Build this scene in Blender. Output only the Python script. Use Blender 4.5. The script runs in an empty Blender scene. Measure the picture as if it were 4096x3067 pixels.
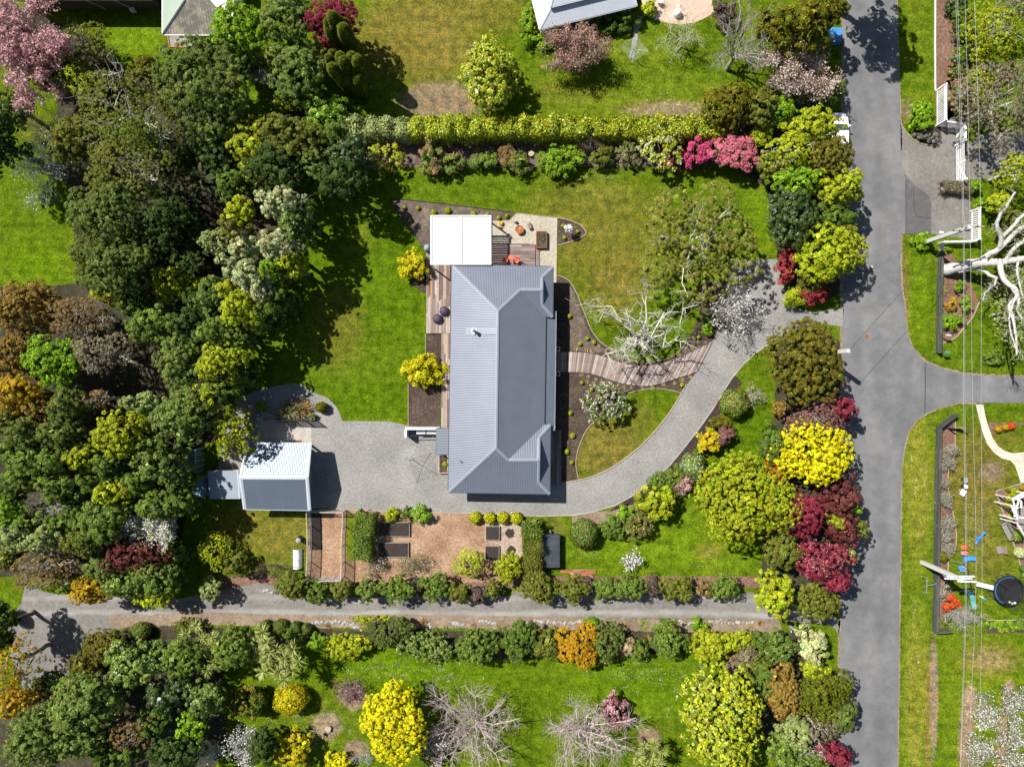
import bpy,math,random
import numpy as np
from mathutils import Vector,Matrix
C=bpy.context.scene.collection
SC=bpy.context.scene
R=math.radians
# survey scale: 0.025 m per survey unit; drone hovers 68.3 m above the middle of the plot
S,CX,CY,H=0.025,2048.0,1533.5,68.3
# ------------------------------------------------------------------ camera, light, exposure
cam_d=bpy.data.cameras.new('drone_camera');cam=bpy.data.objects.new('drone_camera',cam_d);C.objects.link(cam)
cam.location=(0,0,H);cam.rotation_euler=(0,0,0)
cam_d.sensor_width=36;cam_d.lens=36*H/(4096*S);cam_d.clip_end=6000;cam_d.clip_start=0.5
SC.camera=cam
SUN_EL,SHX,SHY=50.0,0.805,-0.593
w=bpy.data.worlds.new("World");SC.world=w;w.use_nodes=True
nt=w.node_tree;nt.nodes.clear()
sky=nt.nodes.new('ShaderNodeTexSky');sky.sky_type='NISHITA';sky.sun_disc=False
sky.sun_elevation=R(SUN_EL);sky.sun_rotation=math.atan2(-SHX,-SHY)
bg=nt.nodes.new('ShaderNodeBackground');bg.inputs[1].default_value=0.05
wo=nt.nodes.new('ShaderNodeOutputWorld')
nt.links.new(sky.outputs[0],bg.inputs[0]);nt.links.new(bg.outputs[0],wo.inputs[0])
sun_d=bpy.data.lights.new('sun','SUN');sun_d.energy=4.6;sun_d.angle=R(0.5);sun_d.color=(1.0,0.965,0.9)
sun=bpy.data.objects.new('sun',sun_d);C.objects.link(sun);sun.location=(-40,30,60)
el=R(SUN_EL)
sun.rotation_euler=Vector((SHX*math.cos(el),SHY*math.cos(el),-math.sin(el))).to_track_quat('-Z','Y').to_euler()
SC.view_settings.view_transform='Standard';SC.view_settings.look='None'
SC.view_settings.exposure=0.85;SC.view_settings.gamma=1.0;SC.view_settings.use_curve_mapping=False
SC.cycles.max_bounces=6;SC.cycles.diffuse_bounces=3;SC.cycles.glossy_bounces=2;SC.cycles.transparent_max_bounces=8
# ------------------------------------------------------------------ survey helpers
def W(x,y,z=0.0):
 k=S*(H-z)/H
 return((x-CX)*k,(CY-y)*k,z)
TO={(c,r):(1024.0*c,(0,768,1536,2299)[r])for c in range(4)for r in range(4)}
def t(c,r,x,y):
 f=1.2393 if(c,r)==(3,3)else 2.1563
 o=TO[(c,r)]
 return(o[0]+x/f,o[1]+y/f)
def zo(ox,oy,f):
 return lambda x,y:(ox+x/f,oy+y/f)
zA=zo(1690,840,1.8985);zB=zo(1560,1640,1.719);zC=zo(720,1560,1.8309);zD=zo(1180,2000,2.6438)
zE=zo(1640,2000,1.9273);zF=zo(3660,1860,2.8005);zG=zo(3660,2160,2.8005);zI=zo(3600,2560,1.877)
def TT(c,r,pts):return[t(c,r,x,y)for x,y in pts]
def ZZ(f,pts):return[f(x,y)for x,y in pts]
def spline(pts,closed=False,n=6):
 P=[np.array(p,float)for p in pts];m=len(P);out=[]
 rng_=range(m if closed else m-1)
 for i in rng_:
  p0=P[(i-1)%m]if closed or i>0 else P[i]
  p1,p2=P[i],P[(i+1)%m]
  p3=P[(i+2)%m]if closed or i+2<m else p2
  for k in range(n):
   s=k/n
   out.append(0.5*((2*p1)+(-p0+p2)*s+(2*p0-5*p1+4*p2-p3)*s*s+(-p0+3*p1-3*p2+p3)*s**3))
 if not closed:out.append(P[-1])
 return[tuple(o)for o in out]
 # ------------------------------------------------------------------ materials
def new_mat(name):
 m=bpy.data.materials.new(name);m.use_nodes=True
 n=m.node_tree.nodes;l=m.node_tree.links
 return m,n,l,n['Principled BSDF']
def ramp(n,stops):
 r=n.new('ShaderNodeValToRGB');e=r.color_ramp.elements
 while len(e)>1:e.remove(e[0])
 e[0].position=stops[0][0];e[0].color=(*stops[0][1],1)
 for p,c in stops[1:]:
  x=e.new(p);x.color=(*c,1)
 return r
def noise(n,l,co,scale,detail=4,rough=0.6,dist=0.0):
 t_=n.new('ShaderNodeTexNoise');t_.inputs['Scale'].default_value=scale
 t_.inputs['Detail'].default_value=detail;t_.inputs['Roughness'].default_value=rough
 t_.inputs['Distortion'].default_value=dist
 if co is not None:l.new(co,t_.inputs['Vector'])
 return t_.outputs[0]
def mixc(n,l,f,a,b,mode='MIX'):
 m=n.new('ShaderNodeMix');m.data_type='RGBA';m.blend_type=mode
 for s,v in((m.inputs[0],f),(m.inputs[6],a),(m.inputs[7],b)):
  if isinstance(v,(int,float)):s.default_value=v
  elif isinstance(v,tuple):s.default_value=(*v,1)
  else:l.new(v,s)
 return m.outputs[2]
def mth(n,l,op,a,b=None,c=None,clamp=False):
 m=n.new('ShaderNodeMath');m.operation=op;m.use_clamp=clamp
 for s,v in zip(m.inputs,(a,b,c)):
  if v is None:continue
  if isinstance(v,(int,float)):s.default_value=v
  else:l.new(v,s)
 return m.outputs[0]
def mapr(n,l,v,a,b,c=0.0,d=1.0):
 m=n.new('ShaderNodeMapRange');l.new(v,m.inputs[0])
 for i,x in enumerate((a,b,c,d)):m.inputs[i+1].default_value=x
 return m.outputs[0]
def bump(n,l,bs,h,strength,dist):
 b=n.new('ShaderNodeBump');b.inputs['Strength'].default_value=strength;b.inputs['Distance'].default_value=dist
 l.new(h,b.inputs['Height']);l.new(b.outputs[0],bs.inputs['Normal'])
MATS={}
def mat(name,col,rough=0.7,var=0.25,scale=3.0,rnd=0.0,metal=0.0,spec=0.35,bmp=0.0,col2=None,grain=None):
 """plain procedural material: two-scale noise on the colour, optional per-object variation"""
 if name in MATS:return MATS[name]
 m,n,l,bs=new_mat(name)
 tc=n.new('ShaderNodeTexCoord').outputs['Object']
 a=noise(n,l,tc,scale,5);b=noise(n,l,tc,scale*9,3)
 f=mth(n,l,'ADD',mth(n,l,'MULTIPLY',a,0.6),mth(n,l,'MULTIPLY',b,0.4))
 lo=tuple(c*(1-var)for c in col);hi=col2 or tuple(min(1,c*(1+var))for c in col)
 r=ramp(n,[(0.32,lo),(0.68,hi)]);l.new(f,r.inputs[0]);out=r.outputs[0]
 if rnd:
  oi=n.new('ShaderNodeObjectInfo').outputs['Random']
  out=mixc(n,l,1.0,out,ramp_from(n,l,oi,rnd),'MULTIPLY')
 l.new(out,bs.inputs['Base Color'])
 bs.inputs['Roughness'].default_value=rough;bs.inputs['Metallic'].default_value=metal
 bs.inputs['Specular IOR Level'].default_value=spec
 if bmp:bump(n,l,bs,f,0.6,bmp)
 MATS[name]=m;return m
def ramp_from(n,l,fac,rnd):
 r=ramp(n,[(0,(1-rnd,)*3),(1,(1+rnd*0.4,)*3)]);l.new(fac,r.inputs[0]);return r.outputs[0]
def wood_mat(name,stops,gscale=(2.0,40.0,40.0)):
 """weathered boards: every board takes its own tone, with grain along its length"""
 m,n,l,bs=new_mat(name)
 oi=n.new('ShaderNodeObjectInfo').outputs['Random']
 r=ramp(n,stops);l.new(oi,r.inputs[0])
 tc=n.new('ShaderNodeTexCoord').outputs['Object']
 g=noise(n,l,tc,9.0,4);g2=noise(n,l,tc,1.2,3)
 gr=ramp(n,[(0.3,(0.72,)*3),(0.7,(1.15,)*3)]);l.new(mth(n,l,'ADD',mth(n,l,'MULTIPLY',g,0.5),mth(n,l,'MULTIPLY',g2,0.5)),gr.inputs[0])
 l.new(mixc(n,l,1.0,r.outputs[0],gr.outputs[0],'MULTIPLY'),bs.inputs['Base Color'])
 bs.inputs['Roughness'].default_value=0.8;bs.inputs['Specular IOR Level'].default_value=0.25
 bump(n,l,bs,g,0.3,0.01)
 MATS[name]=m;return m
def ground_mat(name,stops,sc=(0.25,2.0,14.0),wt=(0.35,0.3,0.35),bmp=0.02,rough=0.9,extra=None):
 """loose or mineral surfaces: blotches, patches and grains mixed"""
 m,n,l,bs=new_mat(name)
 tc=n.new('ShaderNodeTexCoord').outputs['Object']
 f=None
 for s_,w_ in zip(sc,wt):
  v=mth(n,l,'MULTIPLY',noise(n,l,tc,s_,4,0.65),w_)
  f=v if f is None else mth(n,l,'ADD',f,v)
 f=mth(n,l,'MULTIPLY_ADD',mth(n,l,'SUBTRACT',f,0.5*sum(wt)),1.9,0.5)
 r=ramp(n,stops);l.new(f,r.inputs[0]);out=r.outputs[0]
 if extra:out=extra(n,l,tc,out)
 l.new(out,bs.inputs['Base Color']);bs.inputs['Roughness'].default_value=rough
 bs.inputs['Specular IOR Level'].default_value=0.2
 if bmp:bump(n,l,bs,noise(n,l,tc,sc[2],3),0.7,bmp)
 MATS[name]=m;return m
def corrugated(name,col,pitch=0.16,rough=0.42,var=0.1,lichen=None,metal=0.0):
 """ribbed roofing: ribs run down the slope (UV u is measured along the eave)"""
 m,n,l,bs=new_mat(name)
 uv=n.new('ShaderNodeUVMap').outputs[0]
 sep=n.new('ShaderNodeSeparateXYZ');l.new(uv,sep.inputs[0])
 ph=mth(n,l,'SINE',mth(n,l,'MULTIPLY',sep.outputs[0],2*math.pi/pitch))
 hgt=mth(n,l,'MULTIPLY_ADD',ph,0.5,0.5)
 tc=n.new('ShaderNodeTexCoord').outputs['Object']
 a=noise(n,l,tc,0.5,4);b=noise(n,l,tc,6.0,3)
 f=mth(n,l,'ADD',mth(n,l,'MULTIPLY',a,0.6),mth(n,l,'MULTIPLY',b,0.4))
 r=ramp(n,[(0.3,tuple(c*(1-var)for c in col)),(0.7,tuple(c*(1+var)for c in col))]);l.new(f,r.inputs[0])
 out=r.outputs[0]
 if lichen:
  v=mapr(n,l,noise(n,l,tc,1.1,6,0.75),0.46,0.62)
  out=mixc(n,l,v,out,lichen)
 l.new(out,bs.inputs['Base Color'])
 bs.inputs['Roughness'].default_value=rough;bs.inputs['Specular IOR Level'].default_value=0.4;bs.inputs['Metallic'].default_value=metal
 bump(n,l,bs,hgt,0.6,0.02)
 MATS[name]=m;return m
 # ------------------------------------------------------------------ mesh helpers
class MB:
 def __init__(s):s.v=[];s.f=[];s.uv={}
 def add(s,vs,fs,uvs=None):
  o=len(s.v);s.v+=[tuple(v)for v in vs]
  for i,f in enumerate(fs):
   s.f.append(tuple(o+j for j in f))
   if uvs:s.uv[len(s.f)-1]=uvs[i]
  return s
 def box(s,c,d,rz=0.0,M=None):
  x,y,z=d[0]/2,d[1]/2,d[2]/2
  vs=[Vector((a,b,e))for e in(-z,z)for b in(-y,y)for a in(-x,x)]
  m=M or Matrix.Rotation(rz,3,'Z')
  vs=[m@v+Vector(c)for v in vs]
  return s.add(vs,[(0,2,3,1),(4,5,7,6),(0,1,5,4),(2,6,7,3),(0,4,6,2),(1,3,7,5)])
 def beam(s,a,b,w_,h_,up=(0,0,1)):
  a,b=Vector(a),Vector(b);d=(b-a);L=d.length;d.normalize();u=Vector(up)
  if abs(d.dot(u))>0.95:u=Vector((0,1,0))
  sd=d.cross(u).normalized();u2=sd.cross(d).normalized()
  vs=[]
  for p in(a,b):
   for q,r_ in((-1,-1),(1,-1),(1,1),(-1,1)):vs.append(p+sd*q*w_/2+u2*r_*h_/2)
  return s.add(vs,[(3,2,1,0),(4,5,6,7),(0,1,5,4),(1,2,6,5),(2,3,7,6),(3,0,4,7)])
 def tube(s,pts,rad,n=6,cap=True):
  P=[Vector(p)for p in pts];m=len(P);rr=rad if isinstance(rad,(list,tuple))else[rad]*m
  o=[];prev=None
  for i,p in enumerate(P):
   d=(P[min(i+1,m-1)]-P[max(i-1,0)]).normalized()
   u=Vector((0,0,1))if abs(d.z)<0.9 else Vector((1,0,0))
   if prev is not None:u=prev
   a=d.cross(u).normalized();b=a.cross(d).normalized();prev=b
   for k in range(n):
    an=2*math.pi*k/n
    o.append(p+(a*math.cos(an)+b*math.sin(an))*rr[i])
  fs=[(i*n+k,i*n+(k+1)%n,(i+1)*n+(k+1)%n,(i+1)*n+k)for i in range(m-1)for k in range(n)]
  if cap:fs+=[tuple(range(n))[::-1],tuple((m-1)*n+k for k in range(n))]
  return s.add(o,fs)
 def lathe(s,c,prof,n=16,M=None):
  vs=[];c=Vector(c)
  for r_,z in prof:
   for k in range(n):
    a=2*math.pi*k/n;v=Vector((r_*math.cos(a),r_*math.sin(a),z))
    vs.append((M@v if M else v)+c)
  m=len(prof)
  fs=[(i*n+k,i*n+(k+1)%n,(i+1)*n+(k+1)%n,(i+1)*n+k)for i in range(m-1)for k in range(n)]
  fs+=[tuple(range(n))[::-1],tuple((m-1)*n+k for k in range(n))]
  return s.add(vs,fs)
 def prism(s,pts,z0,z1):
  n=len(pts);vs=[(p[0],p[1],z0)for p in pts]+[(p[0],p[1],z1)for p in pts]
  ar=sum(pts[i][0]*pts[(i+1)%n][1]-pts[(i+1)%n][0]*pts[i][1]for i in range(n))
  top=tuple(n+i for i in range(n));bot=tuple(range(n))[::-1]
  fs=[top,bot]+[(i,(i+1)%n,n+(i+1)%n,n+i)for i in range(n)]
  if ar<0:fs=[f[::-1]for f in fs]
  return s.add(vs,fs)
 def build(s,name,m,parent=None,origin=None,smooth=False):
  if origin is None:
   if parent is not None:origin=tuple(parent.get('org',parent.location))
   else:
    xs=[v[0]for v in s.v];ys=[v[1]for v in s.v]
    origin=((min(xs)+max(xs))/2,(min(ys)+max(ys))/2,min(v[2]for v in s.v))
  me=bpy.data.meshes.new(name)
  me.from_pydata([(v[0]-origin[0],v[1]-origin[1],v[2]-origin[2])for v in s.v],[],s.f)
  if s.uv:
   ul=me.uv_layers.new(name='UVMap')
   for i,p in enumerate(me.polygons):
    if i in s.uv:
     for k,li in enumerate(p.loop_indices):ul.data[li].uv=s.uv[i][k]
  if smooth:me.polygons.foreach_set('use_smooth',[True]*len(me.polygons))
  if isinstance(m,str):m=MATS[m]
  me.materials.append(m)
  o=bpy.data.objects.new(name,me);C.objects.link(o)
  if parent is not None:
   o.parent=parent
   po=tuple(parent.get('org',parent.location))
   if origin!=po:o.location=(origin[0]-po[0],origin[1]-po[1],origin[2]-po[2])
   o['org']=origin
  else:o.location=origin
  return o
def tag(o,label=None,cat=None,group=None,kind=None):
 if label:o['label']=label
 if cat:o['category']=cat
 if group:o['group']=group
 if kind:o['kind']=kind
 return o
def thing(name,label,cat,loc,group=None):
 o=bpy.data.objects.new(name,None);C.objects.link(o);o.location=loc
 o.empty_display_size=0.2
 return tag(o,label,cat,group)
def copy_tree(o,loc,label=None,rz=None):
 def rec(a,par):
  b=a.copy();C.objects.link(b)
  if par is not None:b.parent=par
  for ch in list(a.children):rec(ch,b)
  return b
 c=rec(o,None);c.location=loc
 if label:c['label']=label
 if rz is not None:c.rotation_euler=(0,0,rz)
 return c
def sheet(name,pts,m,lev,smooth=False,closed_spline=None,kind='structure',jit=0.0,label=None,parent=None):
 """a ground surface lying lev*4 mm above the soil"""
 if smooth:pts=spline(pts,True,5)
 if jit:
  rr=random.Random(len(pts)*7+lev);out=[]
  for i in range(len(pts)):
   a,b=pts[i],pts[(i+1)%len(pts)];d=math.hypot(b[0]-a[0],b[1]-a[1]);k=max(1,int(d/7))
   for q in range(k):
    out.append((a[0]+(b[0]-a[0])*q/k+rr.uniform(-jit,jit),a[1]+(b[1]-a[1])*q/k+rr.uniform(-jit,jit)))
  pts=out
 b=MB();P=[W(x,y)for x,y in pts]
 ar=sum(P[i][0]*P[(i+1)%len(P)][1]-P[(i+1)%len(P)][0]*P[i][1]for i in range(len(P)))
 if ar<0:P=P[::-1]
 b.add([(p[0],p[1],0.004*lev)for p in P],[tuple(range(len(P)))])
 o=b.build(name,m,parent,origin=(0,0,0)if parent is None else None)
 if kind:o['kind']=kind
 if label:o['label']=label
 return o
def edging(label,pts,m='edge_timber',w_=0.06,h_=0.09,smooth=True,group=None):
 if smooth:pts=spline(pts,False,5)
 P=[W(x,y)for x,y in pts];b=MB();vs=[]
 for i,p in enumerate(P):
  a,c=P[max(i-1,0)],P[min(i+1,len(P)-1)]
  d=Vector((c[0]-a[0],c[1]-a[1])).normalized();n_=Vector((-d.y,d.x))*w_/2
  vs+=[(p[0]-n_.x,p[1]-n_.y,0),(p[0]-n_.x,p[1]-n_.y,h_),(p[0]+n_.x,p[1]+n_.y,h_),(p[0]+n_.x,p[1]+n_.y,0)]
 m_=len(P);fs=[(i*4+k,i*4+k+1,i*4+k+5,i*4+k+4)for i in range(m_-1)for k in range(3)]
 fs+=[(0,3,2,1),(m_*4-4,m_*4-3,m_*4-2,m_*4-1)]
 b.add(vs,fs);o=b.build('garden_edging',m)
 return tag(o,label,'garden edging',group)
 # ------------------------------------------------------------------ materials of the ground
def grass_extra():
 m,n,l,bs=new_mat('grass')
 tc=n.new('ShaderNodeTexCoord').outputs['Object']
 at=n.new('ShaderNodeAttribute');at.attribute_name='Zone'
 sp=n.new('ShaderNodeSeparateColor');l.new(at.outputs['Color'],sp.inputs[0])
 n1=noise(n,l,tc,0.16,4,0.6);n2=noise(n,l,tc,1.1,5,0.7);n3=noise(n,l,tc,9.0,4,0.75);n4=noise(n,l,tc,3.2,3,0.6)
 mp=n.new('ShaderNodeMapping');mp.inputs['Rotation'].default_value=(0,0,R(8));mp.inputs['Scale'].default_value=(0.12,2.2,1)
 l.new(tc,mp.inputs[0]);st=noise(n,l,mp.outputs[0],1.0,3,0.6)
 f=mth(n,l,'ADD',mth(n,l,'ADD',mth(n,l,'MULTIPLY',n1,0.22),mth(n,l,'MULTIPLY',n2,0.28)),mth(n,l,'ADD',mth(n,l,'MULTIPLY',n3,0.3),mth(n,l,'MULTIPLY',st,0.2)))
 base=ramp(n,[(0.34,(0.046,0.076,0.004)),(0.46,(0.074,0.112,0.005)),(0.56,(0.10,0.138,0.009)),(0.68,(0.15,0.145,0.024))])
 lush=ramp(n,[(0.36,(0.030,0.058,0.0022)),(0.46,(0.055,0.100,0.003)),(0.56,(0.085,0.142,0.0045)),(0.68,(0.115,0.15,0.01))])
 dry=ramp(n,[(0.34,(0.075,0.075,0.010)),(0.5,(0.135,0.112,0.020)),(0.66,(0.22,0.17,0.05))])
 bare=ramp(n,[(0.34,(0.11,0.075,0.045)),(0.52,(0.21,0.155,0.095)),(0.68,(0.32,0.26,0.18))])
 for r in(base,lush,dry,bare):l.new(f,r.inputs[0])
 brk=mth(n,l,'SUBTRACT',mth(n,l,'MULTIPLY',n4,1.4),0.7)
 fl=mth(n,l,'ADD',sp.outputs[0],mth(n,l,'MULTIPLY',brk,0.5),clamp=True)
 fd=mth(n,l,'MULTIPLY',mth(n,l,'ADD',sp.outputs[1],brk),1.6,clamp=True)
 fb=mth(n,l,'MULTIPLY',mth(n,l,'ADD',mth(n,l,'MULTIPLY',sp.outputs[2],1.5),mth(n,l,'SUBTRACT',mth(n,l,'MULTIPLY',brk,1.3),0.45)),2.0,clamp=True)
 c=mixc(n,l,fl,base.outputs[0],lush.outputs[0])
 c=mixc(n,l,mth(n,l,'MULTIPLY',fd,mapr(n,l,sp.outputs[1],0.02,0.25)),c,dry.outputs[0])
 c=mixc(n,l,mth(n,l,'MULTIPLY',fb,mapr(n,l,sp.outputs[2],0.02,0.2)),c,bare.outputs[0])
 # blades, tufts and clover: strong fine mottling
 k1=ramp(n,[(0.37,(.5,.55,.6)),(0.5,(1,1,1)),(0.63,(1.6,1.5,1.45))]);l.new(noise(n,l,tc,6.0,4,0.8),k1.inputs[0])
 k2=ramp(n,[(0.36,(.62,.68,.8)),(0.5,(1,1,1)),(0.64,(1.45,1.3,1.3))]);l.new(noise(n,l,tc,1.3,4,0.7),k2.inputs[0])
 c=mixc(n,l,1.0,c,mixc(n,l,at.outputs['Alpha'],(.82,.9,.8),(1.75,1.6,1.7)),'MULTIPLY')
 c=mixc(n,l,1.0,mixc(n,l,1.0,c,k1.outputs[0],'MULTIPLY'),k2.outputs[0],'MULTIPLY')
 l.new(c,bs.inputs['Base Color']);bs.inputs['Roughness'].default_value=0.9;bs.inputs['Specular IOR Level'].default_value=0.0
 bump(n,l,bs,noise(n,l,tc,13.0,3,0.8),0.9,0.05)
 MATS['grass']=m
grass_extra()
def road_extra(n,l,tc,out):
# tyre-polished lanes run north-south
 sp=n.new('ShaderNodeSeparateXYZ');l.new(tc,sp.inputs[0])
 wv=mth(n,l,'SINE',mth(n,l,'MULTIPLY',sp.outputs[0],2.6))
 wob=noise(n,l,tc,0.2,3)
 f=mth(n,l,'MULTIPLY',mth(n,l,'MULTIPLY_ADD',wv,0.5,0.5),mapr(n,l,wob,0.35,0.65,0.0,0.55))
 c=mixc(n,l,f,out,(0.085,0.086,0.094))
 s_=noise(n,l,tc,30.0,2,0.5)
 return mixc(n,l,mapr(n,l,s_,0.70,0.74),c,(0.3,0.3,0.3))
ground_mat('asphalt',[(0.3,(0.105,0.105,0.110)),(0.5,(0.150,0.149,0.150)),(0.7,(0.205,0.202,0.198))],(0.12,1.0,22.0),(0.4,0.25,0.35),0.01,0.85,road_extra)
ground_mat('asphalt_patch',[(0.3,(0.075,0.072,0.075)),(0.55,(0.105,0.10,0.10)),(0.75,(0.16,0.15,0.145))],(0.3,1.5,25.0),(0.35,0.3,0.35),0.01)
def lane_extra(n,l,tc,out):
 sp=n.new('ShaderNodeSeparateXYZ');l.new(tc,sp.inputs[0])
 wob=mth(n,l,'MULTIPLY',mth(n,l,'SUBTRACT',noise(n,l,tc,0.15,3),0.5),1.3)
 y=mth(n,l,'ADD',sp.outputs[1],wob)
 c=out
 for yc,wd,st in((-22.95,0.42,0.85),(-21.45,0.40,0.55)):
  d=mth(n,l,'ABSOLUTE',mth(n,l,'SUBTRACT',y,yc))
  f=mth(n,l,'MULTIPLY',mapr(n,l,d,wd*0.25,wd,1.0,0.0),mapr(n,l,noise(n,l,tc,0.5,4),0.3,0.6,0.25*st,st))
  c=mixc(n,l,f,c,(0.30,0.285,0.265))
 return c
ground_mat('lane_gravel',[(0.3,(0.105,0.098,0.09)),(0.5,(0.165,0.155,0.142)),(0.72,(0.25,0.235,0.21))],(0.3,3.0,16.0),(0.25,0.3,0.45),0.03,0.9,lane_extra)
ground_mat('drive_gravel',[(0.32,(0.125,0.122,0.117)),(0.5,(0.215,0.208,0.195)),(0.7,(0.33,0.32,0.295))],(0.25,5.0,17.0),(0.22,0.28,0.5),0.035)
ground_mat('yard_gravel',[(0.3,(0.10,0.097,0.092)),(0.5,(0.18,0.17,0.155)),(0.72,(0.29,0.275,0.25))],(0.35,5.0,15.0),(0.3,0.25,0.45),0.035)
ground_mat('shell_gravel',[(0.3,(0.24,0.21,0.16)),(0.5,(0.36,0.325,0.25)),(0.7,(0.47,0.43,0.35))],(0.5,4.0,15.0),(0.2,0.35,0.45),0.04)
ground_mat('bark_soil',[(0.3,(0.030,0.020,0.015)),(0.5,(0.062,0.043,0.033)),(0.64,(0.10,0.072,0.055)),(0.8,(0.2,0.15,0.12))],(0.5,4.0,15.0),(0.3,0.3,0.4),0.05)
ground_mat('dry_soil',[(0.3,(0.060,0.043,0.033)),(0.5,(0.105,0.078,0.062)),(0.7,(0.20,0.155,0.125))],(0.5,3.0,14.0),(0.35,0.3,0.35),0.05)
ground_mat('dark_bark',[(0.3,(0.018,0.013,0.012)),(0.55,(0.042,0.030,0.026)),(0.8,(0.11,0.08,0.07))],(0.5,5.0,16.0),(0.2,0.3,0.5),0.05)
ground_mat('wood_chips',[(0.3,(0.13,0.07,0.038)),(0.46,(0.25,0.15,0.088)),(0.58,(0.36,0.235,0.15)),(0.75,(0.55,0.42,0.30))],(0.4,4.0,13.0),(0.25,0.25,0.5),0.07)
ground_mat('pale_chips',[(0.3,(0.17,0.11,0.08)),(0.5,(0.34,0.255,0.2)),(0.75,(0.56,0.48,0.42))],(0.6,5.0,14.0),(0.2,0.3,0.5),0.05)
ground_mat('bark_mulch',[(0.3,(0.085,0.042,0.028)),(0.5,(0.16,0.088,0.06)),(0.75,(0.3,0.2,0.15))],(0.5,4.0,14.0),(0.2,0.35,0.45),0.05)
ground_mat('leaf_litter',[(0.3,(0.12,0.085,0.055)),(0.5,(0.21,0.155,0.11)),(0.75,(0.36,0.29,0.22))],(0.4,3.0,13.0),(0.3,0.3,0.4),0.06)
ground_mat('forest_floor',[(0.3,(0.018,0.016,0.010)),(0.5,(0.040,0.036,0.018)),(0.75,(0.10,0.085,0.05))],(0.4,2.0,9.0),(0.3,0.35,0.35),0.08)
ground_mat('concrete',[(0.3,(0.27,0.235,0.2)),(0.55,(0.37,0.34,0.30)),(0.75,(0.45,0.43,0.40))],(0.5,1.6,20.0),(0.45,0.35,0.2),0.008)
ground_mat('pink_concrete',[(0.3,(0.40,0.27,0.21)),(0.5,(0.50,0.36,0.28)),(0.72,(0.58,0.44,0.36))],(0.5,2.5,16.0),(0.35,0.35,0.3),0.01)
ground_mat('cream_concrete',[(0.3,(0.40,0.34,0.27)),(0.5,(0.50,0.44,0.36)),(0.72,(0.56,0.51,0.44))],(0.5,2.5,16.0),(0.35,0.35,0.3),0.01)
ground_mat('stone_flags',[(0.3,(0.16,0.15,0.14)),(0.5,(0.24,0.225,0.205)),(0.72,(0.36,0.34,0.31))],(0.5,3.0,18.0),(0.3,0.35,0.35),0.02)
mat('edge_timber',(0.36,0.28,0.2),0.85,0.3,4)
mat('joint_tar',(0.035,0.034,0.035),0.9,0.2,5)
# ------------------------------------------------------------------ the lawn: one sheet to the horizon
ZN=[]
def zone(p,rx,ry,lush=0,dry=0,bare=0,pale=0):ZN.append((p[0],p[1],rx,ry,lush,dry,bare,pale))
T_=t
zone(T_(1,1,950,700),300,460,lush=0.85);zone(T_(1,2,900,150),220,110,lush=0.9)
zone(T_(1,1,700,1150),130,200,dry=0.38);zone(T_(1,1,900,300),120,150,dry=0.2)
zone(T_(1,0,1400,330),260,190,dry=0.85);zone(T_(1,0,1800,80),300,120,dry=0.6)
zone(T_(1,0,1600,870),190,85,dry=0.3,bare=0.95);zone(T_(2,0,1350,950),230,45,dry=0.5,bare=0.6)
zone(T_(2,0,1000,600),330,200,lush=0.5,dry=0.15);zone(T_(2,0,500,800),250,80,dry=0.25)
zone(T_(2,1,700,350),330,240,dry=0.45);zone(T_(2,1,900,700),150,200,dry=0.6)
zone(T_(2,1,520,520),60,90,dry=0.5);zone(T_(2,1,2150,300),80,200,lush=0.8)
zone(T_(2,2,800,550),160,140,dry=0.75);zone(T_(2,2,1100,300),80,90,dry=0.35)
zone(T_(2,2,1500,1400),520,150,lush=0.9,dry=0.08,pale=.55);zone(T_(2,2,2100,400),120,200,lush=0.8)
zone(T_(2,2,1700,1440),60,40,dry=0.4);zone(T_(2,2,360,1250),60,60,dry=0.3,bare=0.3)
zone(T_(1,2,200,1300),150,130,dry=0.55,bare=0.1);zone(T_(0,2,2100,1250),120,130,dry=0.5)
zone(T_(1,3,1300,830),500,110,lush=1.0);zone(T_(2,3,1100,950),450,150,lush=0.95)
zone(T_(1,3,500,1300),260,230,lush=0.3,dry=0.15,bare=0.08);zone(T_(1,3,610,1300),62,55,bare=1.15)
zone(T_(1,3,850,1060),55,50,bare=1.1);zone(T_(1,3,860,1500),50,40,bare=1.1)
zone(T_(2,3,1700,1000),60,60,bare=0.8);zone(T_(2,3,1930,780),60,60,bare=0.8);zone(T_(2,3,1180,1400),50,45,bare=1.0)
zone(T_(0,1,300,600),160,110,lush=1.0);zone(T_(0,0,1150,330),150,90,lush=0.7)
zone(T_(3,0,1280,300),60,300,lush=0.55,dry=0.15,pale=.4);zone(T_(3,0,1200,960),40,60,bare=0.55,dry=0.4)
zone(T_(3,1,1300,900),60,220,lush=0.8,pale=.5);zone(T_(3,2,1290,900),70,420,lush=0.5,dry=0.3,pale=.75)
zone(T_(3,1,1180,900),16,200,dry=0.8,bare=0.3);zone(T_(3,2,1800,800),160,200,dry=0.75,bare=0.25)
zone(T_(3,2,1930,760),60,50,bare=0.8,dry=0.3);zone(T_(3,2,1800,1150),90,200,dry=0.5,bare=0.35)
zone(T_(3,2,1900,1500),120,140,dry=0.4);zone(T_(3,2,2080,480),70,50,dry=0.4)
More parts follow.
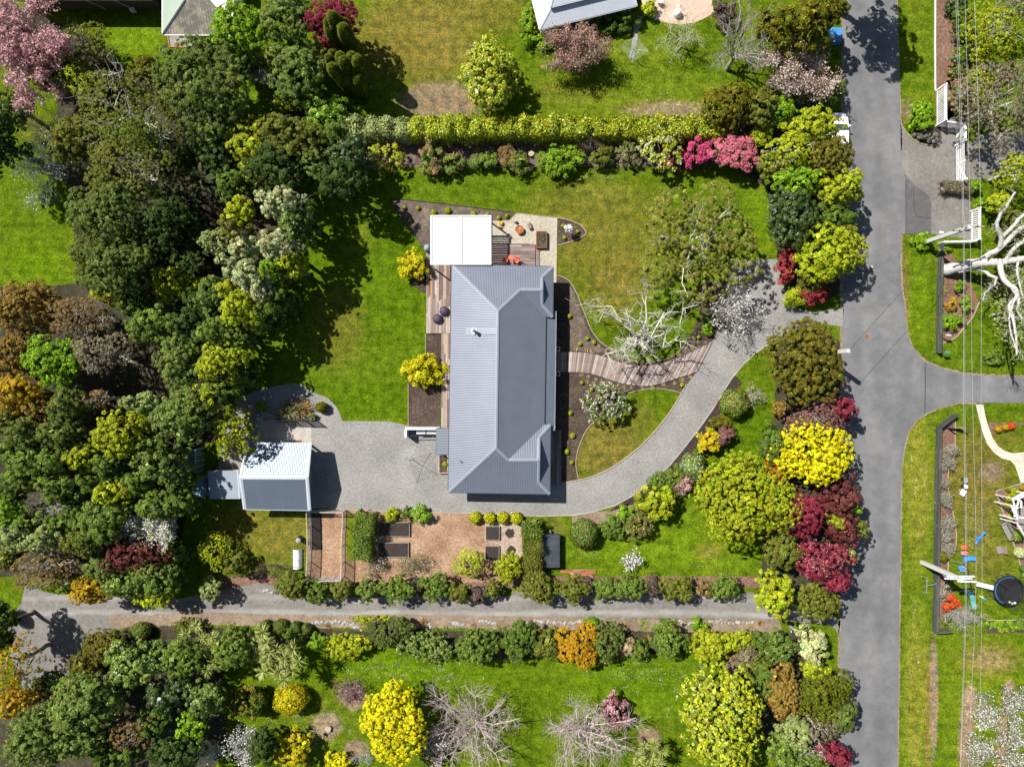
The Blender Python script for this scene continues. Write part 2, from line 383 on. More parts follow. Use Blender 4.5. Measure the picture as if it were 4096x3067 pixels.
zone(T_(3,3,730,600),60,420,lush=0.4,dry=0.3,pale=.8);zone(T_(3,3,1050,600),220,380,pale=.5);zone(T_(2,0,1000,700),420,320,pale=.3);zone(T_(1,0,1500,250),300,250,pale=.25);zone(T_(0,0,1150,330),140,80,pale=.8);zone(T_(0,1,300,600),160,110,pale=.5);zone(T_(1,3,1300,830),480,130,pale=.35);zone(T_(2,3,1100,950),450,170,pale=.4);zone(T_(2,1,2150,250),70,200,pale=.6);zone(T_(3,3,822,600),14,260,bare=1.2);zone(T_(3,3,795,700),12,260,dry=0.9)
zone(T_(3,3,1000,640),32,90,bare=0.9);zone(T_(3,3,985,850),34,200,bare=1.0);zone(T_(3,3,1195,620),34,90,bare=0.9);zone(T_(3,3,1165,860),30,160,bare=0.9)
zone(T_(3,3,1100,420),130,70,dry=0.5,bare=0.45);zone(T_(3,3,1000,300),60,40,bare=0.35)
zone(T_(0,0,300,1100),90,70,dry=0.3,bare=0.2);zone(T_(1,0,60,480),60,60,bare=0.4)
zone(T_(3,0,620,700),16,110,dry=0.6)
def lawn():
 ax=np.concatenate([-np.array([3000,900,300,120,75]),np.arange(-60,60.01,0.4),np.array([75,120,300,900,3000])])
 ay=np.concatenate([-np.array([3000,900,300,120,60]),np.arange(-46,46.01,0.4),np.array([60,120,300,900,3000])])
 X,Y=np.meshgrid(ax,ay);nx,ny=len(ax),len(ay)
 v=np.stack([X.ravel(),Y.ravel(),np.zeros(X.size)],1)
 i=np.arange(nx-1)[None,:]+nx*np.arange(ny-1)[:,None]
 f=np.stack([i,i+1,i+1+nx,i+nx],-1).reshape(-1,4)
 me=bpy.data.meshes.new('lawn');me.vertices.add(len(v));me.vertices.foreach_set('co',v.astype(np.float32).ravel())
 me.loops.add(f.size);me.loops.foreach_set('vertex_index',f.astype(np.int32).ravel())
 me.polygons.add(len(f));me.polygons.foreach_set('loop_start',np.arange(0,f.size,4,dtype=np.int32));me.update()
 u=X.ravel()/S+CX;q=CY-Y.ravel()/S
 Z=np.zeros((len(v),4));Z[:,3]=.12;Z[:,0]=0.15
 for cu,cv,ru,rv,a,b,c,e in ZN:
  g=np.exp(-(((u-cu)/ru)**2+((q-cv)/rv)**2)**1.5)
  for k,x in enumerate((a,b,c,e)):Z[:,k]=np.maximum(Z[:,k],x*g)
 at=me.attributes.new('Zone','FLOAT_COLOR','POINT');at.data.foreach_set('color',Z.astype(np.float32).ravel())
 me.materials.append(MATS['grass']);o=bpy.data.objects.new('lawn',me);C.objects.link(o);o['kind']='structure'
lawn()
# ------------------------------------------------------------------ road, lanes, drives and beds
redge=TT(3,0,[(1110,0),(1118,300),(1128,600),(1136,850),(1142,1050),(1146,1300),(1165,1460),(1188,1560)])+TT(3,1,[(1187,0),(1190,362),(1146,368),(1142,600),(1150,800),(1178,1000),(1190,1180),(1235,1330),(1350,1462),(1500,1525),(1700,1572),(2000,1592),(2208,1594)])
redge2=TT(3,2,[(2208,163),(1800,160),(1650,160),(1500,196),(1370,246),(1280,312),(1212,400),(1178,530),(1152,700),(1144,1000),(1138,1656)])+TT(3,3,[(650,200),(645,600),(640,952)])
road=[(3374,-60000),(redge[0][0]-4,-60000)]+redge+[(60000,redge[-1][1]),(60000,redge2[0][1])]+redge2+[(redge2[-1][0],60000),(3366,60000)]+[(3362,2900),(3361,2600),(3366,2400),(3374,2000),(3372,1560),(3372,1000),(3374,560),(3376,200)]
sheet('road',road,'asphalt',2)
# worn shoulder of bare grit along both road edges
def strip(name,pts,wd,m,lev,jit=0,**k):
 P=[np.array(p,float)for p in pts];a,b=[],[]
 for i,p in enumerate(P):
  d=P[min(i+1,len(P)-1)]-P[max(i-1,0)];d/=np.hypot(*d);n_=np.array([-d[1],d[0]])*wd/2
  a.append(tuple(p+n_));b.append(tuple(p-n_))
 return sheet(name,a+b[::-1],m,lev,jit=jit,**k)
strip('road_shoulder',redge[:6],9,'leaf_litter',1,2.0);strip('road_shoulder',redge[8:],14,'leaf_litter',1,3.0)
strip('road_shoulder',redge2[1:],12,'leaf_litter',1,2.5)
strip('road_shoulder',[(3374,-100),(3374,560),(3368,1000),(3370,1560),(3372,2000),(3364,2400),(3360,2600),(3362,3100)],18,'leaf_litter',1,3.0)
sheet('driveway_apron',TT(3,0,[(1188,1520),(1230,1570),(1300,1625),(1345,1656)])+TT(3,1,[(1395,40),(1408,110),(1406,360),(1192,362),(1189,0)]),'asphalt_patch',3)
strip('tar_joint',TT(3,1,[(1188,-100),(1190,180),(1189,362)]),3,'joint_tar',4);strip('tar_joint',TT(3,1,[(1255,-40),(1262,150),(1290,215),(1406,226)]),2.5,'joint_tar',4)
strip('tar_joint',TT(3,1,[(1354,1466),(1356,1656)])+TT(3,2,[(1352,250)]),3,'joint_tar',4)
strip('tar_joint',TT(3,1,[(1146,367),(1270,364)]),2,'joint_tar',4)
sheet('neighbour_driveway',TT(3,0,[(1128,980),(1150,1060),(1180,1120),(1250,1200),(1345,1250),(1440,1254),(1490,1190),(1492,1090),(1450,1090),(1540,940),(1620,960),(1640,1240),(1760,1230),(1900,1130),(2208,1150),(2208,1300),(2050,1420),(1960,1540),(1720,1550),(1690,1656)])+TT(3,1,[(1750,40),(1748,420),(1640,390),(1480,385),(1440,362),(1400,362),(1408,100),(1300,0),(1230,-40)])+TT(3,0,[(1160,1450),(1144,1250)]),'lane_gravel',1,jit=1.0)
lane=TT(0,3,[(212,84),(400,150),(600,170),(950,185),(1100,190),(1550,205),(1900,130),(2080,100)])+TT(1,3,[(0,70),(150,90),(400,190),(900,190),(2208,180)])+TT(2,3,[(0,140),(1000,150),(2208,150)])+TT(3,3,[(100,130),(300,190),(360,225),(352,300),(330,262),(280,240),(130,232),(60,220)])+TT(2,3,[(2208,392),(1600,372),(900,372),(0,385)])+TT(1,3,[(2208,390),(1400,372),(900,352),(500,372),(0,365)])+TT(0,3,[(2100,360),(1700,365),(1400,385),(1120,430),(950,500),(800,620),(660,760),(600,900),(420,1000),(200,980),(90,700),(60,500),(110,330),(185,250)])
sheet('lane',lane,'lane_gravel',1,jit=1.5)
strip('lane_shoulder',TT(0,3,[(950,400),(1250,400),(1600,370),(2208,385)])+TT(1,3,[(300,400),(900,400),(1500,400),(2208,410)])+TT(2,3,[(600,420),(1200,430),(2208,440)])+TT(3,3,[(60,240)]),50,'leaf_litter',2,4.0)
strip('lane_shoulder',TT(0,3,[(1900,75),(2208,40)])+TT(1,3,[(150,70),(400,110),(1200,100),(2208,60)])+TT(2,3,[(900,60),(2208,60)]),46,'bark_mulch',0.5,3.0)
yard=TT(1,2,[(1312,362),(1230,338),(1150,320),(745,318),(722,255),(690,190),(620,120),(500,72),(400,6),(330,-5),(150,20),(0,60),(-150,130),(-300,500),(-330,760),(-100,760),(-60,700),(210,700),(430,1075),(640,1062),(1000,1090),(1500,1105),(1845,1110),(2208,1122)])+TT(2,2,[(0,1125),(200,1135),(520,1127),(700,1098),(900,1038),(1050,953),(1200,848),(1350,710),(1480,552),(1600,400),(1740,200),(1860,0)])+TT(2,1,[(1905,1590),(2000,1475),(2100,1385),(2208,1312)])+TT(3,1,[(60,1275),(200,1200),(420,1130),(640,1160),(655,1010),(560,1010),(400,1040),(240,1000),(170,920),(130,760),(76,578),(-100,582)])+TT(2,1,[(1900,582),(1845,840),(1846,1080),(1785,1175),(1728,1290),(1592,1552),(1512,1656)])+TT(2,2,[(1460,78),(1400,180),(1300,322),(1150,492),(1000,620),(850,722),(700,792),(570,826),(460,846),(330,866),(100,800)])+TT(1,2,[(1700,700),(1600,380)])
sheet('driveway',yard,'drive_gravel',2)
sheet('concrete_pad',ZZ(zC,[(568,236),(620,150),(720,205),(962,222),(963,412),(960,900),(560,420)]),'concrete',4)
strip('driveway_edging',[p for p in TT(2,2,[(-40,1128),(200,1138),(520,1130),(700,1101),(900,1041),(1050,956),(1200,851),(1350,713),(1480,555),(1600,403),(1740,203),(1862,3)])+TT(2,1,[(1907,1593),(2002,1478),(2102,1388),(2208,1315)])],3.5,'concrete',4)
sheet('bark_border',TT(2,1,[(1910,1585),(1950,1600),(1985,1656)])+TT(2,2,[(1960,20),(1880,130),(1800,250),(1700,380),(1580,560),(1480,680),(1420,780),(1180,960),(1090,1020),(840,1098),(900,1044),(1050,959),(1200,854),(1350,716),(1480,558),(1600,406),(1740,206),(1864,4)]),'dark_bark',1,jit=1.5)
sheet('bark_border',TT(2,2,[(515,1130),(700,1104),(860,1090),(1010,1030),(1120,1100),(1000,1180),(800,1290),(700,1200),(515,1190)]),'leaf_litter',1,jit=2)
chips=TT(1,2,[(470,1090),(640,1068),(1000,1094),(1500,1108),(1845,1114),(2208,1126)])+TT(2,2,[(80,1170),(95,1500),(60,1656)])+TT(1,3,[(2100,60),(1500,70),(430,70)])+TT(1,2,[(430,1656)])
sheet('wood_chip_yard',chips,'wood_chips',1,jit=1)
sheet('pale_chip_patch',TT(1,2,[(1975,1190),(2208,1180)])+TT(2,2,[(75,1180),(85,1480)])+TT(1,2,[(2208,1480),(2100,1500),(2102,1380),(1975,1350)]),'pale_chips',3,jit=2)
# front garden soil, lawn tongues and beds round the house
sheet('front_bed',TT(2,1,[(378,722),(430,732),(500,776),(560,880),(600,980),(640,1080),(690,1200),(760,1290),(850,1352),(950,1422),(1050,1456),(1200,1462),(1330,1442),(1430,1382),(1500,1300),(1560,1200),(1612,1080),(1622,830),(1640,770),(1842,760),(1848,1080),(1785,1178),(1728,1292),(1592,1554),(1512,1656)])+TT(2,2,[(1462,76),(1330,46),(1200,38),(1050,66),(950,110),(820,200),(715,312),(640,400),(592,500),(560,600),(551,700),(570,824),(460,845),(340,866),(330,300)])+TT(2,1,[(360,1500),(360,800)]),'bark_soil',1)
sheet('dusty_soil',TT(2,1,[(500,800),(560,950),(620,1120),(680,1240),(760,1330),(820,1380),(640,1375),(500,1370)]),'dry_soil',2,jit=2)
sheet('pergola_bed',TT(1,1,[(1190,66),(1400,80),(1800,126),(2208,176)])+TT(2,1,[(34,184),(0,215)])+TT(1,1,[(2150,246),(1700,500),(1520,640),(1475,520),(1400,422),(1320,312),(1230,192),(1190,112)]),'dry_soil',1)
sheet('point_bed',spline(ZZ(zA,[(1022,60),(1100,75),(1190,110),(1230,150),(1238,182),(1190,215),(1110,246),(1022,268)]),False,4),'bark_soil',1)
sheet('shell_patio',ZZ(zA,[(715,25),(1022,60),(1014,552),(980,552),(950,480),(500,480),(490,84),(660,80)]),'shell_gravel',3)
sheet('deck_bed',TT(1,1,[(1466,1224),(1597,1224),(1597,1656)])+TT(1,2,[(1586,365),(1316,365),(1316,20)])+TT(1,1,[(1316,1560),(1466,1540)]),'bark_soil',1)
sheet('shrub_bed',spline(TT(1,1,[(1330,760),(1466,560),(1466,860),(1390,830)]),True,4),'bark_soil',1)
# north property
sheet('pink_patio',TT(2,0,[(1150,135),(1230,170),(1340,200),(1450,212),(1560,200),(1650,165),(1745,110),(1728,40),(1715,-60),(1100,-60)]),'pink_concrete',1)
sheet('stone_path',TT(2,0,[(1068,140),(1135,140),(1110,210),(1090,290),(1068,400),(1052,505),(1010,500),(1030,400),(1045,290),(1055,200)]),'stone_flags',1)
sheet('side_path',TT(0,0,[(1452,300),(1860,300),(1860,410),(1470,408)]),'stone_flags',1)
sheet('hedge_bed',TT(1,0,[(880,1180),(2208,1200)])+TT(2,0,[(2100,1200),(2150,1420),(1400,1440),(700,1440),(0,1440)])+TT(1,0,[(1900,1440),(960,1440)]),'dry_soil',1,jit=2)
# east gardens
sheet('bark_strip',TT(3,0,[(1446,-60),(1640,-60),(1610,500),(1570,800),(1640,960),(1560,1040),(1452,1080),(1440,740)]),'bark_mulch',1,jit=1)
sheet('tree_bed',TT(3,1,[(1470,540),(1560,520),(1640,600),(1760,800),(1818,950),(1760,1080),(1680,1180),(1600,1260),(1488,1308)]),'bark_mulch',1,jit=1)
sheet('fence_bed',TT(3,2,[(1478,380),(1560,300),(1600,290),(1612,420),(1605,600),(1600,720),(1556,740),(1552,900),(1575,1040),(1600,1180),(1620,1290),(1610,1430),(1560,1500),(1552,1656)])+TT(3,3,[(890,60),(905,160),(850,262),(822,270)])+TT(3,2,[(1462,1656),(1468,1000)]),'bark_mulch',1,jit=1)
sheet('garden_path',TT(3,2,[(1792,176),(1857,175),(1872,260),(1892,340),(1935,460),(1985,535),(2040,575),(2110,596),(2208,586),(2400,560),(2400,860),(2180,850),(2150,760),(2130,700),(2095,660),(2020,642),(1950,592),(1892,520),(1852,420),(1822,300)]),'cream_concrete',1)
sheet('bark_island',TT(3,2,[(1898,332),(2208,330),(2400,330),(2400,370),(2208,345),(2100,372),(1932,440)]),'bark_mulch',1)
sheet('arbour_bed',TT(3,2,[(1968,920),(2208,850),(2400,800),(2400,1656),(2208,1656),(2130,1420),(2050,1180),(1990,1000)]),'bark_mulch',1)
sheet('island_bed',TT(3,0,[(1250,1130),(1300,1110),(1490,1100),(1490,1190),(1440,1248),(1350,1240),(1270,1190)]),'dark_bark',2)
sheet('vegetable_plot',TT(3,3,[(1080,224),(1300,220),(1300,285),(1085,290)]),'bark_soil',1)
# woodland floor under the western trees
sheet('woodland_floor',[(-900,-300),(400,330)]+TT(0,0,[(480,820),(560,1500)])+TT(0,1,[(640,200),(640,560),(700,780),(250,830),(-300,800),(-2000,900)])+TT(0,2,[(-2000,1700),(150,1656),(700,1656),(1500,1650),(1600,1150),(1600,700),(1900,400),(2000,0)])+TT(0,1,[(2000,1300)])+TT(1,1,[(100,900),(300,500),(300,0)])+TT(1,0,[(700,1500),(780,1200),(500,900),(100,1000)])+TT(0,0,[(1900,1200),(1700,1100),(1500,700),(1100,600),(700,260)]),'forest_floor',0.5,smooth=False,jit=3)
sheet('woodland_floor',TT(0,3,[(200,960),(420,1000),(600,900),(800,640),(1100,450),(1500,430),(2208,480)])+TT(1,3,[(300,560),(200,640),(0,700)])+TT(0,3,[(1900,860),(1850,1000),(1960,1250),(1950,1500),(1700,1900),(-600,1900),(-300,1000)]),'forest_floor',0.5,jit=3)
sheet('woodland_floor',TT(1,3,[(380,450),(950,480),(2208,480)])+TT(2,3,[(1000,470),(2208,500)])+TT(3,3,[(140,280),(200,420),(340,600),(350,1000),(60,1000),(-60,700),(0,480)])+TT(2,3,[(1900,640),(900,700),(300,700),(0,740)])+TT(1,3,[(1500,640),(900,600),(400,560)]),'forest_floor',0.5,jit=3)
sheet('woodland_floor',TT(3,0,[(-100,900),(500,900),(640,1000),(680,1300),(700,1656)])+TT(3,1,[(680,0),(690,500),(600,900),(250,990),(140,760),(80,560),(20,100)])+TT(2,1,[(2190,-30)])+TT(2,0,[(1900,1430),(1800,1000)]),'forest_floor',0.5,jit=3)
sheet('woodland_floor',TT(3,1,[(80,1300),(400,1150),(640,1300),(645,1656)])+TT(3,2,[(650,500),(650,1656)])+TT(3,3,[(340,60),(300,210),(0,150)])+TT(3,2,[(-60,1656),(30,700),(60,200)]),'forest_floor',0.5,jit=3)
# timber and brick edges
edging('pale timber edging curving between the front lawn and the eastern house bed',TT(2,1,[(378,720),(430,730),(500,775),(560,880),(600,980),(640,1080),(690,1200),(760,1290),(850,1352),(950,1422),(1050,1456),(1200,1462),(1330,1442),(1430,1382),(1500,1300)]))
edging('pale timber edging round the lawn tongue beside the curved driveway',TT(2,2,[(1460,76),(1330,46),(1200,38),(1050,66),(950,110),(820,200),(715,312),(640,400),(592,500),(560,600),(551,700),(572,822)]))
edging('pale edging along the inner side of the curved driveway',TT(2,2,[(1502,4),(1400,180),(1300,322),(1150,492),(1000,620),(850,722),(700,792),(570,826),(460,846),(430,852)]),w_=0.09)
edging('dark steel edging round the planted bed behind the pergola',TT(1,1,[(2208,174),(1800,124),(1400,78),(1190,66),(1188,112),(1230,192),(1320,312),(1400,422),(1475,510)]),'joint_tar',0.05,0.08)
edging('brown board edging round the pointed bed beside the shell patio',ZZ(zA,[(1024,60),(1100,75),(1190,110),(1230,150),(1240,182),(1190,217),(1110,248),(1024,270)]),'edge_timber',0.07)
edging('straight pale edging between the shell patio and the front lawn',ZZ(zA,[(715,24),(1022,59),(1015,552)]),'edge_timber',0.05,0.06,smooth=False)
edging('grey timber edging across the top of the wood-chip yard',TT(1,2,[(640,1066),(1000,1092),(1500,1106),(1845,1112),(2208,1124)])+TT(2,2,[(200,1137)]),'edge_timber',0.08)
edging('thin timber edge under the shrub border south of the hedge',TT(1,0,[(950,1440),(1400,1438),(2208,1442)])+TT(2,0,[(680,1430)]),'edge_timber',0.05)
edging('white kerb between the grass verge and the bark strip',TT(3,0,[(1440,-60),(1438,400),(1440,780)]),mat('white_paint',(0.74,0.74,0.73),0.5,0.05),0.09,0.12,smooth=False)
edging('curved brick-coloured rim round the island bed at the neighbour driveway',TT(3,0,[(1142,1060),(1180,1130),(1250,1205),(1345,1248),(1440,1252)]),'edge_timber',0.07)
edging('thin timber edge sweeping round the big leaning tree',TT(3,1,[(1488,1310),(1600,1265),(1680,1182),(1760,1082),(1820,950)]),'edge_timber',0.08)
edging('grey edging between the long fence bed and the toy lawn',TT(3,2,[(1612,300),(1612,430),(1605,600),(1556,740),(1552,900),(1580,1050),(1618,1250),(1612,1430),(1556,1510),(1552,1656)]),'edge_timber',0.05)
edging('grey stone edging round the arbour bed',TT(3,2,[(2208,848),(1966,920),(1990,1010),(2050,1180),(2130,1420),(2208,1656)]),'stone_flags',0.12,smooth=False)
edging('brick-red edging beside the paved corner of the green hipped roof',TT(0,0,[(1450,310),(1464,408),(1590,412)]),mat('brick_red',(0.42,0.14,0.06),0.85,0.3,8),0.1,smooth=False)
edging('pale timber edge of the bed west of the house',TT(1,1,[(1464,1224),(1464,1540)]),'edge_timber',0.05,smooth=False)
edging('pale timber edge below the gold shrub beside the lawn',TT(1,2,[(1314,0),(1314,362)]),'edge_timber',0.05,smooth=False)
edging('timber edge of the far vegetable plot',TT(3,3,[(1080,224),(1300,220)]),'edge_timber',0.06,smooth=False)
# ------------------------------------------------------------------ building materials
corrugated('roof_steel',(0.150,0.165,0.205),metal=.2);corrugated('roof_steel_dark',(0.10,0.12,0.155))
corrugated('roof_pale',(0.47,0.50,0.55),0.14);corrugated('garage_steel',(0.135,0.165,0.205),metal=.4);corrugated('shed_steel',(0.27,0.31,0.36),metal=.2)
corrugated('shed_blue',(0.12,0.21,0.30));corrugated('roof_sage',(0.27,0.33,0.26),0.3);corrugated('roof_lichen',(0.16,0.15,0.125),0.26,0.8,0.2,(0.36,0.32,0.24))
mat('roof_trim',(0.21,0.23,0.27),0.45,0.08);mat('trim_pale',(0.40,0.43,0.47),0.45,0.08);mat('gutter_dark',(0.05,0.055,0.065),0.5,0.1)
mat('weatherboard',(0.55,0.55,0.53),0.6,0.06);mat('brown_board',(0.09,0.07,0.06),0.8,0.25,2.0);mat('cream_wall',(0.62,0.58,0.48),0.7,0.08)
mat('window_glass',(0.03,0.04,0.05),0.08,0.1,spec=0.6);mat('galvanised',(0.45,0.46,0.47),0.4,0.12,6.0,metal=0.6);mat('louvre_white',(0.74,0.74,0.74),0.4,0.03)
mat('dark_metal',(0.035,0.036,0.04),0.5,0.15);mat('flash_steel',(0.23,0.255,0.29),0.38,0.1,2.0)
wood_mat('deck_wood',[(0.0,(0.13,0.08,0.065)),(0.25,(0.21,0.145,0.12)),(0.5,(0.26,0.2,0.17)),(0.75,(0.34,0.28,0.24)),(0.95,(0.42,0.37,0.33)),(1.0,(0.40,0.17,0.06))])
wood_mat('patio_wood',[(0.0,(0.13,0.085,0.075)),(0.4,(0.2,0.145,0.13)),(0.8,(0.27,0.21,0.19)),(1.0,(0.35,0.29,0.27))])
wood_mat('walk_wood',[(0.0,(0.17,0.115,0.10)),(0.4,(0.25,0.185,0.16)),(0.8,(0.34,0.28,0.25)),(1.0,(0.46,0.41,0.38))])
wood_mat('fence_wood',[(0.0,(0.045,0.05,0.045)),(0.6,(0.065,0.07,0.06)),(1.0,(0.10,0.10,0.085))])
wood_mat('white_slat',[(0.0,(0.66,0.66,0.65)),(1.0,(0.80,0.80,0.79))])
wood_mat('frame_wood',[(0.0,(0.42,0.3,0.22)),(1.0,(0.55,0.42,0.33))])
wood_mat('dark_slat',[(0.0,(0.03,0.03,0.03)),(1.0,(0.055,0.052,0.05))])
def w3(p,z):return W(p[0],p[1],z)
def plane(mb,pts,a,b):
 """roof plane through 3D points; ribs run square to the eave a-b"""
 n_=Vector((0,0,0));P=[Vector(p)for p in pts]
 for i in range(len(P)):n_+=P[i].cross(P[(i+1)%len(P)])
 if n_.z<0:P=P[::-1]
 d=(Vector(b)-Vector(a)).normalized();o=Vector(a);q=Vector((-d.y,d.x,0))
 mb.add(P,[tuple(range(len(P)))],[[((p-o).dot(d),(p-o).dot(q))for p in P]])
def caps(name,parent,segs,m,w_=0.28,lift=0.035):
 for a,b in segs:
  mb=MB();a,b=Vector(a)+Vector((0,0,lift)),Vector(b)+Vector((0,0,lift))
  d=(b-a).normalized();s=Vector((-d.y,d.x,0)).normalized()*w_/2;dn=Vector((0,0,-0.045))
  mb.add([a-s+dn,a,a+s+dn,b-s+dn,b,b+s+dn],[(0,1,4,3),(1,2,5,4)])
  mb.build(name,m,parent)
def gutters(parent,segs,m,sz=0.12,name='gutter',dz=-0.05):
 for a,b in segs:
  MB().beam(Vector(a)+Vector((0,0,dz)),Vector(b)+Vector((0,0,dz)),sz,sz).build(name,m,parent)
def window(parent,c,d,wdt,hgt,rz):
 fr=MB();M=Matrix.Rotation(rz,3,'Z');c=Vector(c)
 for sx in(-1,1):fr.box(c+M@Vector((sx*wdt/2,0,0)),(0.07,0.09,hgt+0.14),M=M)
 for sz_ in(-1,1):fr.box(c+M@Vector((0,0,sz_*hgt/2)),(wdt-0.07,0.09,0.07),M=M)
 f=fr.build('window','white_paint',parent)
 MB().box(c,(wdt-0.08,0.03,hgt-0.08),M=M).build('pane','window_glass',f)
 # ------------------------------------------------------------------ main house
hl=thing('house','long single-storey house with blue-grey ribbed steel hipped roof in the middle','house',W(2000,1530))
ze,zr,zw,zg=2.6,4.56,3.64,3.08
TL,TR,WR,JX=w3(zA(222,414),ze),w3(zA(993,430),ze),w3(zA(988,812),ze),w3(zA(935,812),ze)
RT,RB=w3(zA(572,765),zr),w3(zB(728,262),zr)
A1,A2,G1,G2=w3(zA(742,605),zw),w3(zA(905,605),zw),w3(zA(905,513),zg),w3(zA(905,715),zg)
SL,SR,NR,NJ=w3(zB(400,565),ze),w3(zB(1098,577),ze),w3(zB(1103,100),ze),w3(zB(1060,98),ze)
zw2=4.03
B1,B2,K1,K2=w3(zB(812,343),zw2),w3(zB(1021,343),zw2),w3(zB(1023,190),zg),w3(zB(1019,497),zg)
rf=MB()
plane(rf,[TL,RT,RB,SL],SL,TL);plane(rf,[TL,TR,G1,A2,A1,RT],TL,TR)
plane(rf,[RT,A1,JX,NJ,B1,RB],NJ,JX);plane(rf,[A1,A2,G2,WR,JX],JX,WR);plane(rf,[TR,WR,G2,G1],TR,WR)
plane(rf,[SL,RB,B1,B2,K2,SR],SL,SR);plane(rf,[B1,NJ,NR,K1,B2],NJ,NR);plane(rf,[NR,SR,K2,K1],NR,SR)
roof=rf.build('roof','roof_steel',hl)
for a,b,c in((A2,G1,G2),(B2,K1,K2)):
 gb=MB().add([Vector(a)-Vector((0.02,0,0)),Vector(b)-Vector((0.02,0,0)),Vector(c)-Vector((0.02,0,0))],[(0,1,2)]);gb.build('gable_end','roof_steel_dark',hl)
caps('ridge_cap',roof,[(TL,RT),(RT,RB),(RT,A1),(A1,A2),(G1,TR),(G2,WR),(SL,RB),(RB,B1),(B1,B2),(K1,NR),(K2,SR),(A2,G1),(A2,G2),(B2,K1),(B2,K2)],'roof_trim',0.3)
gutters(hl,[(TL,TR),(TR,WR),(WR,JX),(JX,NJ),(NJ,NR),(NR,SR),(SR,SL),(SL,TL)],'gutter_dark',0.11)
v0,v1,v2,v3=w3(zA(915,768),2.52),w3(zA(1014,768),2.25),w3(zB(1131,140),2.25),w3(zB(1050,140),2.52)
vr=MB();plane(vr,[v0,v1,v2,v3],v1,v2);vr.build('verandah_roof','roof_steel_dark',hl)
gutters(hl,[(v1,v2)],'trim_pale',0.08);gutters(hl,[(v0,v1),(v2,v3)],'gutter_dark',0.08)
def ins(p,dx,dy):return(p[0]+dx,p[1]+dy)
wp=[ins(TL,.5,-.5),ins(TR,-.6,-.5),ins(WR,-.6,.45),ins(JX,-.55,.45),ins(NJ,-.55,-.45),ins(NR,-.6,-.45),ins(SR,-.6,.5),ins(SL,.5,.5)]
MB().prism(wp,0,2.5).build('wall','weatherboard',hl)
for k in range(5):window(hl,((wp[7][0]+wp[0][0])/2-0.02,wp[7][1]+2.5+k*3.8,1.35),0,1.9,1.3,R(90))
for k in range(3):window(hl,(wp[3][0]+0.02,wp[4][1]+2+k*2.6,1.4),0,1.5,1.3,R(90))
for k in range(3):window(hl,(wp[7][0]+2+k*2.6,wp[7][1]-0.03,1.4),0,1.6,1.2,0.02)
for k in range(3):window(hl,(wp[0][0]+2+k*2.6,wp[0][1]+0.02,1.3),0,1.8,1.5,0.02)
dr=MB().box((wp[3][0]+0.03,(wp[3][1]+wp[4][1])/2+2.3,1.05),(0.07,0.95,2.1)).build('front_door','dark_metal',hl)
MB().box((wp[3][0]+0.09,(wp[3][1]+wp[4][1])/2+2.65,1.0),(0.06,0.04,0.16)).build('handle','galvanised',dr)
for k in range(5):MB().box((v1[0]-0.12,v2[1]+0.3+k*(v1[1]-v2[1]-0.6)/4,1.1),(0.11,0.11,2.2)).build('verandah_post','white_paint',hl)
# flue on the west roof slope
def on_west(p,lift=0.0):
 a,b,c=Vector(SL),Vector(TL),Vector(RT);n_=(b-a).cross(c-a)
 z=3.6
 for _ in range(6):
  x,y,_z=W(p[0],p[1],z);z=a.z-(n_.x*(x-a.x)+n_.y*(y-a.y))/n_.z
 return(x,y,z+lift)
fb=MB();q=[on_west(t(1,1,x,y),0.045)for x,y in((1808,1167),(2072,1169),(2072,1230),(1808,1228))]
fb.add(q[::-1],[(0,1,2,3)]);fb.build('flashing_tray','flash_steel',roof)
fl_=on_west(t(1,1,1881,1198))
fq=MB();M35=Matrix.Rotation(R(-38),3,'Z')
for sx,sy,dx,dy in((-1,0,.07,.5),(1,0,.07,.5),(0,-1,.5,.07),(0,1,.5,.07)):fq.box(Vector(fl_)+M35@Vector((sx*.22,sy*.22,0.12)),(dx,dy,0.22),M=M35)
ch=MB().lathe((fl_[0],fl_[1],fl_[2]-0.2),[(0.13,0),(0.13,1.0),(0.11,1.0),(0.11,1.1),(0.19,1.12),(0.19,1.28),(0.05,1.36)],14).build('chimney','galvanised',roof,smooth=False)
fq.build('collar','white_paint',ch)
vp=on_west(zB(485,350));MB().lathe((vp[0],vp[1],vp[2]-.1),[(0.05,0),(0.05,.4),(.07,.4),(.07,.46)],8).build('vent_pipe','dark_metal',roof)
# entry canopy and white screen on the west side
cn=thing('entry_canopy','dark ribbed steel canopy over the western side entrance','canopy',W(*zB(360,215)))
c4=[w3(zB(318,126),2.3),w3(zB(405,126),2.45),w3(zB(401,306),2.45),w3(zB(317,303),2.3)]
cr=MB();plane(cr,c4,c4[0],c4[3]);cr.build('roof','roof_steel_dark',cn)
gutters(cn,[(c4[i],c4[(i+1)%4])for i in range(4)],'gutter_dark',0.09)
for p in(c4[0],c4[3]):MB().box((p[0]+.12,p[1],1.12),(0.1,0.1,2.24)).build('post','white_paint',cn)
ws=thing('screen_wall','white rendered L-shaped screen wall by the side entrance','wall',W(*zB(220,120)))
a,b,c=W(*zB(122,121)),W(*zB(345,123)),W(*zB(122,170))
MB().box(((a[0]+b[0])/2,a[1],0.75),(b[0]-a[0],0.22,1.5)).box((a[0],(a[1]+c[1])/2-.12,0.75),(0.22,abs(c[1]-a[1]),1.5)).build('wall','louvre_white',ws)
MB().box(((a[0]+b[0])/2+.12,c[1]+.02,1.1),(b[0]-a[0]-.3,0.05,0.06)).build('rail','dark_metal',ws)
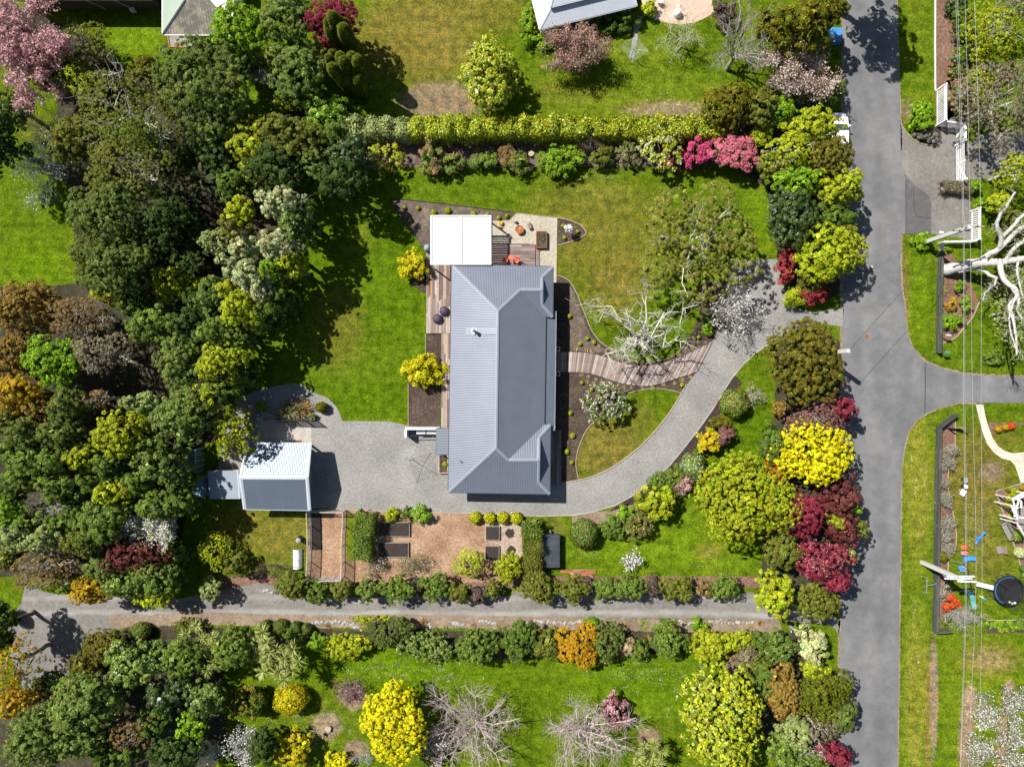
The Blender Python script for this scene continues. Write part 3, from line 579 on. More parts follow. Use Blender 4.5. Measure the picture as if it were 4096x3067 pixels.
for i,(x0,x1)in enumerate(((182,243),(252,316))):
 p,q=W(*zB(x0,140),0.9),W(*zB(x1,164),0.9)
 u=thing('outdoor_unit',('white box unit at the end of the screen wall bay, farther from the canopy','white box unit in the screen wall bay right beside the entry canopy')[i],'heat pump',(0,0,0),'white units behind the screen wall')
 u.location=((p[0]+q[0])/2,(p[1]+q[1])/2,0)
 MB().box((u.location.x,u.location.y,0.5),(q[0]-p[0],0.33,0.8)).build('casing','louvre_white',u)
 MB().lathe((u.location.x-.1,u.location.y-.17,0.5),[(0.28,0),(0.28,0.02)],14,Matrix.Rotation(R(90),3,'X')).build('fan_grille','dark_metal',u)
 for dx_ in(-.3,.3):MB().box((u.location.x+dx_,u.location.y,.05),(.08,.36,.1)).build('foot','dark_metal',u)
def planter(label,p0,p1,h,fm,soil,name='planter_bed',th=0.05,cat='planter',sub=0.03):
 a,b=W(*p0),W(*p1);x0,x1=sorted((a[0],b[0]));y0,y1=sorted((a[1],b[1]))
 o=thing(name,label,cat,((x0+x1)/2,(y0+y1)/2,0))
 for c_,d_ in(((x0+x1)/2,y0+th/2),(x1-x0,th)),(((x0+x1)/2,y1-th/2),(x1-x0,th)):MB().box((*c_,h/2),(*d_,h)).build('side_board',fm,o)
 for c_,d_ in((x0+th/2,(y0+y1)/2),(th,y1-y0-2*th)),((x1-th/2,(y0+y1)/2),(th,y1-y0-2*th)):MB().box((*c_,h/2),(*d_,h)).build('side_board',fm,o)
 # uneven soil surface
 nx,ny=max(3,int((x1-x0)/.25)),max(3,int((y1-y0)/.25));rr=random.Random(int(a[0]*90));vs=[]
 for j in range(ny+1):
  for i in range(nx+1):vs.append((x0+th+(x1-x0-2*th)*i/nx,y0+th+(y1-y0-2*th)*j/ny,h-sub-.03+rr.uniform(0,.04)))
 MB().add(vs,[(j*(nx+1)+i,j*(nx+1)+i+1,(j+1)*(nx+1)+i+1,(j+1)*(nx+1)+i)for j in range(ny)for i in range(nx)]).build('soil',soil,o)
 return o
planter('timber-edged planter with a lime shrub under the west eave below the canopy',zB(336,300),zB(402,432),0.35,'edge_timber','bark_soil',th=0.09)
for lb,y in(('small white framed box beside the north edge of the boardwalk',1355),('small white framed box beside the south edge of the boardwalk',1568)):
 planter(lb,t(2,1,378,y-19),t(2,1,411,y+20),0.5,'louvre_white','bark_soil','planter_box',0.06)
 # ------------------------------------------------------------------ decks (every board its own piece)
def boards(parent,x0,x1,y0,y1,along,z,m,seed,wd=0.14,gap=0.008,th=0.03,jl=(1.4,4.2),joint=True):
 rr=random.Random(seed);L0,L1,P0,P1=(x0,x1,y0,y1)if along=='x' else(y0,y1,x0,x1)
 n=max(1,round((P1-P0)/wd));wd=(P1-P0)/n
 for i in range(n):
  a=L0;pc=P0+wd*(i+.5)
  while a<L1-1e-4:
   b=min(L1,a+rr.uniform(*jl))if joint else L1
   if L1-b<0.5:b=L1
   L=b-a-gap
   c_=((a+b)/2,pc)if along=='x' else(pc,(a+b)/2)
   d_=(L,wd-gap,th)if along=='x' else(wd-gap,L,th)
   MB().box((*c_,z-th/2+rr.uniform(-.003,.003)),d_).build('board',m,parent,origin=(*c_,z))
   a=b
def rectw(p0,p1):
 a,b=W(*p0),W(*p1);return(min(a[0],b[0]),max(a[0],b[0]),min(a[1],b[1]),max(a[1],b[1]))
dk=thing('timber_deck','long weathered timber deck along the west wall of the house','deck',W(1755,1200))
x0,x1,y0,y1=rectw((1706,1010),(1812,1334));boards(dk,x0,x1,y0,y1,'y',0.2,'deck_wood',3)
MB().box(((x0+x1)/2,(y0+y1)/2,0.08),(x1-x0-.04,y1-y0-.04,0.16)).build('bearers','dark_metal',dk)
x0b,x1b,y0b,y1b=rectw((1766,1335),(1812,1711));boards(dk,x0b,x1b,y0b,y1b,'y',0.2,'deck_wood',4)
MB().box(((x0b+x1b)/2,(y0b+y1b)/2,0.08),(x1b-x0b-.04,y1b-y0b-.04,0.16)).build('bearers','dark_metal',dk)
pd=thing('patio_deck','weathered timber deck under and beside the white louvred pergola','deck',W(1950,980))
x0,x1,y0,y1=rectw((1722,866),(1965,1010));boards(pd,x0,x1,y0,y1,'x',0.2,'patio_wood',5)
MB().box(((x0+x1)/2,(y0+y1)/2,0.08),(x1-x0-.04,y1-y0-.04,0.16)).build('bearers','dark_metal',pd)
x0,x1,y0,y1=rectw((1813,1010.5),(2142,1075));
x0,x1,y0,y1=rectw((1813,1011),(2141,1078));boards(pd,x0,x1,y0,y1,'x',0.2,'patio_wood',6)
MB().box(((x0+x1)/2,(y0+y1)/2,0.08),(x1-x0-.04,y1-y0-.04,0.16)).build('bearers','dark_metal',pd)
x0,x1,y0,y1=rectw((1966,976),(2141,1010));boards(pd,x0,x1,y0,y1,'x',0.2,'patio_wood',7)
x0,x1,y0,y1=rectw(zA(862,296),zA(889,470));boards(pd,x0,x1,y0,y1,'y',0.1,'patio_wood',8,joint=False)
sd=thing('side_deck','narrow dark timber deck in the shade along the south-east wall','deck',W(2225,1830))
x0,x1,y0,y1=rectw(t(2,2,300,396),t(2,2,423,864));boards(sd,x0,x1,y0,y1,'y',0.25,'patio_wood',9)
MB().box(((x0+x1)/2,(y0+y1)/2,0.1),(x1-x0-.04,y1-y0-.04,0.2)).build('bearers','dark_metal',sd)
# curving boardwalk, a wedge-shaped board at a time
bw=thing('boardwalk','curving timber boardwalk from the driveway to the front verandah','boardwalk',W(2550,1470))
top_=spline(TT(2,1,[(370,1381),(490,1380),(600,1385),(700,1397),(800,1425),(900,1460),(1000,1489),(1100,1500),(1200,1495),(1300,1474),(1400,1440),(1500,1400),(1600,1355),(1725,1290)]),False,12)
bot_=spline(TT(2,1,[(370,1551),(490,1552),(600,1556),(700,1572),(800,1606),(900,1638),(1000,1660),(1100,1672),(1200,1668),(1300,1645),(1400,1612),(1490,1585),(1545,1568),(1592,1550)]),False,12)
def resample(pl,n):
 P=np.array(pl);d=np.r_[0,np.cumsum(np.hypot(*np.diff(P,axis=0).T))];s=np.linspace(0,d[-1],n)
 return np.stack([np.interp(s,d,P[:,k])for k in(0,1)],1)
nb=112;ta,tb=resample(top_,nb+1),resample(bot_,nb+1);rr=random.Random(11)
for i in range(nb):
 g=0.05
 q=[W(*(ta[i]*(1-g)+ta[i+1]*g)),W(*(ta[i+1]*(1-g)+ta[i]*g)),W(*(tb[i+1]*(1-g)+tb[i]*g)),W(*(tb[i]*(1-g)+tb[i+1]*g))]
 z=0.14+rr.uniform(-.004,.004);cx_,cy_=sum(p[0]for p in q)/4,sum(p[1]for p in q)/4
 MB().prism([(p[0],p[1])for p in q],z-.035,z).build('board','walk_wood',bw,origin=(cx_,cy_,z))
 # ------------------------------------------------------------------ white louvred pergola
pg=thing('louvred_pergola','white pergola with two bays of louvre blades beside the house','pergola',W(1840,960))
zp=2.85;k_=[w3(zA(66,41),zp),w3(zA(520,48),zp),w3(zA(514,416),zp),w3(zA(63,405),zp)]
xa=(k_[0][0]+k_[3][0])/2;xb=(k_[1][0]+k_[2][0])/2;ya=(k_[0][1]+k_[1][1])/2;yb=(k_[2][1]+k_[3][1])/2
xm=W(*zA(295,200),zp)[0]
for a,b in(((xa,ya),(xb,ya)),((xa,yb),(xb,yb))):MB().beam((a[0]-.06,a[1],zp-.1),(b[0]+.06,b[1],zp-.1),0.12,0.2).build('beam','louvre_white',pg)
for x in(xa,xm,xb):MB().beam((x,ya-.06,zp-.1),(x,yb+.06,zp-.1),0.14 if x==xm else 0.12,0.2).build('beam','louvre_white',pg)
nbld=26
proto=None
for bay,(u0,u1)in enumerate(((xa+.09,xm-.1),(xm+.1,xb-.09))):
 proto=None
 for i in range(nbld):
  y=ya-.1-(ya-yb-.2)*(i+.5)/nbld;loc=Vector(((u0+u1)/2,y,zp-.08))
  if proto is None:
   proto=MB().box(loc,(u1-u0,0.185,0.02),M=Matrix.Rotation(R(34),3,'X')).build('louvre_blade','louvre_white',pg,origin=tuple(loc))
  else:
   b=proto.copy();C.objects.link(b);b.location=loc-Vector(pg.location)
for x in(xa,xb):
 for y in(ya,yb):MB().box((x,y,zp/2-.1+.1),(0.12,0.12,zp-.2)).build('post','louvre_white',pg)
 # ------------------------------------------------------------------ garage, lean-to and sheds
gg=thing('garage','two-bay garage with grey ribbed steel gable roof at the west end of the gravel','garage',W(1130,1900))
e,zrg=2.35,3.4
n0,n1,s0,s1=w3(zC(498,386),e),w3(zC(953,389),e),w3(zC(475,872),e),w3(zC(948,880),e)
r0,r1=w3(zC(443,640),zrg),w3(zC(930,641),zrg)
g_=MB();plane(g_,[n0,n1,r1,r0],n0,n1);plane(g_,[s0,s1,r1,r0],s0,s1);grf=g_.build('roof','garage_steel',gg)
caps('ridge_cap',grf,[(r0,r1)],'trim_pale',0.36);caps('barge_flashing',grf,[(n1,r1),(s1,r1),(n0,r0),(s0,r0)],'trim_pale',0.34,0.05)
gutters(gg,[(n0,n1),(s0,s1)],'trim_pale',0.1)
wx0,wx1=n0[0]+.35,W(*zC(958,600))[0];wy0,wy1=s0[1]+.3,n0[1]-.3;ym=r0[1]
MB().prism([(wx0,wy0),(wx1-.6,wy0),(wx1-.6,wy1),(wx0,wy1)],0,2.3).build('wall','weatherboard',gg)
ge=MB();ge.add([(wx1-.02,wy0,2.05),(wx1-.02,wy1,2.05),(wx1-.02,wy1,2.3),(wx1-.02,ym,3.2),(wx1-.02,wy0,2.3)],[(0,1,2,3,4)]);ge.build('gable_end','weatherboard',gg)
for y in(wy1-.12,ym,wy0+.12):MB().box((wx1,y,1.05),(0.14,0.2,2.1)).build('post','trim_pale',gg)
for y0_,y1_ in((ym+.12,wy1-.25),(wy0+.25,ym-.12)):MB().box((wx1-.35,(y0_+y1_)/2,1.02),(0.06,y1_-y0_,2.04)).build('garage_door','weatherboard',gg)
lt=thing('lean_to','pale silver lean-to shed joined to the west side of the garage','shed',W(*zC(320,690)))
q=[w3(zC(201,590),2.15),w3(zC(423,588),2.25),w3(zC(438,793),2.1),w3(zC(217,792),2.0)]
l_=MB();plane(l_,q,q[3],q[2]);l_.build('roof','shed_steel',lt);gutters(lt,[(q[3],q[2])],'trim_pale',.07)
caps('barge_flashing',lt,[(q[1],q[2])],'trim_pale',0.2)
MB().prism([(q[0][0]+.15,q[0][1]-.15),(q[1][0]-.05,q[1][1]-.15),(q[2][0]-.05,q[2][1]+.15),(q[3][0]+.15,q[3][1]+.15)],0,1.98).build('wall','cream_wall',lt)
MB().box((q[3][0]+1.3,q[3][1]+.13,.95),(.8,.05,1.9)).build('door','weatherboard',lt)
lk=[w3(zC(432,645),1.9),w3(zC(468,640),2.0),w3(zC(480,775),2.0),w3(zC(440,782),1.9)]
l2=MB();plane(l2,lk,lk[0],lk[1]);l2.build('link_roof','galvanised',lt)
s2=thing('tool_shed','small blue-grey garden shed half hidden under the western trees','shed',W(*zC(130,710)))
q=[w3(zC(80,642),2.0),w3(zC(168,641),1.9),w3(zC(166,782),1.85),w3(zC(82,784),1.95)]
l_=MB();plane(l_,q,q[0],q[1]);l_.build('roof','shed_blue',s2);gutters(s2,[(q[0],q[3]),(q[2],q[3])],'trim_pale',.06)
l_=MB();plane(l_,[q[1],w3(zC(212,632),1.5),w3(zC(215,766),1.5),q[2]],q[1],q[2]);l_.build('side_roof','roof_steel_dark',s2)
MB().prism([(q[0][0]+.1,q[0][1]-.1),(q[1][0]+.7,q[1][1]-.1),(q[2][0]+.7,q[2][1]+.15),(q[3][0]+.1,q[3][1]+.1)],0,1.45).build('wall','weatherboard',s2)
gh=thing('glasshouse','old green-framed glasshouse under the trees north of the lean-to','glasshouse',W(*zC(110,500)))
ga,gb_=W(*zC(85,420)),W(*zC(178,588));mat('green_pane',(0.10,0.17,0.14),0.25,0.15)
for i in range(4):
 y0_=gb_[1]+(ga[1]-gb_[1])*i/4;hh=(ga[1]-gb_[1])/4
 MB().box((gb_[0]-.02,y0_+hh/2,.95),(.03,hh-.06,1.7)).build('pane','green_pane',gh)
 MB().box(((ga[0]+gb_[0])/2,y0_+hh/2,1.9),(gb_[0]-ga[0]-.1,hh-.06,.03)).build('pane','green_pane',gh)
for i in range(5):
 y0_=gb_[1]+(ga[1]-gb_[1])*i/4
 MB().box((gb_[0],y0_,.97),(.06,.05,1.94)).build('frame','trim_pale',gh);MB().box(((ga[0]+gb_[0])/2,y0_,1.93),(gb_[0]-ga[0],.05,.05)).build('frame','trim_pale',gh)
MB().box((gb_[0],(ga[1]+gb_[1])/2,1.97),(.07,ga[1]-gb_[1],.06)).build('frame','trim_pale',gh)
# ------------------------------------------------------------------ north neighbours
vh=thing('villa','white villa with pale grey ribbed verandah roof at the top edge','house',W(2340,40))
zH=zo(2080,0,1.59)
E0,E1=w3(zH(125,190),2.25),w3(zH(745,37),2.25);U0=w3(zH(200,48),3.0)
ux=(Vector(E1)-Vector(E0)).normalized();uy=Vector((-ux.y,ux.x,0));L_=(Vector(E1)-Vector(E0)).length
def vf(a,b,z):return tuple(Vector((E0[0],E0[1],0))+ux*a+uy*b+Vector((0,0,z)))
dx_=(Vector(U0)-Vector(E0)).dot(ux);dy_=(Vector(U0)-Vector(E0)).dot(uy)
m_=MB();plane(m_,[vf(0,0,2.25),vf(L_,0,2.25),vf(L_-dx_,dy_,3.0),vf(dx_,dy_,3.0)],vf(0,0,2.25),vf(L_,0,2.25))
plane(m_,[vf(0,0,2.25),vf(dx_,dy_,3.0),vf(dx_,12,3.0),vf(0,12,2.25)],vf(0,0,2.25),vf(0,12,2.25))
plane(m_,[vf(L_,0,2.25),vf(L_-dx_,dy_,3.0),vf(L_-dx_,12,3.0),vf(L_,12,2.25)],vf(L_,0,2.25),vf(L_,12,2.25))
m_.build('verandah_roof','roof_pale',vh)
m_=MB();o_=0.12
plane(m_,[vf(dx_-o_,dy_-o_,3.28),vf(L_-dx_+o_,dy_-o_,3.28),vf(L_/2+1,dy_+4,5.2),vf(L_/2-1,dy_+4,5.2)],vf(0,0,0),vf(L_,0,0))
plane(m_,[vf(dx_-o_,dy_-o_,3.28),vf(L_/2-1,dy_+4,5.2),vf(L_/2-1,12,5.2),vf(dx_-o_,12,3.28)],vf(0,0,0),vf(0,12,0))
plane(m_,[vf(L_-dx_+o_,dy_-o_,3.28),vf(L_/2+1,dy_+4,5.2),vf(L_/2+1,12,5.2),vf(L_-dx_+o_,12,3.28)],vf(0,0,0),vf(0,12,0))
ur=m_.build('upper_roof','roof_pale',vh)
caps('ridge_cap',ur,[(vf(dx_-o_,dy_-o_,3.28),vf(L_/2-1,dy_+4,5.2)),(vf(0,0,2.25),vf(dx_,dy_,3.0))],'trim_pale',0.2)
gutters(vh,[(vf(0,0,2.2),vf(L_,0,2.2)),(vf(0,0,2.2),vf(0,12,2.2)),(vf(L_,0,2.2),vf(L_,12,2.2)),(vf(dx_-o_,dy_-o_,3.25),vf(L_-dx_+o_,dy_-o_,3.25)),(vf(dx_-o_,dy_-o_,3.25),vf(dx_-o_,12,3.25))],'white_paint',0.1)
MB().prism([vf(dx_,dy_,0)[:2],vf(L_-dx_,dy_,0)[:2],vf(L_-dx_,12,0)[:2],vf(dx_,12,0)[:2]],0,3.2).build('wall','weatherboard',vh)
MB().prism([vf(.3,.45,0)[:2],vf(L_-.3,.45,0)[:2],vf(L_-.3,12,0)[:2],vf(.3,12,0)[:2]],0,0.3).build('verandah_floor','patio_wood',vh)
for a in(.35,L_*.33,L_*.66,L_-.35):MB().box(vf(a,.5,1.23),(.12,.12,1.9),M=Matrix((ux,uy,(0,0,1))).transposed()).build('verandah_post','white_paint',vh)
MX=Matrix((ux,uy,(0,0,1))).transposed()
for a,b in((.35,L_*.33),(L_*.45,L_-.35)):
 rl=MB().beam(vf(a,.5,1.15),vf(b,.5,1.15),.12,.08).build('railing','white_paint',vh);n=int((b-a)/.17)
 for i in range(n):MB().box(vf(a+(b-a)*(i+.5)/n,.5,.72),(.08,.03,.8),M=MX).build('baluster','white_paint',rl)
window(vh,vf(L_*.3,dy_-.03,1.6),0,1.4,1.3,math.atan2(ux.y,ux.x));window(vh,vf(L_*.7,dy_-.03,1.6),0,1.4,1.3,math.atan2(ux.y,ux.x))
# dark brown house and green hipped annexe at top left
bh=thing('brown_house','dark brown timber house with white downpipes at the top left edge','house',W(400,0))
wl,wr=W(140,38)[0],W(648,38)[0];wy=W(400,38)[1]
MB().prism([(wl,wy),(wr,wy),(wr,wy+9),(wl,wy+9)],0,2.6).build('wall','brown_board',bh)
for k in range(8):MB().box(((wl+wr)/2,wy-.012,.2+k*.3),(wr-wl,.03,.26)).build('weatherboard','brown_board',bh)
ey=W(400,56)[1]
b_=MB();plane(b_,[(wl-.5,ey,2.65),(wr+.4,ey,2.65),(wr+.4,ey+5,4.6),(wl-.5,ey+5,4.6)],(wl,ey,0),(wr,ey,0));plane(b_,[(wl-.5,ey+10,2.65),(wr+.4,ey+10,2.65),(wr+.4,ey+5,4.6),(wl-.5,ey+5,4.6)],(wl,ey,0),(wr,ey,0))
b_.build('roof','roof_lichen',bh);gutters(bh,[((wl-.5,ey,2.6),(wr+.4,ey,2.6))],'trim_pale',.12)
for x,y in((427,47),(535,44)):
 b0=W(x,y);tp=(b0[0]-1.1,ey,2.5)
 MB().tube([tp,(tp[0]+.1,ey+.2,2.35),(b0[0]-.15,wy-.1,.6),(b0[0],wy-.12,.1)],.055,8).build('downpipe','trim_pale',bh)
MB().box((*W(537,47)[:2],.25),(.45,.3,.5)).build('pipe_box','louvre_white',bh)
gx=thing('annexe','house corner with sage green and lichen-speckled hipped roof by the brown house','house',W(740,60))
c0,c1=w3(t(0,0,1400,301),2.6),w3(t(0,0,2060,304),2.6);rz0=w3(t(0,0,1598,0),4.1)
gx_=MB();plane(gx_,[c0,(c0[0],c0[1]+12,2.6),(rz0[0]+.02,rz0[1]+12,4.1),rz0],c0,(c0[0],c0[1]+12,2.6));gx_.build('roof','roof_sage',gx)
gx_=MB();plane(gx_,[c0,c1,(c1[0]-3.4,rz0[1]+1.6,4.9),w3(t(0,0,1740,-230),4.9),rz0],c0,c1);gx_.build('hip_roof','roof_lichen',gx)
caps('ridge_cap',gx,[(c0,rz0)],'gutter_dark',.22);gutters(gx,[(c0,c1),(c0,(c0[0],c0[1]+12,2.6))],'louvre_white',.1)
MB().prism([(c0[0]+1.6,c0[1]+.4),(c1[0]-.5,c0[1]+.4),(c1[0]-.5,c0[1]+11),(c0[0]+1.6,c0[1]+11)],0,2.5).build('wall','cream_wall',gx)
# ------------------------------------------------------------------ patio things
mat('rust',(0.30,0.10,0.03),0.85,0.35,5);mat('rust_bright',(0.55,0.2,0.04),0.8,0.3,8);mat('coral',(0.72,0.13,0.07),0.45,0.06)
mat('log_wood',(0.20,0.15,0.115),0.9,0.4,6,bmp=0.02);mat('cut_wood',(0.36,0.29,0.22),0.85,0.25,8);mat('grey_cloth',(0.25,0.28,0.33),0.75,0.15,3)
mat('purple_cloth',(0.055,0.038,0.065),0.6,0.4,5);mat('black_plastic',(0.02,0.02,0.022),0.45,0.2);mat('tarp',(0.045,0.05,0.058),0.42,0.25,3,bmp=0.02)
mat('stone',(0.33,0.32,0.30),0.85,0.3,4,rnd=0.3,bmp=0.02);mat('concrete_post',(0.50,0.49,0.46),0.8,0.12,3);mat('wire',(0.42,0.42,0.42),0.5,0.05)
mat('blue_plastic',(0.05,0.22,0.60),0.35,0.1);mat('red_plastic',(0.62,0.03,0.04),0.35,0.1);mat('teal_plastic',(0.16,0.5,0.48),0.35,0.12);mat('yellow_plastic',(0.7,0.55,0.08),0.4,0.1)
mat('green_plastic',(0.05,0.26,0.22),0.35,0.1);mat('terracotta',(0.5,0.17,0.06),0.8,0.2);mat('car_white',(0.80,0.80,0.80),0.2,0.02,spec=0.5);mat('rubber',(0.02,0.02,0.02),0.8,0.2)
mat('blue_tarp',(0.05,0.22,0.48),0.5,0.22,5,bmp=0.02);mat('grey_timber',(0.24,0.22,0.20),0.85,0.25,5);mat('tan_card',(0.52,0.32,0.14),0.85,0.1)
mat('soil_dark',(0.035,0.026,0.022),0.95,0.4,6,bmp=0.03);mat('yellow_flower',(0.7,0.42,0.02),0.7,0.2)
wood_mat('red_planks',[(0.0,(0.28,0.11,0.08)),(0.3,(0.5,0.15,0.05)),(0.6,(0.3,0.19,0.15)),(0.85,(0.62,0.57,0.52)),(1.0,(0.7,0.66,0.62))])
o=planter('low rust-edged planter with small herbs on the shell patio',zA(862,168),zA(943,294),0.45,'rust','bark_soil')
p=W(*zA(736,149),.35);fp=thing('fire_pit','round rusty steel fire pit on the shell patio','fire pit',(p[0],p[1],0))
MB().lathe((p[0],p[1],0),[(.30,0),(.32,.05),(.22,.2),(.40,.40),(.415,.42),(.39,.42),(.36,.36),(.05,.34)],28).build('bowl','rust',fp,smooth=False)
MB().lathe((p[0]+.08,p[1]+.06,.345),[(.12,0),(.11,.05),(.04,.07)],14).build('ash','rust_bright',fp)
def log(label,at_,L,r,rz,upright=False):
 p=W(*at_,r);M=Matrix.Rotation(rz,3,'Z')@(Matrix.Identity(3)if upright else Matrix.Rotation(R(90),3,'Y'))
 o=thing('log_seat',label,'log',(p[0],p[1],0),'log seats round the fire pit')
 rr=random.Random(int(p[0]*10));n=12;vs=[]
 for z in(-.5,-.2,.2,.5):
  for k in range(n):
   q=r*(.93+rr.random()*.12);vs.append(M@Vector((q*math.cos(k*2*math.pi/n),q*math.sin(k*2*math.pi/n),z*L))+Vector((p[0],p[1],L/2 if upright else r)))
 MB().add(vs,[(i*n+k,i*n+(k+1)%n,(i+1)*n+(k+1)%n,(i+1)*n+k)for i in range(3)for k in range(n)]).build('bark','log_wood',o)
 MB().add(vs[:n],[tuple(range(n))[::-1]]).add(vs[-n:],[tuple(range(n))]).build('cut_end','cut_wood',o)
log('upright dark log seat north-west of the rusty fire pit',zA(703,86),.42,.15,0,True)
log('larger grey log lying east of the rusty fire pit',zA(816,123),.55,.19,R(112));log('smaller brown log lying by the shade of the pergola',zA(660,196),.42,.13,R(128))
# bistro set
p=W(*zA(673,362),.7);bt=thing('bistro_table','round coral red metal table on the patio deck','table',(p[0],p[1],.2))
MB().lathe((p[0],p[1],.88),[(.27,0),(.28,.012),(.27,.024)],24).build('tabletop','coral',bt)
for k in range(3):
 a=k*2.094;MB().tube([(p[0]+.2*math.cos(a),p[1]+.2*math.sin(a),.21),(p[0]+.04*math.cos(a),p[1]+.04*math.sin(a),.55),(p[0]+.18*math.cos(a),p[1]+.18*math.sin(a),.88)],.012,6).build('leg','coral',bt)
def chair(label,at_,rz,m='coral',zb=.2,grp='coral chairs on the patio deck',slats=None,s=1.0):
 p=W(*at_,zb+.45);o=thing('garden_chair',label,'chair',(p[0],p[1],zb),grp);M=Matrix.Rotation(rz,3,'Z');c=Vector((p[0],p[1],zb))
 P=lambda x,y,z:c+M@Vector((x*s,y*s,z*s))
 for i in range(5):MB().box(P(-.16+i*.08,0,.45),(.068*s,.40*s,.02),M=M).build('seat_slat',(slats or[m])[i%len(slats or[m])],o)
 Mb=M@Matrix.Rotation(R(-14),3,'X')
 for i in range(5):MB().box(P(-.16+i*.08,.24,.66),(.068*s,.02,.40*s),M=Mb).build('back_slat',m,o)
 for sx in(-1,1):
  MB().tube([P(sx*.2,-.2,0),P(sx*.2,-.18,.44),P(sx*.2,.2,.46)],.014,6).build('leg',m,o);MB().tube([P(sx*.2,.26,0),P(sx*.2,.2,.45),P(sx*.2,.3,.88)],.014,6).build('leg',m,o)
  MB().tube([P(sx*.23,-.2,.62),P(sx*.23,.25,.66)],.016,6).build('armrest',m,o)
 MB().tube([P(-.2,.3,.88),P(0,.33,.91),P(.2,.3,.88)],.014,6).build('back_rail',m,o)
 return o
chair('coral red slatted chair on the west side of the round table',zA(630,385),R(60));chair('coral red slatted chair on the east side of the round table',zA(715,386),R(-35))
def blob(label,name,cat,at_,r,h,m,seed,grp=None,fold=9,top=.35):
 p=W(*at_,h*.5);rr=random.Random(seed);n,k=22,7;vs=[]
 for j in range(k):
  u=j/(k-1);q=(1,1.06,1.04,.95,.75,.45,.08)[j]*r
  for i in range(n):
   a=i*2*math.pi/n;w_=1+.07*math.sin(fold*a+seed)*(1-abs(u-.5))+rr.uniform(-.03,.03)
   vs.append((p[0]+q*w_*math.cos(a),p[1]+q*w_*math.sin(a),(0,.2,.45,.65,.84,.95,1)[j]*h))
 o=MB().add(vs,[(j*n+i,j*n+(i+1)%n,(j+1)*n+(i+1)%n,(j+1)*n+i)for j in range(k-1)for i in range(n)]+[tuple((k-1)*n+i for i in range(n))]).build(name,m,smooth=True)
 return tag(o,label,cat,grp)
def lift(o,z):o.location.z+=z;return o
lift(blob('dark purple beanbag nearer the house wall on the timber deck','beanbag','beanbag',zA(165,768),.44,.55,'purple_cloth',3,'beanbags on the timber deck',7),.2)
lift(blob('dark purple beanbag nearer the lawn on the timber deck','beanbag','beanbag',zA(115,827),.46,.55,'purple_cloth',8,'beanbags on the timber deck',8),.2)
bq=thing('covered_barbecue','barbecue under a grey cloth cover beside the pergola corner','barbecue',W(*zA(38,292),.5))
bq.location.z=0
bo=blob(None,'cover',None,zA(38,290),.36,1.0,'grey_cloth',5,None,11);bo.parent=bq;bo.location-=Vector(bq.location)
for sx in(-1,1):
 for sy in(-1,1):MB().box((bq.location.x+sx*.2,bq.location.y+sy*.2,.02),(.05,.05,.04)).build('foot','black_plastic',bq)
for i,(x,y)in enumerate(((583,97),(597,106),(605,93),(588,126))):
 p=W(*zA(x,y),.2);o=thing('flower_pot','small pot of yellow flowers beside the pergola on the shell patio','flower pot',(p[0],p[1],0),'pots of yellow flowers by the pergola')
 MB().lathe((p[0],p[1],0),[(.07,0),(.10,.18),(.11,.2),(.08,.2),(.07,.16)],10).build('pot','terracotta',o)
 rr=random.Random(i);b=MB()
 for k in range(22):
  a,q=rr.uniform(0,6.28),rr.uniform(0,.12);b.box((p[0]+q*math.cos(a),p[1]+q*math.sin(a),.24+rr.uniform(0,.12)),(.06,.06,.01),M=Matrix.Rotation(rr.uniform(-1,1),3,'X'))
 tag(b.build('flowers','yellow_flower',o),kind='stuff')
 # ------------------------------------------------------------------ yard things
def clothesline(label,base,hub,corners,z,m='galvanised'):
 b=W(*base);h=w3(hub,z);o=thing('rotary_clothesline',label,'clothesline',(b[0],b[1],0))
 MB().tube([(h[0],h[1],0),(h[0],h[1],z+.05)],.03,8).build('pole',m,o)
 MB().lathe((h[0],h[1],z-.25),[(.05,0),(.06,.1),(.06,.2),(.04,.3)],8).build('hub',m,o)
 cs=[w3(c,z+.12)for c in corners]
 for c in cs:MB().tube([(h[0],h[1],z-.1),c],.018,6).build('arm',m,o)
 for k in range(8):
  f=.42+.58*k/7
  for i in range(4):
   a,c=cs[i],cs[(i+1)%4];g=lambda q:(h[0]+(q[0]-h[0])*f,h[1]+(q[1]-h[1])*f,z-.1+(q[2]-z+.1)*f)
   MB().tube([g(a),g(c)],.006,3,False).build('line','wire',o)
clothesline('rotary clothesline with grey-white lines on the gravel yard',t(1,2,1345,645),t(1,2,1325,660),TT(1,2,[(1387,527),(1190,595),(1262,797),(1455,725)]),1.65)
clothesline('rotary clothesline on the north lawn by the narrow stone path',zH(714,362),zH(725,312),ZZ(zH,[(632,292),(738,230),(817,325),(712,398)]),1.75)
def rail_fence():pass
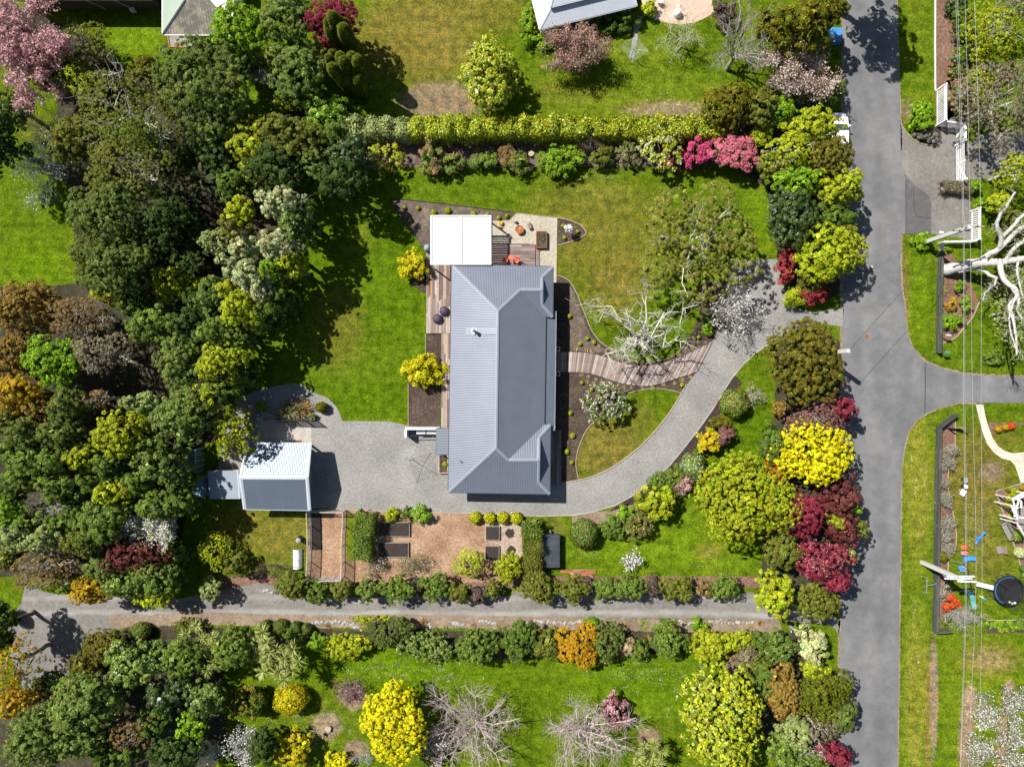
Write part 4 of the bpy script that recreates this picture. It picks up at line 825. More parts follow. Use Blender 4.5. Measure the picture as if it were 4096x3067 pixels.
# slatted dark screen by the flax
zT=zo(1000,1570,3.975)
a,b=W(*zT(300,412)),W(*zT(1055,438));a,b=Vector(a),Vector(b);d=(b-a).normalized();L=(b-a).length
o=thing('slat_screen','dark timber slat screen along the concrete pad beside the flax','screen',tuple((a+b)/2));M=Matrix.Rotation(math.atan2(d.y,d.x),3,'Z')
for k in range(5):MB().box(a+d*L*k/4+Vector((0,0,.8)),(.09,.09,1.6),M=M).build('post','dark_slat',o)
for z in(.2,1.5):MB().box((a+b)/2+Vector((0,0,z)),(L,.05,.09),M=M).build('rail','dark_slat',o)
ns=30
for k in range(ns):
 c=a+d*L*(k+.5)/ns;MB().box(c+Vector((0,0,.85)),(.075,.03,1.25),M=M).build('slat','dark_slat',o,origin=tuple(c))
for i,(x,y,L,rz)in enumerate(((165,400,.5,20),(230,360,.55,25),(205,330,.35,-40),(255,330,.3,35))):
 p=W(*zT(x,y));tag(MB().box((p[0],p[1],.04+.05*i),(L,.16,.045),R(rz)).build('plank','cut_wood'),('loose pale plank lying nearest the wall of trees by the concrete pad','longest loose pale plank by the slat screen','short crooked pale plank on the pile by the golden bush','smallest pale plank of the pile by the slat screen')[i],'plank','loose planks by the concrete pad')
p=W(*zT(752,72),.1);
def rock(label,at_,r,seed,name='boulder',cat='rock',grp=None,parent=None,sq=.7):
 p=W(*at_);rr=random.Random(seed);vs=[];n,k=8,4;ax=rr.uniform(.8,1.25);ro=rr.uniform(0,3)
 for j in range(k):
  z=(0,.45,.8,1)[j];q=(1,1.05,.7,.25)[j]
  for i in range(n):
   a=i*2*math.pi/n;e=q*r*rr.uniform(.82,1.1);x,y=e*math.cos(a)*ax,e*math.sin(a)/ax
   vs.append((p[0]+x*math.cos(ro)-y*math.sin(ro),p[1]+x*math.sin(ro)+y*math.cos(ro),z*r*sq*rr.uniform(.85,1.1)))
 o=MB().add(vs,[(j*n+i,j*n+(i+1)%n,(j+1)*n+(i+1)%n,(j+1)*n+i)for j in range(k-1)for i in range(n)]+[tuple((k-1)*n+i for i in range(n))]).build(name,'stone',parent,origin=(p[0],p[1],0))
 return tag(o,label,cat,grp)if label else o
rock('pale brown boulder on the gravel just above the flax clump',zT(752,72),.17,3)
a,b=W(*zT(697,756)),W(*zT(822,797));o=thing('drain_grate','dark rectangular drain grate in the concrete pad by the garage','drain',((a[0]+b[0])/2,(a[1]+b[1])/2,.016))
MB().box((o.location.x,o.location.y,.012),(b[0]-a[0],a[1]-b[1],.02)).build('frame','dark_metal',o)
for k in range(12):MB().box((a[0]+(b[0]-a[0])*(k+.5)/12,o.location.y,.03),(.03,a[1]-b[1]-.04,.02)).build('bar','rust',o)
# netted berry cage
bc=thing('berry_cage','long timber-framed netted berry cage south of the garage','garden cage',W(*zD(340,480)))
m,n_,l_k,bs=new_mat('netting');tr=n_.new('ShaderNodeBsdfTransparent');mx=n_.new('ShaderNodeMixShader');mx.inputs[0].default_value=.42
df=n_.new('ShaderNodeBsdfDiffuse');df.inputs[0].default_value=(.52,.56,.60,1)
l_k.new(tr.outputs[0],mx.inputs[1]);l_k.new(df.outputs[0],mx.inputs[2]);l_k.new(mx.outputs[0],n_['Material Output'].inputs[0]);MATS['netting']=m
hc=1.5;cc=[W(*zD(160,90)),W(*zD(540,98)),W(*zD(522,835)),W(*zD(150,840))]
cage_tops={0:[zD(118,128),zD(126,300),zD(128,480),zD(122,690),zD(108,865)],1:[zD(503,133),zD(498,310),zD(486,500),zD(488,690),zD(483,850)]}
lines={k:[w3(p,hc)for p in v]for k,v in cage_tops.items()}
for k,ln in lines.items():
 for i in range(4):
  MB().beam(ln[i],ln[i+1],.07,.06).build('top_rail','frame_wood',bc);a,b=ln[i],ln[i+1]
  MB().add([(a[0],a[1],.02),(b[0],b[1],.02),(b[0],b[1],hc-.03),(a[0],a[1],hc-.03)],[(0,1,2,3)]).build('net_panel','netting',bc)
  MB().beam((a[0],a[1],.05),(b[0],b[1],.05),.05,.08).build('bottom_rail','grey_timber',bc)
 for p in ln:MB().box((p[0],p[1],hc/2),(.07,.07,hc)).build('post','grey_timber',bc)
for i in(0,4):
 a,b=lines[0][i],lines[1][i]
 MB().beam(a,b,.07,.06).build('top_rail','frame_wood',bc)
 for k in range(4):
  p=Vector(a).lerp(Vector(b),k/4);q=Vector(a).lerp(Vector(b),(k+1)/4)
  MB().add([(p.x,p.y,.02),(q.x,q.y,.02),(q.x,q.y,hc-.03),(p.x,p.y,hc-.03)],[(0,1,2,3)]).build('net_panel','netting',bc)
  if k:MB().box((p.x,p.y,hc/2),(.06,.06,hc)).build('post','grey_timber',bc)
ca,cb=W(*zD(163,130)),W(*zD(290,500));sheet('cage_soil',[zD(160,110),zD(285,120),zD(290,525),zD(160,525)],'soil_dark',3,jit=1.5)
sheet('cage_grass',[zD(545,150),zD(640,150),zD(640,640),zD(545,640)],'grass',2,jit=3)
for lb,q in(('dark soil raised bed nearest the driveway in the wood-chip yard, beside the bushy hedge',((880,228),(1217,380))),('dark soil raised bed in the wood-chip yard with two green seedlings, beside the bushy hedge',((880,442),(1206,598)))):
 planter(lb,zD(*q[0]),zD(*q[1]),.25,'grey_timber','soil_dark','raised_bed',.05,'raised bed')
for lb,q in(('square dark raised bed just below the row of golden shrubs',((583,197),(692,305))),('square dark raised bed with an orange flower, second below the golden shrubs',((579,348),(689,458)))):
 planter(lb,zE(*q[0]),zE(*q[1]),.25,'grey_timber','soil_dark','raised_bed',.05,'raised bed')
for c_,r_ in(((772,255),40),((780,385),38)):
 rr=random.Random(int(r_));sheet('soil_patch',[zE(c_[0]+r_*rr.uniform(.7,1.1)*math.cos(k*.4),c_[1]+r_*rr.uniform(.7,1.1)*math.sin(k*.4))for k in range(16)],'soil_dark',4)
p=W(*zD(62,405));cbn=thing('compost_bin','black plastic compost bin with grey lid on the lawn by the berry cage','compost bin',(p[0],p[1],0))
MB().lathe((p[0],p[1],0),[(.31,0),(.24,.8),(.2,.82)],18).build('body','black_plastic',cbn);MB().lathe((p[0],p[1],.8),[(.25,0),(.25,.06),(.2,.12),(.06,.15),(.05,.19)],18).build('lid','grey_cloth',cbn)
a,b=W(*t(1,2,315,1424),.3),W(*t(1,2,391,1588),.3);cl=thing('cloche_tunnel','white fleece cloche tunnel on the small west lawn','cloche',((a[0]+b[0])/2,(a[1]+b[1])/2,0))
mat('fleece',(.66,.67,.68),.8,.06);xm_,rw=(a[0]+b[0])/2,(b[0]-a[0])/2
for k in range(2):
 ya_,yb_=a[1]+(b[1]-a[1])*k/2,a[1]+(b[1]-a[1])*(k+1)/2;vs=[]
 for y in(ya_,(ya_+yb_)/2,yb_):
  for i in range(11):
   an=math.pi*i/10;s_=.93 if y==(ya_+yb_)/2 else 1;vs.append((xm_+rw*math.cos(an),y,.62*s_*math.sin(an)))
 MB().add(vs,[(j*11+i,j*11+i+1,(j+1)*11+i+1,(j+1)*11+i)for j in range(2)for i in range(10)]).build('fleece_panel','fleece',cl)
for y in(a[1],(a[1]+b[1])/2,b[1]):MB().tube([(xm_+rw*1.02*math.cos(math.pi*i/10),y,.64*math.sin(math.pi*i/10))for i in range(11)],.015,5).build('hoop','white_paint',cl)
# covered trailer
c4=[W(*zE(x,y),1.0)for x,y in((1030,325),(1118,327),(1113,460),(1025,458))];cx_,cy_=sum(p[0]for p in c4)/4,sum(p[1]for p in c4)/4
tr_=thing('covered_trailer','small trailer under a black cover on the lawn by the dark hedge','trailer',(cx_,cy_,0));hw,hl_=1.06,1.62
b=MB();n=12;rr=random.Random(2);vs=[]
for j in range(n+1):
 for i in range(n+1):
  u,v=i/n*2-1,j/n*2-1;z=1.02+.05*math.cos(u*1.4)*math.cos(v*4.5)+rr.uniform(-.015,.015)-(.04 if max(abs(u),abs(v))>.98 else 0);vs.append((cx_+u*hw,cy_+v*hl_,z))
m0=len(vs);b.add(vs,[(j*(n+1)+i,j*(n+1)+i+1,(j+1)*(n+1)+i+1,(j+1)*(n+1)+i)for j in range(n)for i in range(n)]);b.build('cover','tarp',tr_,smooth=True)
for c_,d_ in(((cx_,cy_-hl_+.01,.75),(2*hw,.02,.48)),((cx_,cy_+hl_-.01,.75),(2*hw,.02,.48)),((cx_-hw+.01,cy_,.75),(.02,2*hl_-.06,.48)),((cx_+hw-.01,cy_,.75),(.02,2*hl_-.06,.48))):MB().box(c_,d_).build('cover_flap','tarp',tr_)
MB().box((cx_,cy_,.45),(2*hw-.1,2*hl_-.1,.1)).build('chassis','dark_metal',tr_)
for sx in(-1,1):
 w_=MB().lathe((cx_+sx*(hw-.15),cy_-.2,.3),[(.3,-.1),(.3,.1),(.16,.1),(.16,-.1)],16,Matrix.Rotation(R(90),3,'Y')).build('wheel','rubber',tr_)
 MB().beam((cx_+sx*hw*.8,cy_+hl_,.45),(W(*zE(1079,262))[0],W(*zE(1079,262))[1],.45),.07,.07).build('drawbar','dark_metal',tr_)
q=W(*zE(1079,222));MB().beam((cx_+.05,cy_+hl_,.47),(q[0],q[1],.47),.08,.08).build('drawbar','dark_metal',tr_)
MB().box((q[0],q[1]-.1,.4),(.1,.2,.35)).build('hitch','galvanised',tr_);MB().lathe((q[0],q[1]-.45,0),[(.1,.0),(.1,.06),(.03,.08),(.03,.5)],8).build('jockey_wheel','rubber',tr_)
# plank stack
zK=zo(2240,2180,6.344);ps=thing('plank_stack','low stack of red-brown and white-ended planks on the south lawn','timber stack',W(*zK(500,660)))
for i,(x0_,x1_,y_,dy)in enumerate(((20,310,640,0),(0,160,668,0),(150,535,680,2),(300,530,645,0),(330,600,620,-2),(530,840,655,0),(600,760,622,0),(650,900,688,0),(755,915,630,0),(520,700,705,0),(660,800,742,5),(550,660,740,0),(270,430,775,22),(240,480,725,45),(750,830,780,40))):
 a,b=W(*zK(x0_,y_-dy/2)),W(*zK(x1_,y_+dy/2));z=.05+.05*(i%3)
 MB().beam((a[0],a[1],z),(b[0],b[1],z),.11,.045).build('plank','red_planks',ps)
 # round cover and stumps
p=W(*t(2,2,1018,216));tag(MB().lathe((p[0],p[1],0),[(.19,0),(.19,.05),(.16,.06),(.15,.055)],18).build('stone_disc','stone'),'round grey stone disc on the lawn beside the white-flowered shrub','stepping stone')
def stump(label,at_,r,h,seed):
 p=W(*at_);o=thing('tree_stump',label,'tree stump',(p[0],p[1],0));rr=random.Random(seed);n=14;q=[r*rr.uniform(.85,1.12)for _ in range(n)]
 ring=lambda s,z:[(p[0]+q[k]*s*math.cos(k*6.283/n),p[1]+q[k]*s*math.sin(k*6.283/n),z)for k in range(n)]
 MB().add(ring(1.25,0)+ring(1.0,h*.5)+ring(.97,h),[(j*n+k,j*n+(k+1)%n,(j+1)*n+(k+1)%n,(j+1)*n+k)for j in range(2)for k in range(n)]).build('bark','log_wood',o)
 MB().add(ring(.97,h),[tuple(range(n))]).build('cut_face','cut_wood',o)
stump('pale sawn stump in the bare patch of the south lawn',t(1,3,628,1317),.32,.3,1)
stump('grey weathered stump in the shrub border under the hedge, wider one',t(2,0,165,1335),.3,.4,2);stump('grey fluted stump in the shrub border under the hedge, taller one',t(2,0,232,1395),.22,.6,4)
# manhole
p=W(*t(3,1,850,1246));o=thing('manhole_cover','round rusty manhole cover in the road by the driveway mouth','manhole cover',(p[0],p[1],.008))
MB().lathe((p[0],p[1],.009),[(.24,0),(.24,.012),(.2,.012),(.2,.006)],24).build('rim','rust',o);MB().lathe((p[0],p[1],.009),[(.195,0),(.19,.01)],24).build('lid','asphalt_patch',o)
for k in range(4):
 a=k*math.pi/4;MB().box((p[0],p[1],.022),(.34,.025,.006),a).build('rib','rust',o)
 # stones edging the lane, stones one by one
rr=random.Random(5);k=0
for lb,c,pts,n in(('row of grey stones along the lane below the berry cage end',1,[(210,405),(330,412)],12),('double row of grey stones along the lane above the low lime ground cover',1,[(495,405),(620,405),(760,408),(830,425),(900,465)],34),('cluster of grey stones beside the bronze tussock along the lane',1,[(1385,440),(1460,420),(1510,440),(1470,465)],12),('short row of grey stones along the lane south of the wood-chip yard',1,[(1700,408),(1740,425),(1800,435)],13),('pale stones along the lane just west of the rounded olive shrubs',1,[(1935,395),(2000,402),(2075,415)],14),('scattered white stones along the lane beside the orange-flowered shrub',2,[(140,400),(250,398),(330,405),(480,415),(600,408)],24),('heap of pale stones along the lane by the green tufted plants',2,[(1430,395),(1470,415),(1500,440),(1580,405)],18),('scattered pale stones at the road end of the lane',2,[(1700,400),(1840,405),(1900,420),(2080,410)],14),('few grey stones at the lane side below the round shrub hedge',1,[(15,130),(140,145)],8)):
 P=resample(TT(c,3,pts),n);o=thing('stone_edging',lb,'stone edging',W(*P[n//2]),'stones edging the lane')
 for q in P:rock(None,(q[0]+rr.uniform(-4,4),q[1]+rr.uniform(-5,5)),rr.uniform(.10,.19),k,'stone',parent=o);k+=1
 # ------------------------------------------------------------------ street: vehicles, poles, wires, fences, letterboxes
def car():
 cx_,cy_=W(3360,534,.9)[:2];o=thing('parked_car','white car parked on the verge under overhanging leaves','car',(cx_,cy_,0));Lh,wd=2.15,.84
 def ring(y,w_,z):return[(cx_-w_,cy_+y,z),(cx_-w_*.6,cy_+y,z+.03),(cx_+w_*.6,cy_+y,z+.03),(cx_+w_,cy_+y,z)]
 st=[(-Lh,.55,.55),(-Lh+.06,.74,.78),(-1.75,.80,.86),(-1.0,wd,.92),(.95,wd,.92),(1.5,.80,.86),(1.95,.72,.76),(Lh,.50,.58)]
 vs=[];
 for y,w_,z in st:vs+=[(cx_-w_,cy_+y,.28)]+ring(y,w_,z)+[(cx_+w_,cy_+y,.28)]
 n=6;MB().add(vs,[(i*n+k,(i+1)*n+k,(i+1)*n+k+1,i*n+k+1)for i in range(len(st)-1)for k in range(n-1)]+[tuple(range(n)),tuple((len(st)-1)*n+k for k in range(n))[::-1]]).build('body','car_white',o,smooth=False)
 cab=[(-1.55,.70,.92),(-1.15,.62,1.40),(.1,.62,1.46),(.95,.72,.92)];v=[]
 for y,w_,z in cab:v+=[(cx_-w_,cy_+y,z),(cx_+w_,cy_+y,z)]
 MB().add([v[2],v[3],v[5],v[4]],[(0,1,2,3)]).build('roof','car_white',o)
 MB().add([v[4],v[5],v[7],v[6]],[(0,1,2,3)]).build('windscreen','window_glass',o);MB().add([v[0],v[1],v[3],v[2]],[(0,1,2,3)]).build('rear_window','window_glass',o)
 for s_ in(0,1):MB().add([v[0+s_],v[2+s_],v[4+s_],v[6+s_]],[(0,1,2,3)]if s_==0 else[(3,2,1,0)]).build('side_window','window_glass',o)
 for sx in(-1,1):
  MB().box((cx_+sx*.93,cy_+.72,.98),(.2,.12,.12)).build('mirror','car_white',o)
  MB().box((cx_+sx*.5,cy_+2.04,.66),(.3,.12,.12)).build('headlight','galvanised',o)
  for y in(-1.35,1.35):
   w_=MB().lathe((cx_+sx*.76,cy_+y,.31),[(.31,-.1),(.31,.1),(.2,.1),(.2,-.1)],16,Matrix.Rotation(R(90),3,'Y')).build('wheel','rubber',o)
   MB().lathe((cx_+sx*.80,cy_+y,.31),[(.19,-.05),(.19,.05),(.05,.06)],12,Matrix.Rotation(R(90),3,'Y')).build('rim','galvanised',w_)
car()
def blue_trailer():
 a,b=W(3314,113,1.1),W(3368,166,1.1);x0,x1,y0,y1=a[0],b[0],b[1],a[1];cx_,cy_=(x0+x1)/2,(y0+y1)/2
 o=thing('box_trailer','square trailer under a bright blue cover on the verge below the conifers','trailer',(cx_,cy_,0))
 n=10;vs=[];rr=random.Random(4)
 for j in range(n+1):
  for i in range(n+1):vs.append((x0+(x1-x0)*i/n,y0+(y1-y0)*j/n,1.12+.03*math.sin(j*3.1)+rr.uniform(-.012,.012)))
 MB().add(vs,[(j*(n+1)+i,j*(n+1)+i+1,(j+1)*(n+1)+i+1,(j+1)*(n+1)+i)for j in range(n)for i in range(n)]).build('cover','blue_tarp',o)
 for c_,d_ in(((cx_,y0-.02,.8),(x1-x0,.04,.6)),((cx_,y1+.02,.8),(x1-x0,.04,.6)),((x0-.02,cy_,.8),(.04,y1-y0,.6)),((x1+.02,cy_,.8),(.04,y1-y0,.6))):MB().box(c_,d_).build('side_panel','blue_plastic',o)
 MB().box((cx_,cy_,.5),(x1-x0,y1-y0,.06)).build('floor','dark_metal',o)
 for sx in(-1,1):
  MB().lathe((cx_+sx*(x1-x0)*.45,cy_,.3),[(.3,-.09),(.3,.09),(.15,.09),(.15,-.09)],14,Matrix.Rotation(R(90),3,'Y')).build('wheel','rubber',o)
  MB().beam((cx_+sx*.4,y0,.45),(cx_,y0-.75,.45),.06,.06).build('drawbar','dark_metal',o)
blue_trailer()
p=W(3476,1069);o=thing('litter','tan folded scrap with small blue and white pieces at the road edge','litter',(p[0],p[1],.01))
MB().add([(p[0]-.27,p[1],.02),(p[0]+.22,p[1]+.16,.05),(p[0]+.2,p[1]+.02,.16),(p[0]+.22,p[1]-.14,.05)],[(0,2,1),(0,3,2),(1,2,3)]).build('tan_sheet','tan_card',o)
MB().lathe((p[0]+.31,p[1]+.03,.012),[(.06,0),(.07,.05),(.03,.1)],8).build('white_piece','louvre_white',o);MB().lathe((p[0]+.31,p[1]-.12,.012),[(.06,0),(.07,.06),(.03,.11)],8).build('blue_piece','blue_plastic',o)
# power poles
def power_pole(label,base,h,arms,m='concrete_post'):
 b=W(*base);o=thing('power_pole',label,'power pole',(b[0],b[1],0))
 MB().beam((b[0],b[1],0),(b[0],b[1],h),.30,.36,up=(0,1,0)).build('pole',m,o)
 for z,L,dx,dy in arms:
  ar=MB().box((b[0]+dx,b[1]+dy,z),(L,.11,.13)).build('crossarm','louvre_white' if h<6.8 else 'grey_timber',o)
  for k in range(4):MB().lathe((b[0]+dx-L/2+.1+(L-.2)*k/3,b[1]+dy,z+.065),[(.04,0),(.06,.04),(.04,.1),(.05,.13),(.02,.18)],8).build('insulator','brown_board' if h>6.8 else 'trim_pale',ar)
 return o,b
p1,b1=power_pole('grey concrete power pole with brown crossarms at the neighbour driveway corner',(3686,974),7.3,[(7.1,2.3,.35,.05),(6.3,1.7,-.2,-.12)])
MB().lathe((b1[0]+1.0,b1[1],7.17),[(.05,0),(.1,.05),(.06,.22)],8).build('orange_marker','rust_bright',p1)
MB().tube([(b1[0],b1[1],6.6),(b1[0]-.2,b1[1]+.5,6.8),(b1[0]+.5,b1[1]+.8,6.9)],.025,5).build('lamp_bracket','galvanised',p1)
p2,b2=power_pole('white concrete power pole with three pale crossarms and a transformer beside the toy lawn',(3686,2247),6.2,[(6.05,2.5,-.05,.28),(5.7,2.5,-.05,-.02),(6.15,1.7,.45,-.16)])
tf=MB().lathe((b2[0]+.3,b2[1]-.32,3.3),[(.26,0),(.28,.1),(.28,.8),(.24,.9),(.06,.95)],16).build('transformer','grey_cloth',p2);MB().box((b2[0]+.3,b2[1]-.05,3.9),(.5,.2,.1)).build('bracket','concrete_post',p2)
p3,b3=power_pole('short concrete pole standing among the dark conifer by the road',(3276,1414),6.0,[])
wires=[]
for i,(x0_,xp1,xp2,x1_)in enumerate(((3823,3852,3862,3841),(3830,3857,3867,3844),(3860,3880,3904,3874),(3898,3924,3928,3912))):
 P_=[w3((x0_-60,-1500),7.4),w3((x0_,0),7.0),w3((xp1,912),7.2),w3(((xp1+xp2)/2-2,1600),6.3),w3((xp2,2309),6.2),w3((x1_,3067),5.8),w3((x1_-50,4600),6.4)]
 o=MB().tube(spline(P_,False,5),.010,4,False).build('power_line','wire')
 tag(o,('westernmost power line of the close pair running along the east gardens','second power line of the close pair running along the east gardens','middle single power line running along the east gardens','easternmost power line above the garden path')[i],'power line','power lines along the road')
a,b=w3((3396,1402),6.0),w3((3850,914),6.9);mid=tuple((Vector(a)+Vector(b))/2-Vector((0,0,.35)))
tag(MB().tube(spline([a,mid,b],False,8),.02,4,False).build('service_line','dark_metal'),'thin dark service line crossing the road between two poles','power line')
def board_fence(label,pts,h,n,post_gap=2.0,grp='dark board fences along the verge'):
 P=[W(*p)for p in pts];o=thing('board_fence',label,'fence',P[0],grp)
 for i in range(len(P)-1):
  a,b=Vector(P[i]),Vector(P[i+1]);d=(b-a).normalized();L=(b-a).length;s_=Vector((-d.y,d.x,0))
  if s_.x>0:s_=-s_
  k=max(1,round(L/post_gap))
  for q in range(k+(1 if i==len(P)-2 else 0)):MB().box(a+d*L*q/k-s_*.07+Vector((0,0,h/2+.03)),(.1,.1,h+.06),math.atan2(d.y,d.x)).build('post','fence_wood',o)
  for q in range(k):
   for r_ in range(n):
    z=.12+(h-.16)*r_/(n-1);u,v=a+d*(L*q/k+.01),a+d*(L*(q+1)/k-.01)
    MB().beam((u.x,u.y,z),(v.x,v.y,z),.03,(h-.1)/n*.8).build('board','fence_wood',o)
  for q in range(k):
   u,v=a+d*(L*q/k+.005)-s_*.05,a+d*(L*(q+1)/k-.005)-s_*.05
   MB().beam((u.x,u.y,h+.08),(v.x,v.y,h+.08),.2,.035).build('cap_board','fence_wood',o)
 return o
board_fence('dark low board fence in front of the big leaning tree',[t(3,1,1462,452),t(3,1,1450,900),t(3,1,1444,1388)],.75,5)
board_fence('long dark low board fence beside the silver shrubs and toy lawn',[t(3,2,1590,257),t(3,2,1446,368),t(3,2,1432,900),t(3,2,1424,1656),t(3,3,816,120),t(3,3,813,270),t(3,3,888,264)],.75,5)
# white fences and gate
def picket_fence(label,a,b,h,n,name='picket_fence',rails=2,cat='fence',grp='white fences at the neighbour driveway',wfrac=.56):
 a,b=Vector(W(*a)),Vector(W(*b));d=(b-a).normalized();L=(b-a).length;o=thing(name,label,cat,tuple((a+b)/2),grp);M=Matrix.Rotation(math.atan2(d.y,d.x),3,'Z')
 for k in range(n):MB().box(a+d*L*(k+.5)/n+Vector((0,0,h/2+.04)),(L/n*wfrac,.025,h-.1),M=M).build('picket','white_slat',o)
 for r_ in range(rails):MB().box((a+b)/2+Vector((0,0,.25+(h-.45)*r_/(rails-1))),(L,.05,.09),M=M@Matrix.Translation((0,0,0)).to_3x3()).build('rail','white_slat',o)
 MB().box((a+b)/2+Vector((0,0,h+.03)),(L+.1,.14,.05),M=M).build('cap_rail','white_slat',o)
 for k in(0,1):MB().box(a.lerp(b,k)+Vector((0,0,h/2+.06)),(.14,.14,h+.12),M=M).build('post','white_slat',o)
 return o
picket_fence('tall white slatted fence panel beside the round bright green shrub',t(3,0,1448,786),t(3,0,1448,1088),1.6,20)
picket_fence('short white fence return between the two tall white panels',t(3,0,1452,1090),t(3,0,1618,1112),1.3,8)
picket_fence('white slatted fence panel next to the white farm gate',t(3,0,1618,1118),t(3,0,1614,1258),1.55,10)
picket_fence('white slatted fence panel across the far side of the neighbour driveway',t(3,1,1746,166),t(3,1,1746,432),1.4,15)
picket_fence('low white picket fence on the lawn side of the power pole',t(3,1,1470,446),t(3,1,1742,438),.9,24,wfrac=.6)
a,b=Vector(W(*t(3,0,1614,1268))),Vector(W(*t(3,0,1616,1575)));d=(b-a).normalized();L=(b-a).length
o=thing('farm_gate','white five-bar timber gate at the neighbour driveway','gate',tuple((a+b)/2));up_=Vector((0,0,1))
for k in range(5):
 z=.25+.27*k;MB().beam(a+up_*z,b+up_*z,.03,.13).build('bar','white_slat',o)
for k in(0,.5,1):MB().box(a.lerp(b,k)+Vector((.04,0,.8)),(.05,.12,1.3)).build('stile','white_slat',o)
MB().beam(a.lerp(b,.5)+up_*.3+Vector((.05,0,0)),b+up_*1.5+Vector((.05,0,0)),.03,.12).build('brace','white_slat',o)
for p in(a,b):MB().box(p+Vector((0,.1 if p==a else-.1,.85)),(.18,.18,1.7)).build('post','white_slat',o)
p=W(*t(3,1,1493,349));o=thing('arrow_sign','small white tag-shaped board lying on the gravel by the power pole','sign',(p[0],p[1],0))
MB().prism([(p[0]-.22,p[1]-.11),(p[0]+.12,p[1]-.11),(p[0]+.24,p[1]),(p[0]+.12,p[1]+.11),(p[0]-.22,p[1]+.11)],.05,.08).build('board','louvre_white',o)
MB().box((p[0]-.1,p[1]-.03,.082),(.05,.05,.006)).build('mark','dark_metal',o);MB().box((p[0],p[1],.026),(.3,.05,.05)).build('batten','grey_timber',o)
def letterbox(label,at_,m,z=1.0):
 p=W(*at_);o=thing('letterbox',label,'letterbox',(p[0],p[1],0),'letterboxes on the fence corner')
 MB().box((p[0],p[1],z/2),(.09,.09,z)).build('post','fence_wood',o);vs=[]
 for x in(-.1,.36):
  for k in range(9):an=math.pi*k/8;vs.append((p[0]+x,p[1]+.11*math.cos(an),z+.1+.11*math.sin(an)))
  vs+=[(p[0]+x,p[1]-.11,z),(p[0]+x,p[1]+.11,z)]
 MB().add(vs,[(k,(k+1)%11,11+(k+1)%11,11+k)for k in range(11)]+[tuple(range(11))[::-1]]).build('box',m,o)
 MB().add([(v[0]+.004,v[1],v[2])for v in vs[11:]],[tuple(range(11))]).build('flap','galvanised',o)
letterbox('grey rounded letterbox on a post by the fence',t(3,1,1484,1243),'trim_pale');letterbox('green and white letterbox at the very end of the fence',t(3,1,1476,1388),'green_plastic')
zLb=zo(3130,2440,7.482)
a,b=W(*zLb(165,405)),W(*zLb(320,560));tag(MB().beam((a[0],a[1],.3),(b[0],b[1],.3),.22,.22).build('bollard_log','grey_timber'),'thick mossy log rail at the road end of the lane','log')
p=W(*zLb(200,540));o=thing('letterbox','black letterbox with a blue paper in it at the road end of the lane','letterbox',(p[0],p[1],0));MB().box((p[0],p[1],.45),(.08,.08,.9)).build('post','grey_timber',o)
MB().box((p[0],p[1],1.0),(.32,.26,.24)).build('box','black_plastic',o);MB().box((p[0]-.2,p[1]+.04,.98),(.1,.18,.15)).build('flap','trim_pale',o)
# triangular screen at the fence corner
a,b=Vector(W(*t(3,2,1545,372))),Vector(W(*t(3,2,1630,372)));o=thing('wing_screen','narrow white upright panel behind the corner of the long board fence','screen',tuple((a+b)/2))
for k in range(9):
 f=(k+.5)/9;MB().box(a.lerp(b,f)+Vector((0,0,.2+.6*(.35+.65*f))),((b-a).length/9*.95,.04,1.2*(.35+.65*f))).build('slat','trim_pale',o)
MB().box(a+Vector((-.1,0,.75)),(.1,.1,1.5)).build('post','fence_wood',o);MB().box(b+Vector((.05,0,.75)),(.1,.1,1.5)).build('post','fence_wood',o)
# bollard posts along the lower verge
for i,(x,y)in enumerate(((240,65),(262,208),(262,283),(258,342),(252,462),(258,652),(258,722),(250,800),(250,868),(245,895),(245,948))):
 p=W(*zI(x-14,y-8));tag(MB().lathe((p[0],p[1],0),[(.05,0),(.05,.45),(.03,.5)],7).build('fence_stake','grey_timber'),'short weathered stake along the bare strip south of the board fence','stake','stakes along the lower verge')
 # bent tube frame on the verge
o=thing('sports_goal','bent grey tube frame lying on the verge by the board fence','frame',W(*zG(120,500)))
P_=[w3(zG(*q),.25)for q in((75,398),(120,420),(136,440),(132,590),(120,602),(78,572))];MB().tube(P_,.035,6).build('frame','galvanised',o)
MB().tube([w3(zG(95,527),.1),w3(zG(136,512),.25),w3(zG(250,486),.9)],.03,6).build('stay','galvanised',o)
# ------------------------------------------------------------------ toy lawn
def W2(x,y,z=0):return Vector(w3(zG(x,y),z))
chair('small red chair with yellow slats on the toy lawn',zG(540,78),R(-90),'red_plastic',0,'small chairs on the toy lawn',['red_plastic','yellow_plastic','black_plastic'],.85)
chair('small coral chair with turquoise arms below the red chair',zG(540,142),R(-90),'coral',0,'small chairs on the toy lawn',['coral','teal_plastic','blue_plastic'],.85)
p=W2(590,205,.3);o=thing('lounge_chair','bright blue moulded plastic lounger on the toy lawn','lounger',(p.x,p.y,0));M=Matrix.Rotation(R(14),3,'Z')
vs=[];prof=[(-.5,.38),(-.35,.24),(0,.22),(.2,.28),(.52,.75)]
for x,z in prof:
 for y in(-.24,-.2,.2,.24):vs.append(M@Vector((x,y,z+(.05 if abs(y)>.22 else 0)))+Vector((p.x,p.y,0)))
MB().add(vs,[(i*4+k,(i+1)*4+k,(i+1)*4+k+1,i*4+k+1)for i in range(4)for k in range(3)]).build('shell','blue_plastic',o)
for x in(-.35,.25):
 for y in(-.18,.18):q=M@Vector((x,y,0))+Vector((p.x,p.y,0));MB().box((q.x,q.y,.12),(.05,.05,.24)).build('leg','blue_plastic',o)
p=W2(520,316,.2);o=thing('play_table','round blue play table with pale rim on the toy lawn','table',(p.x,p.y,0))
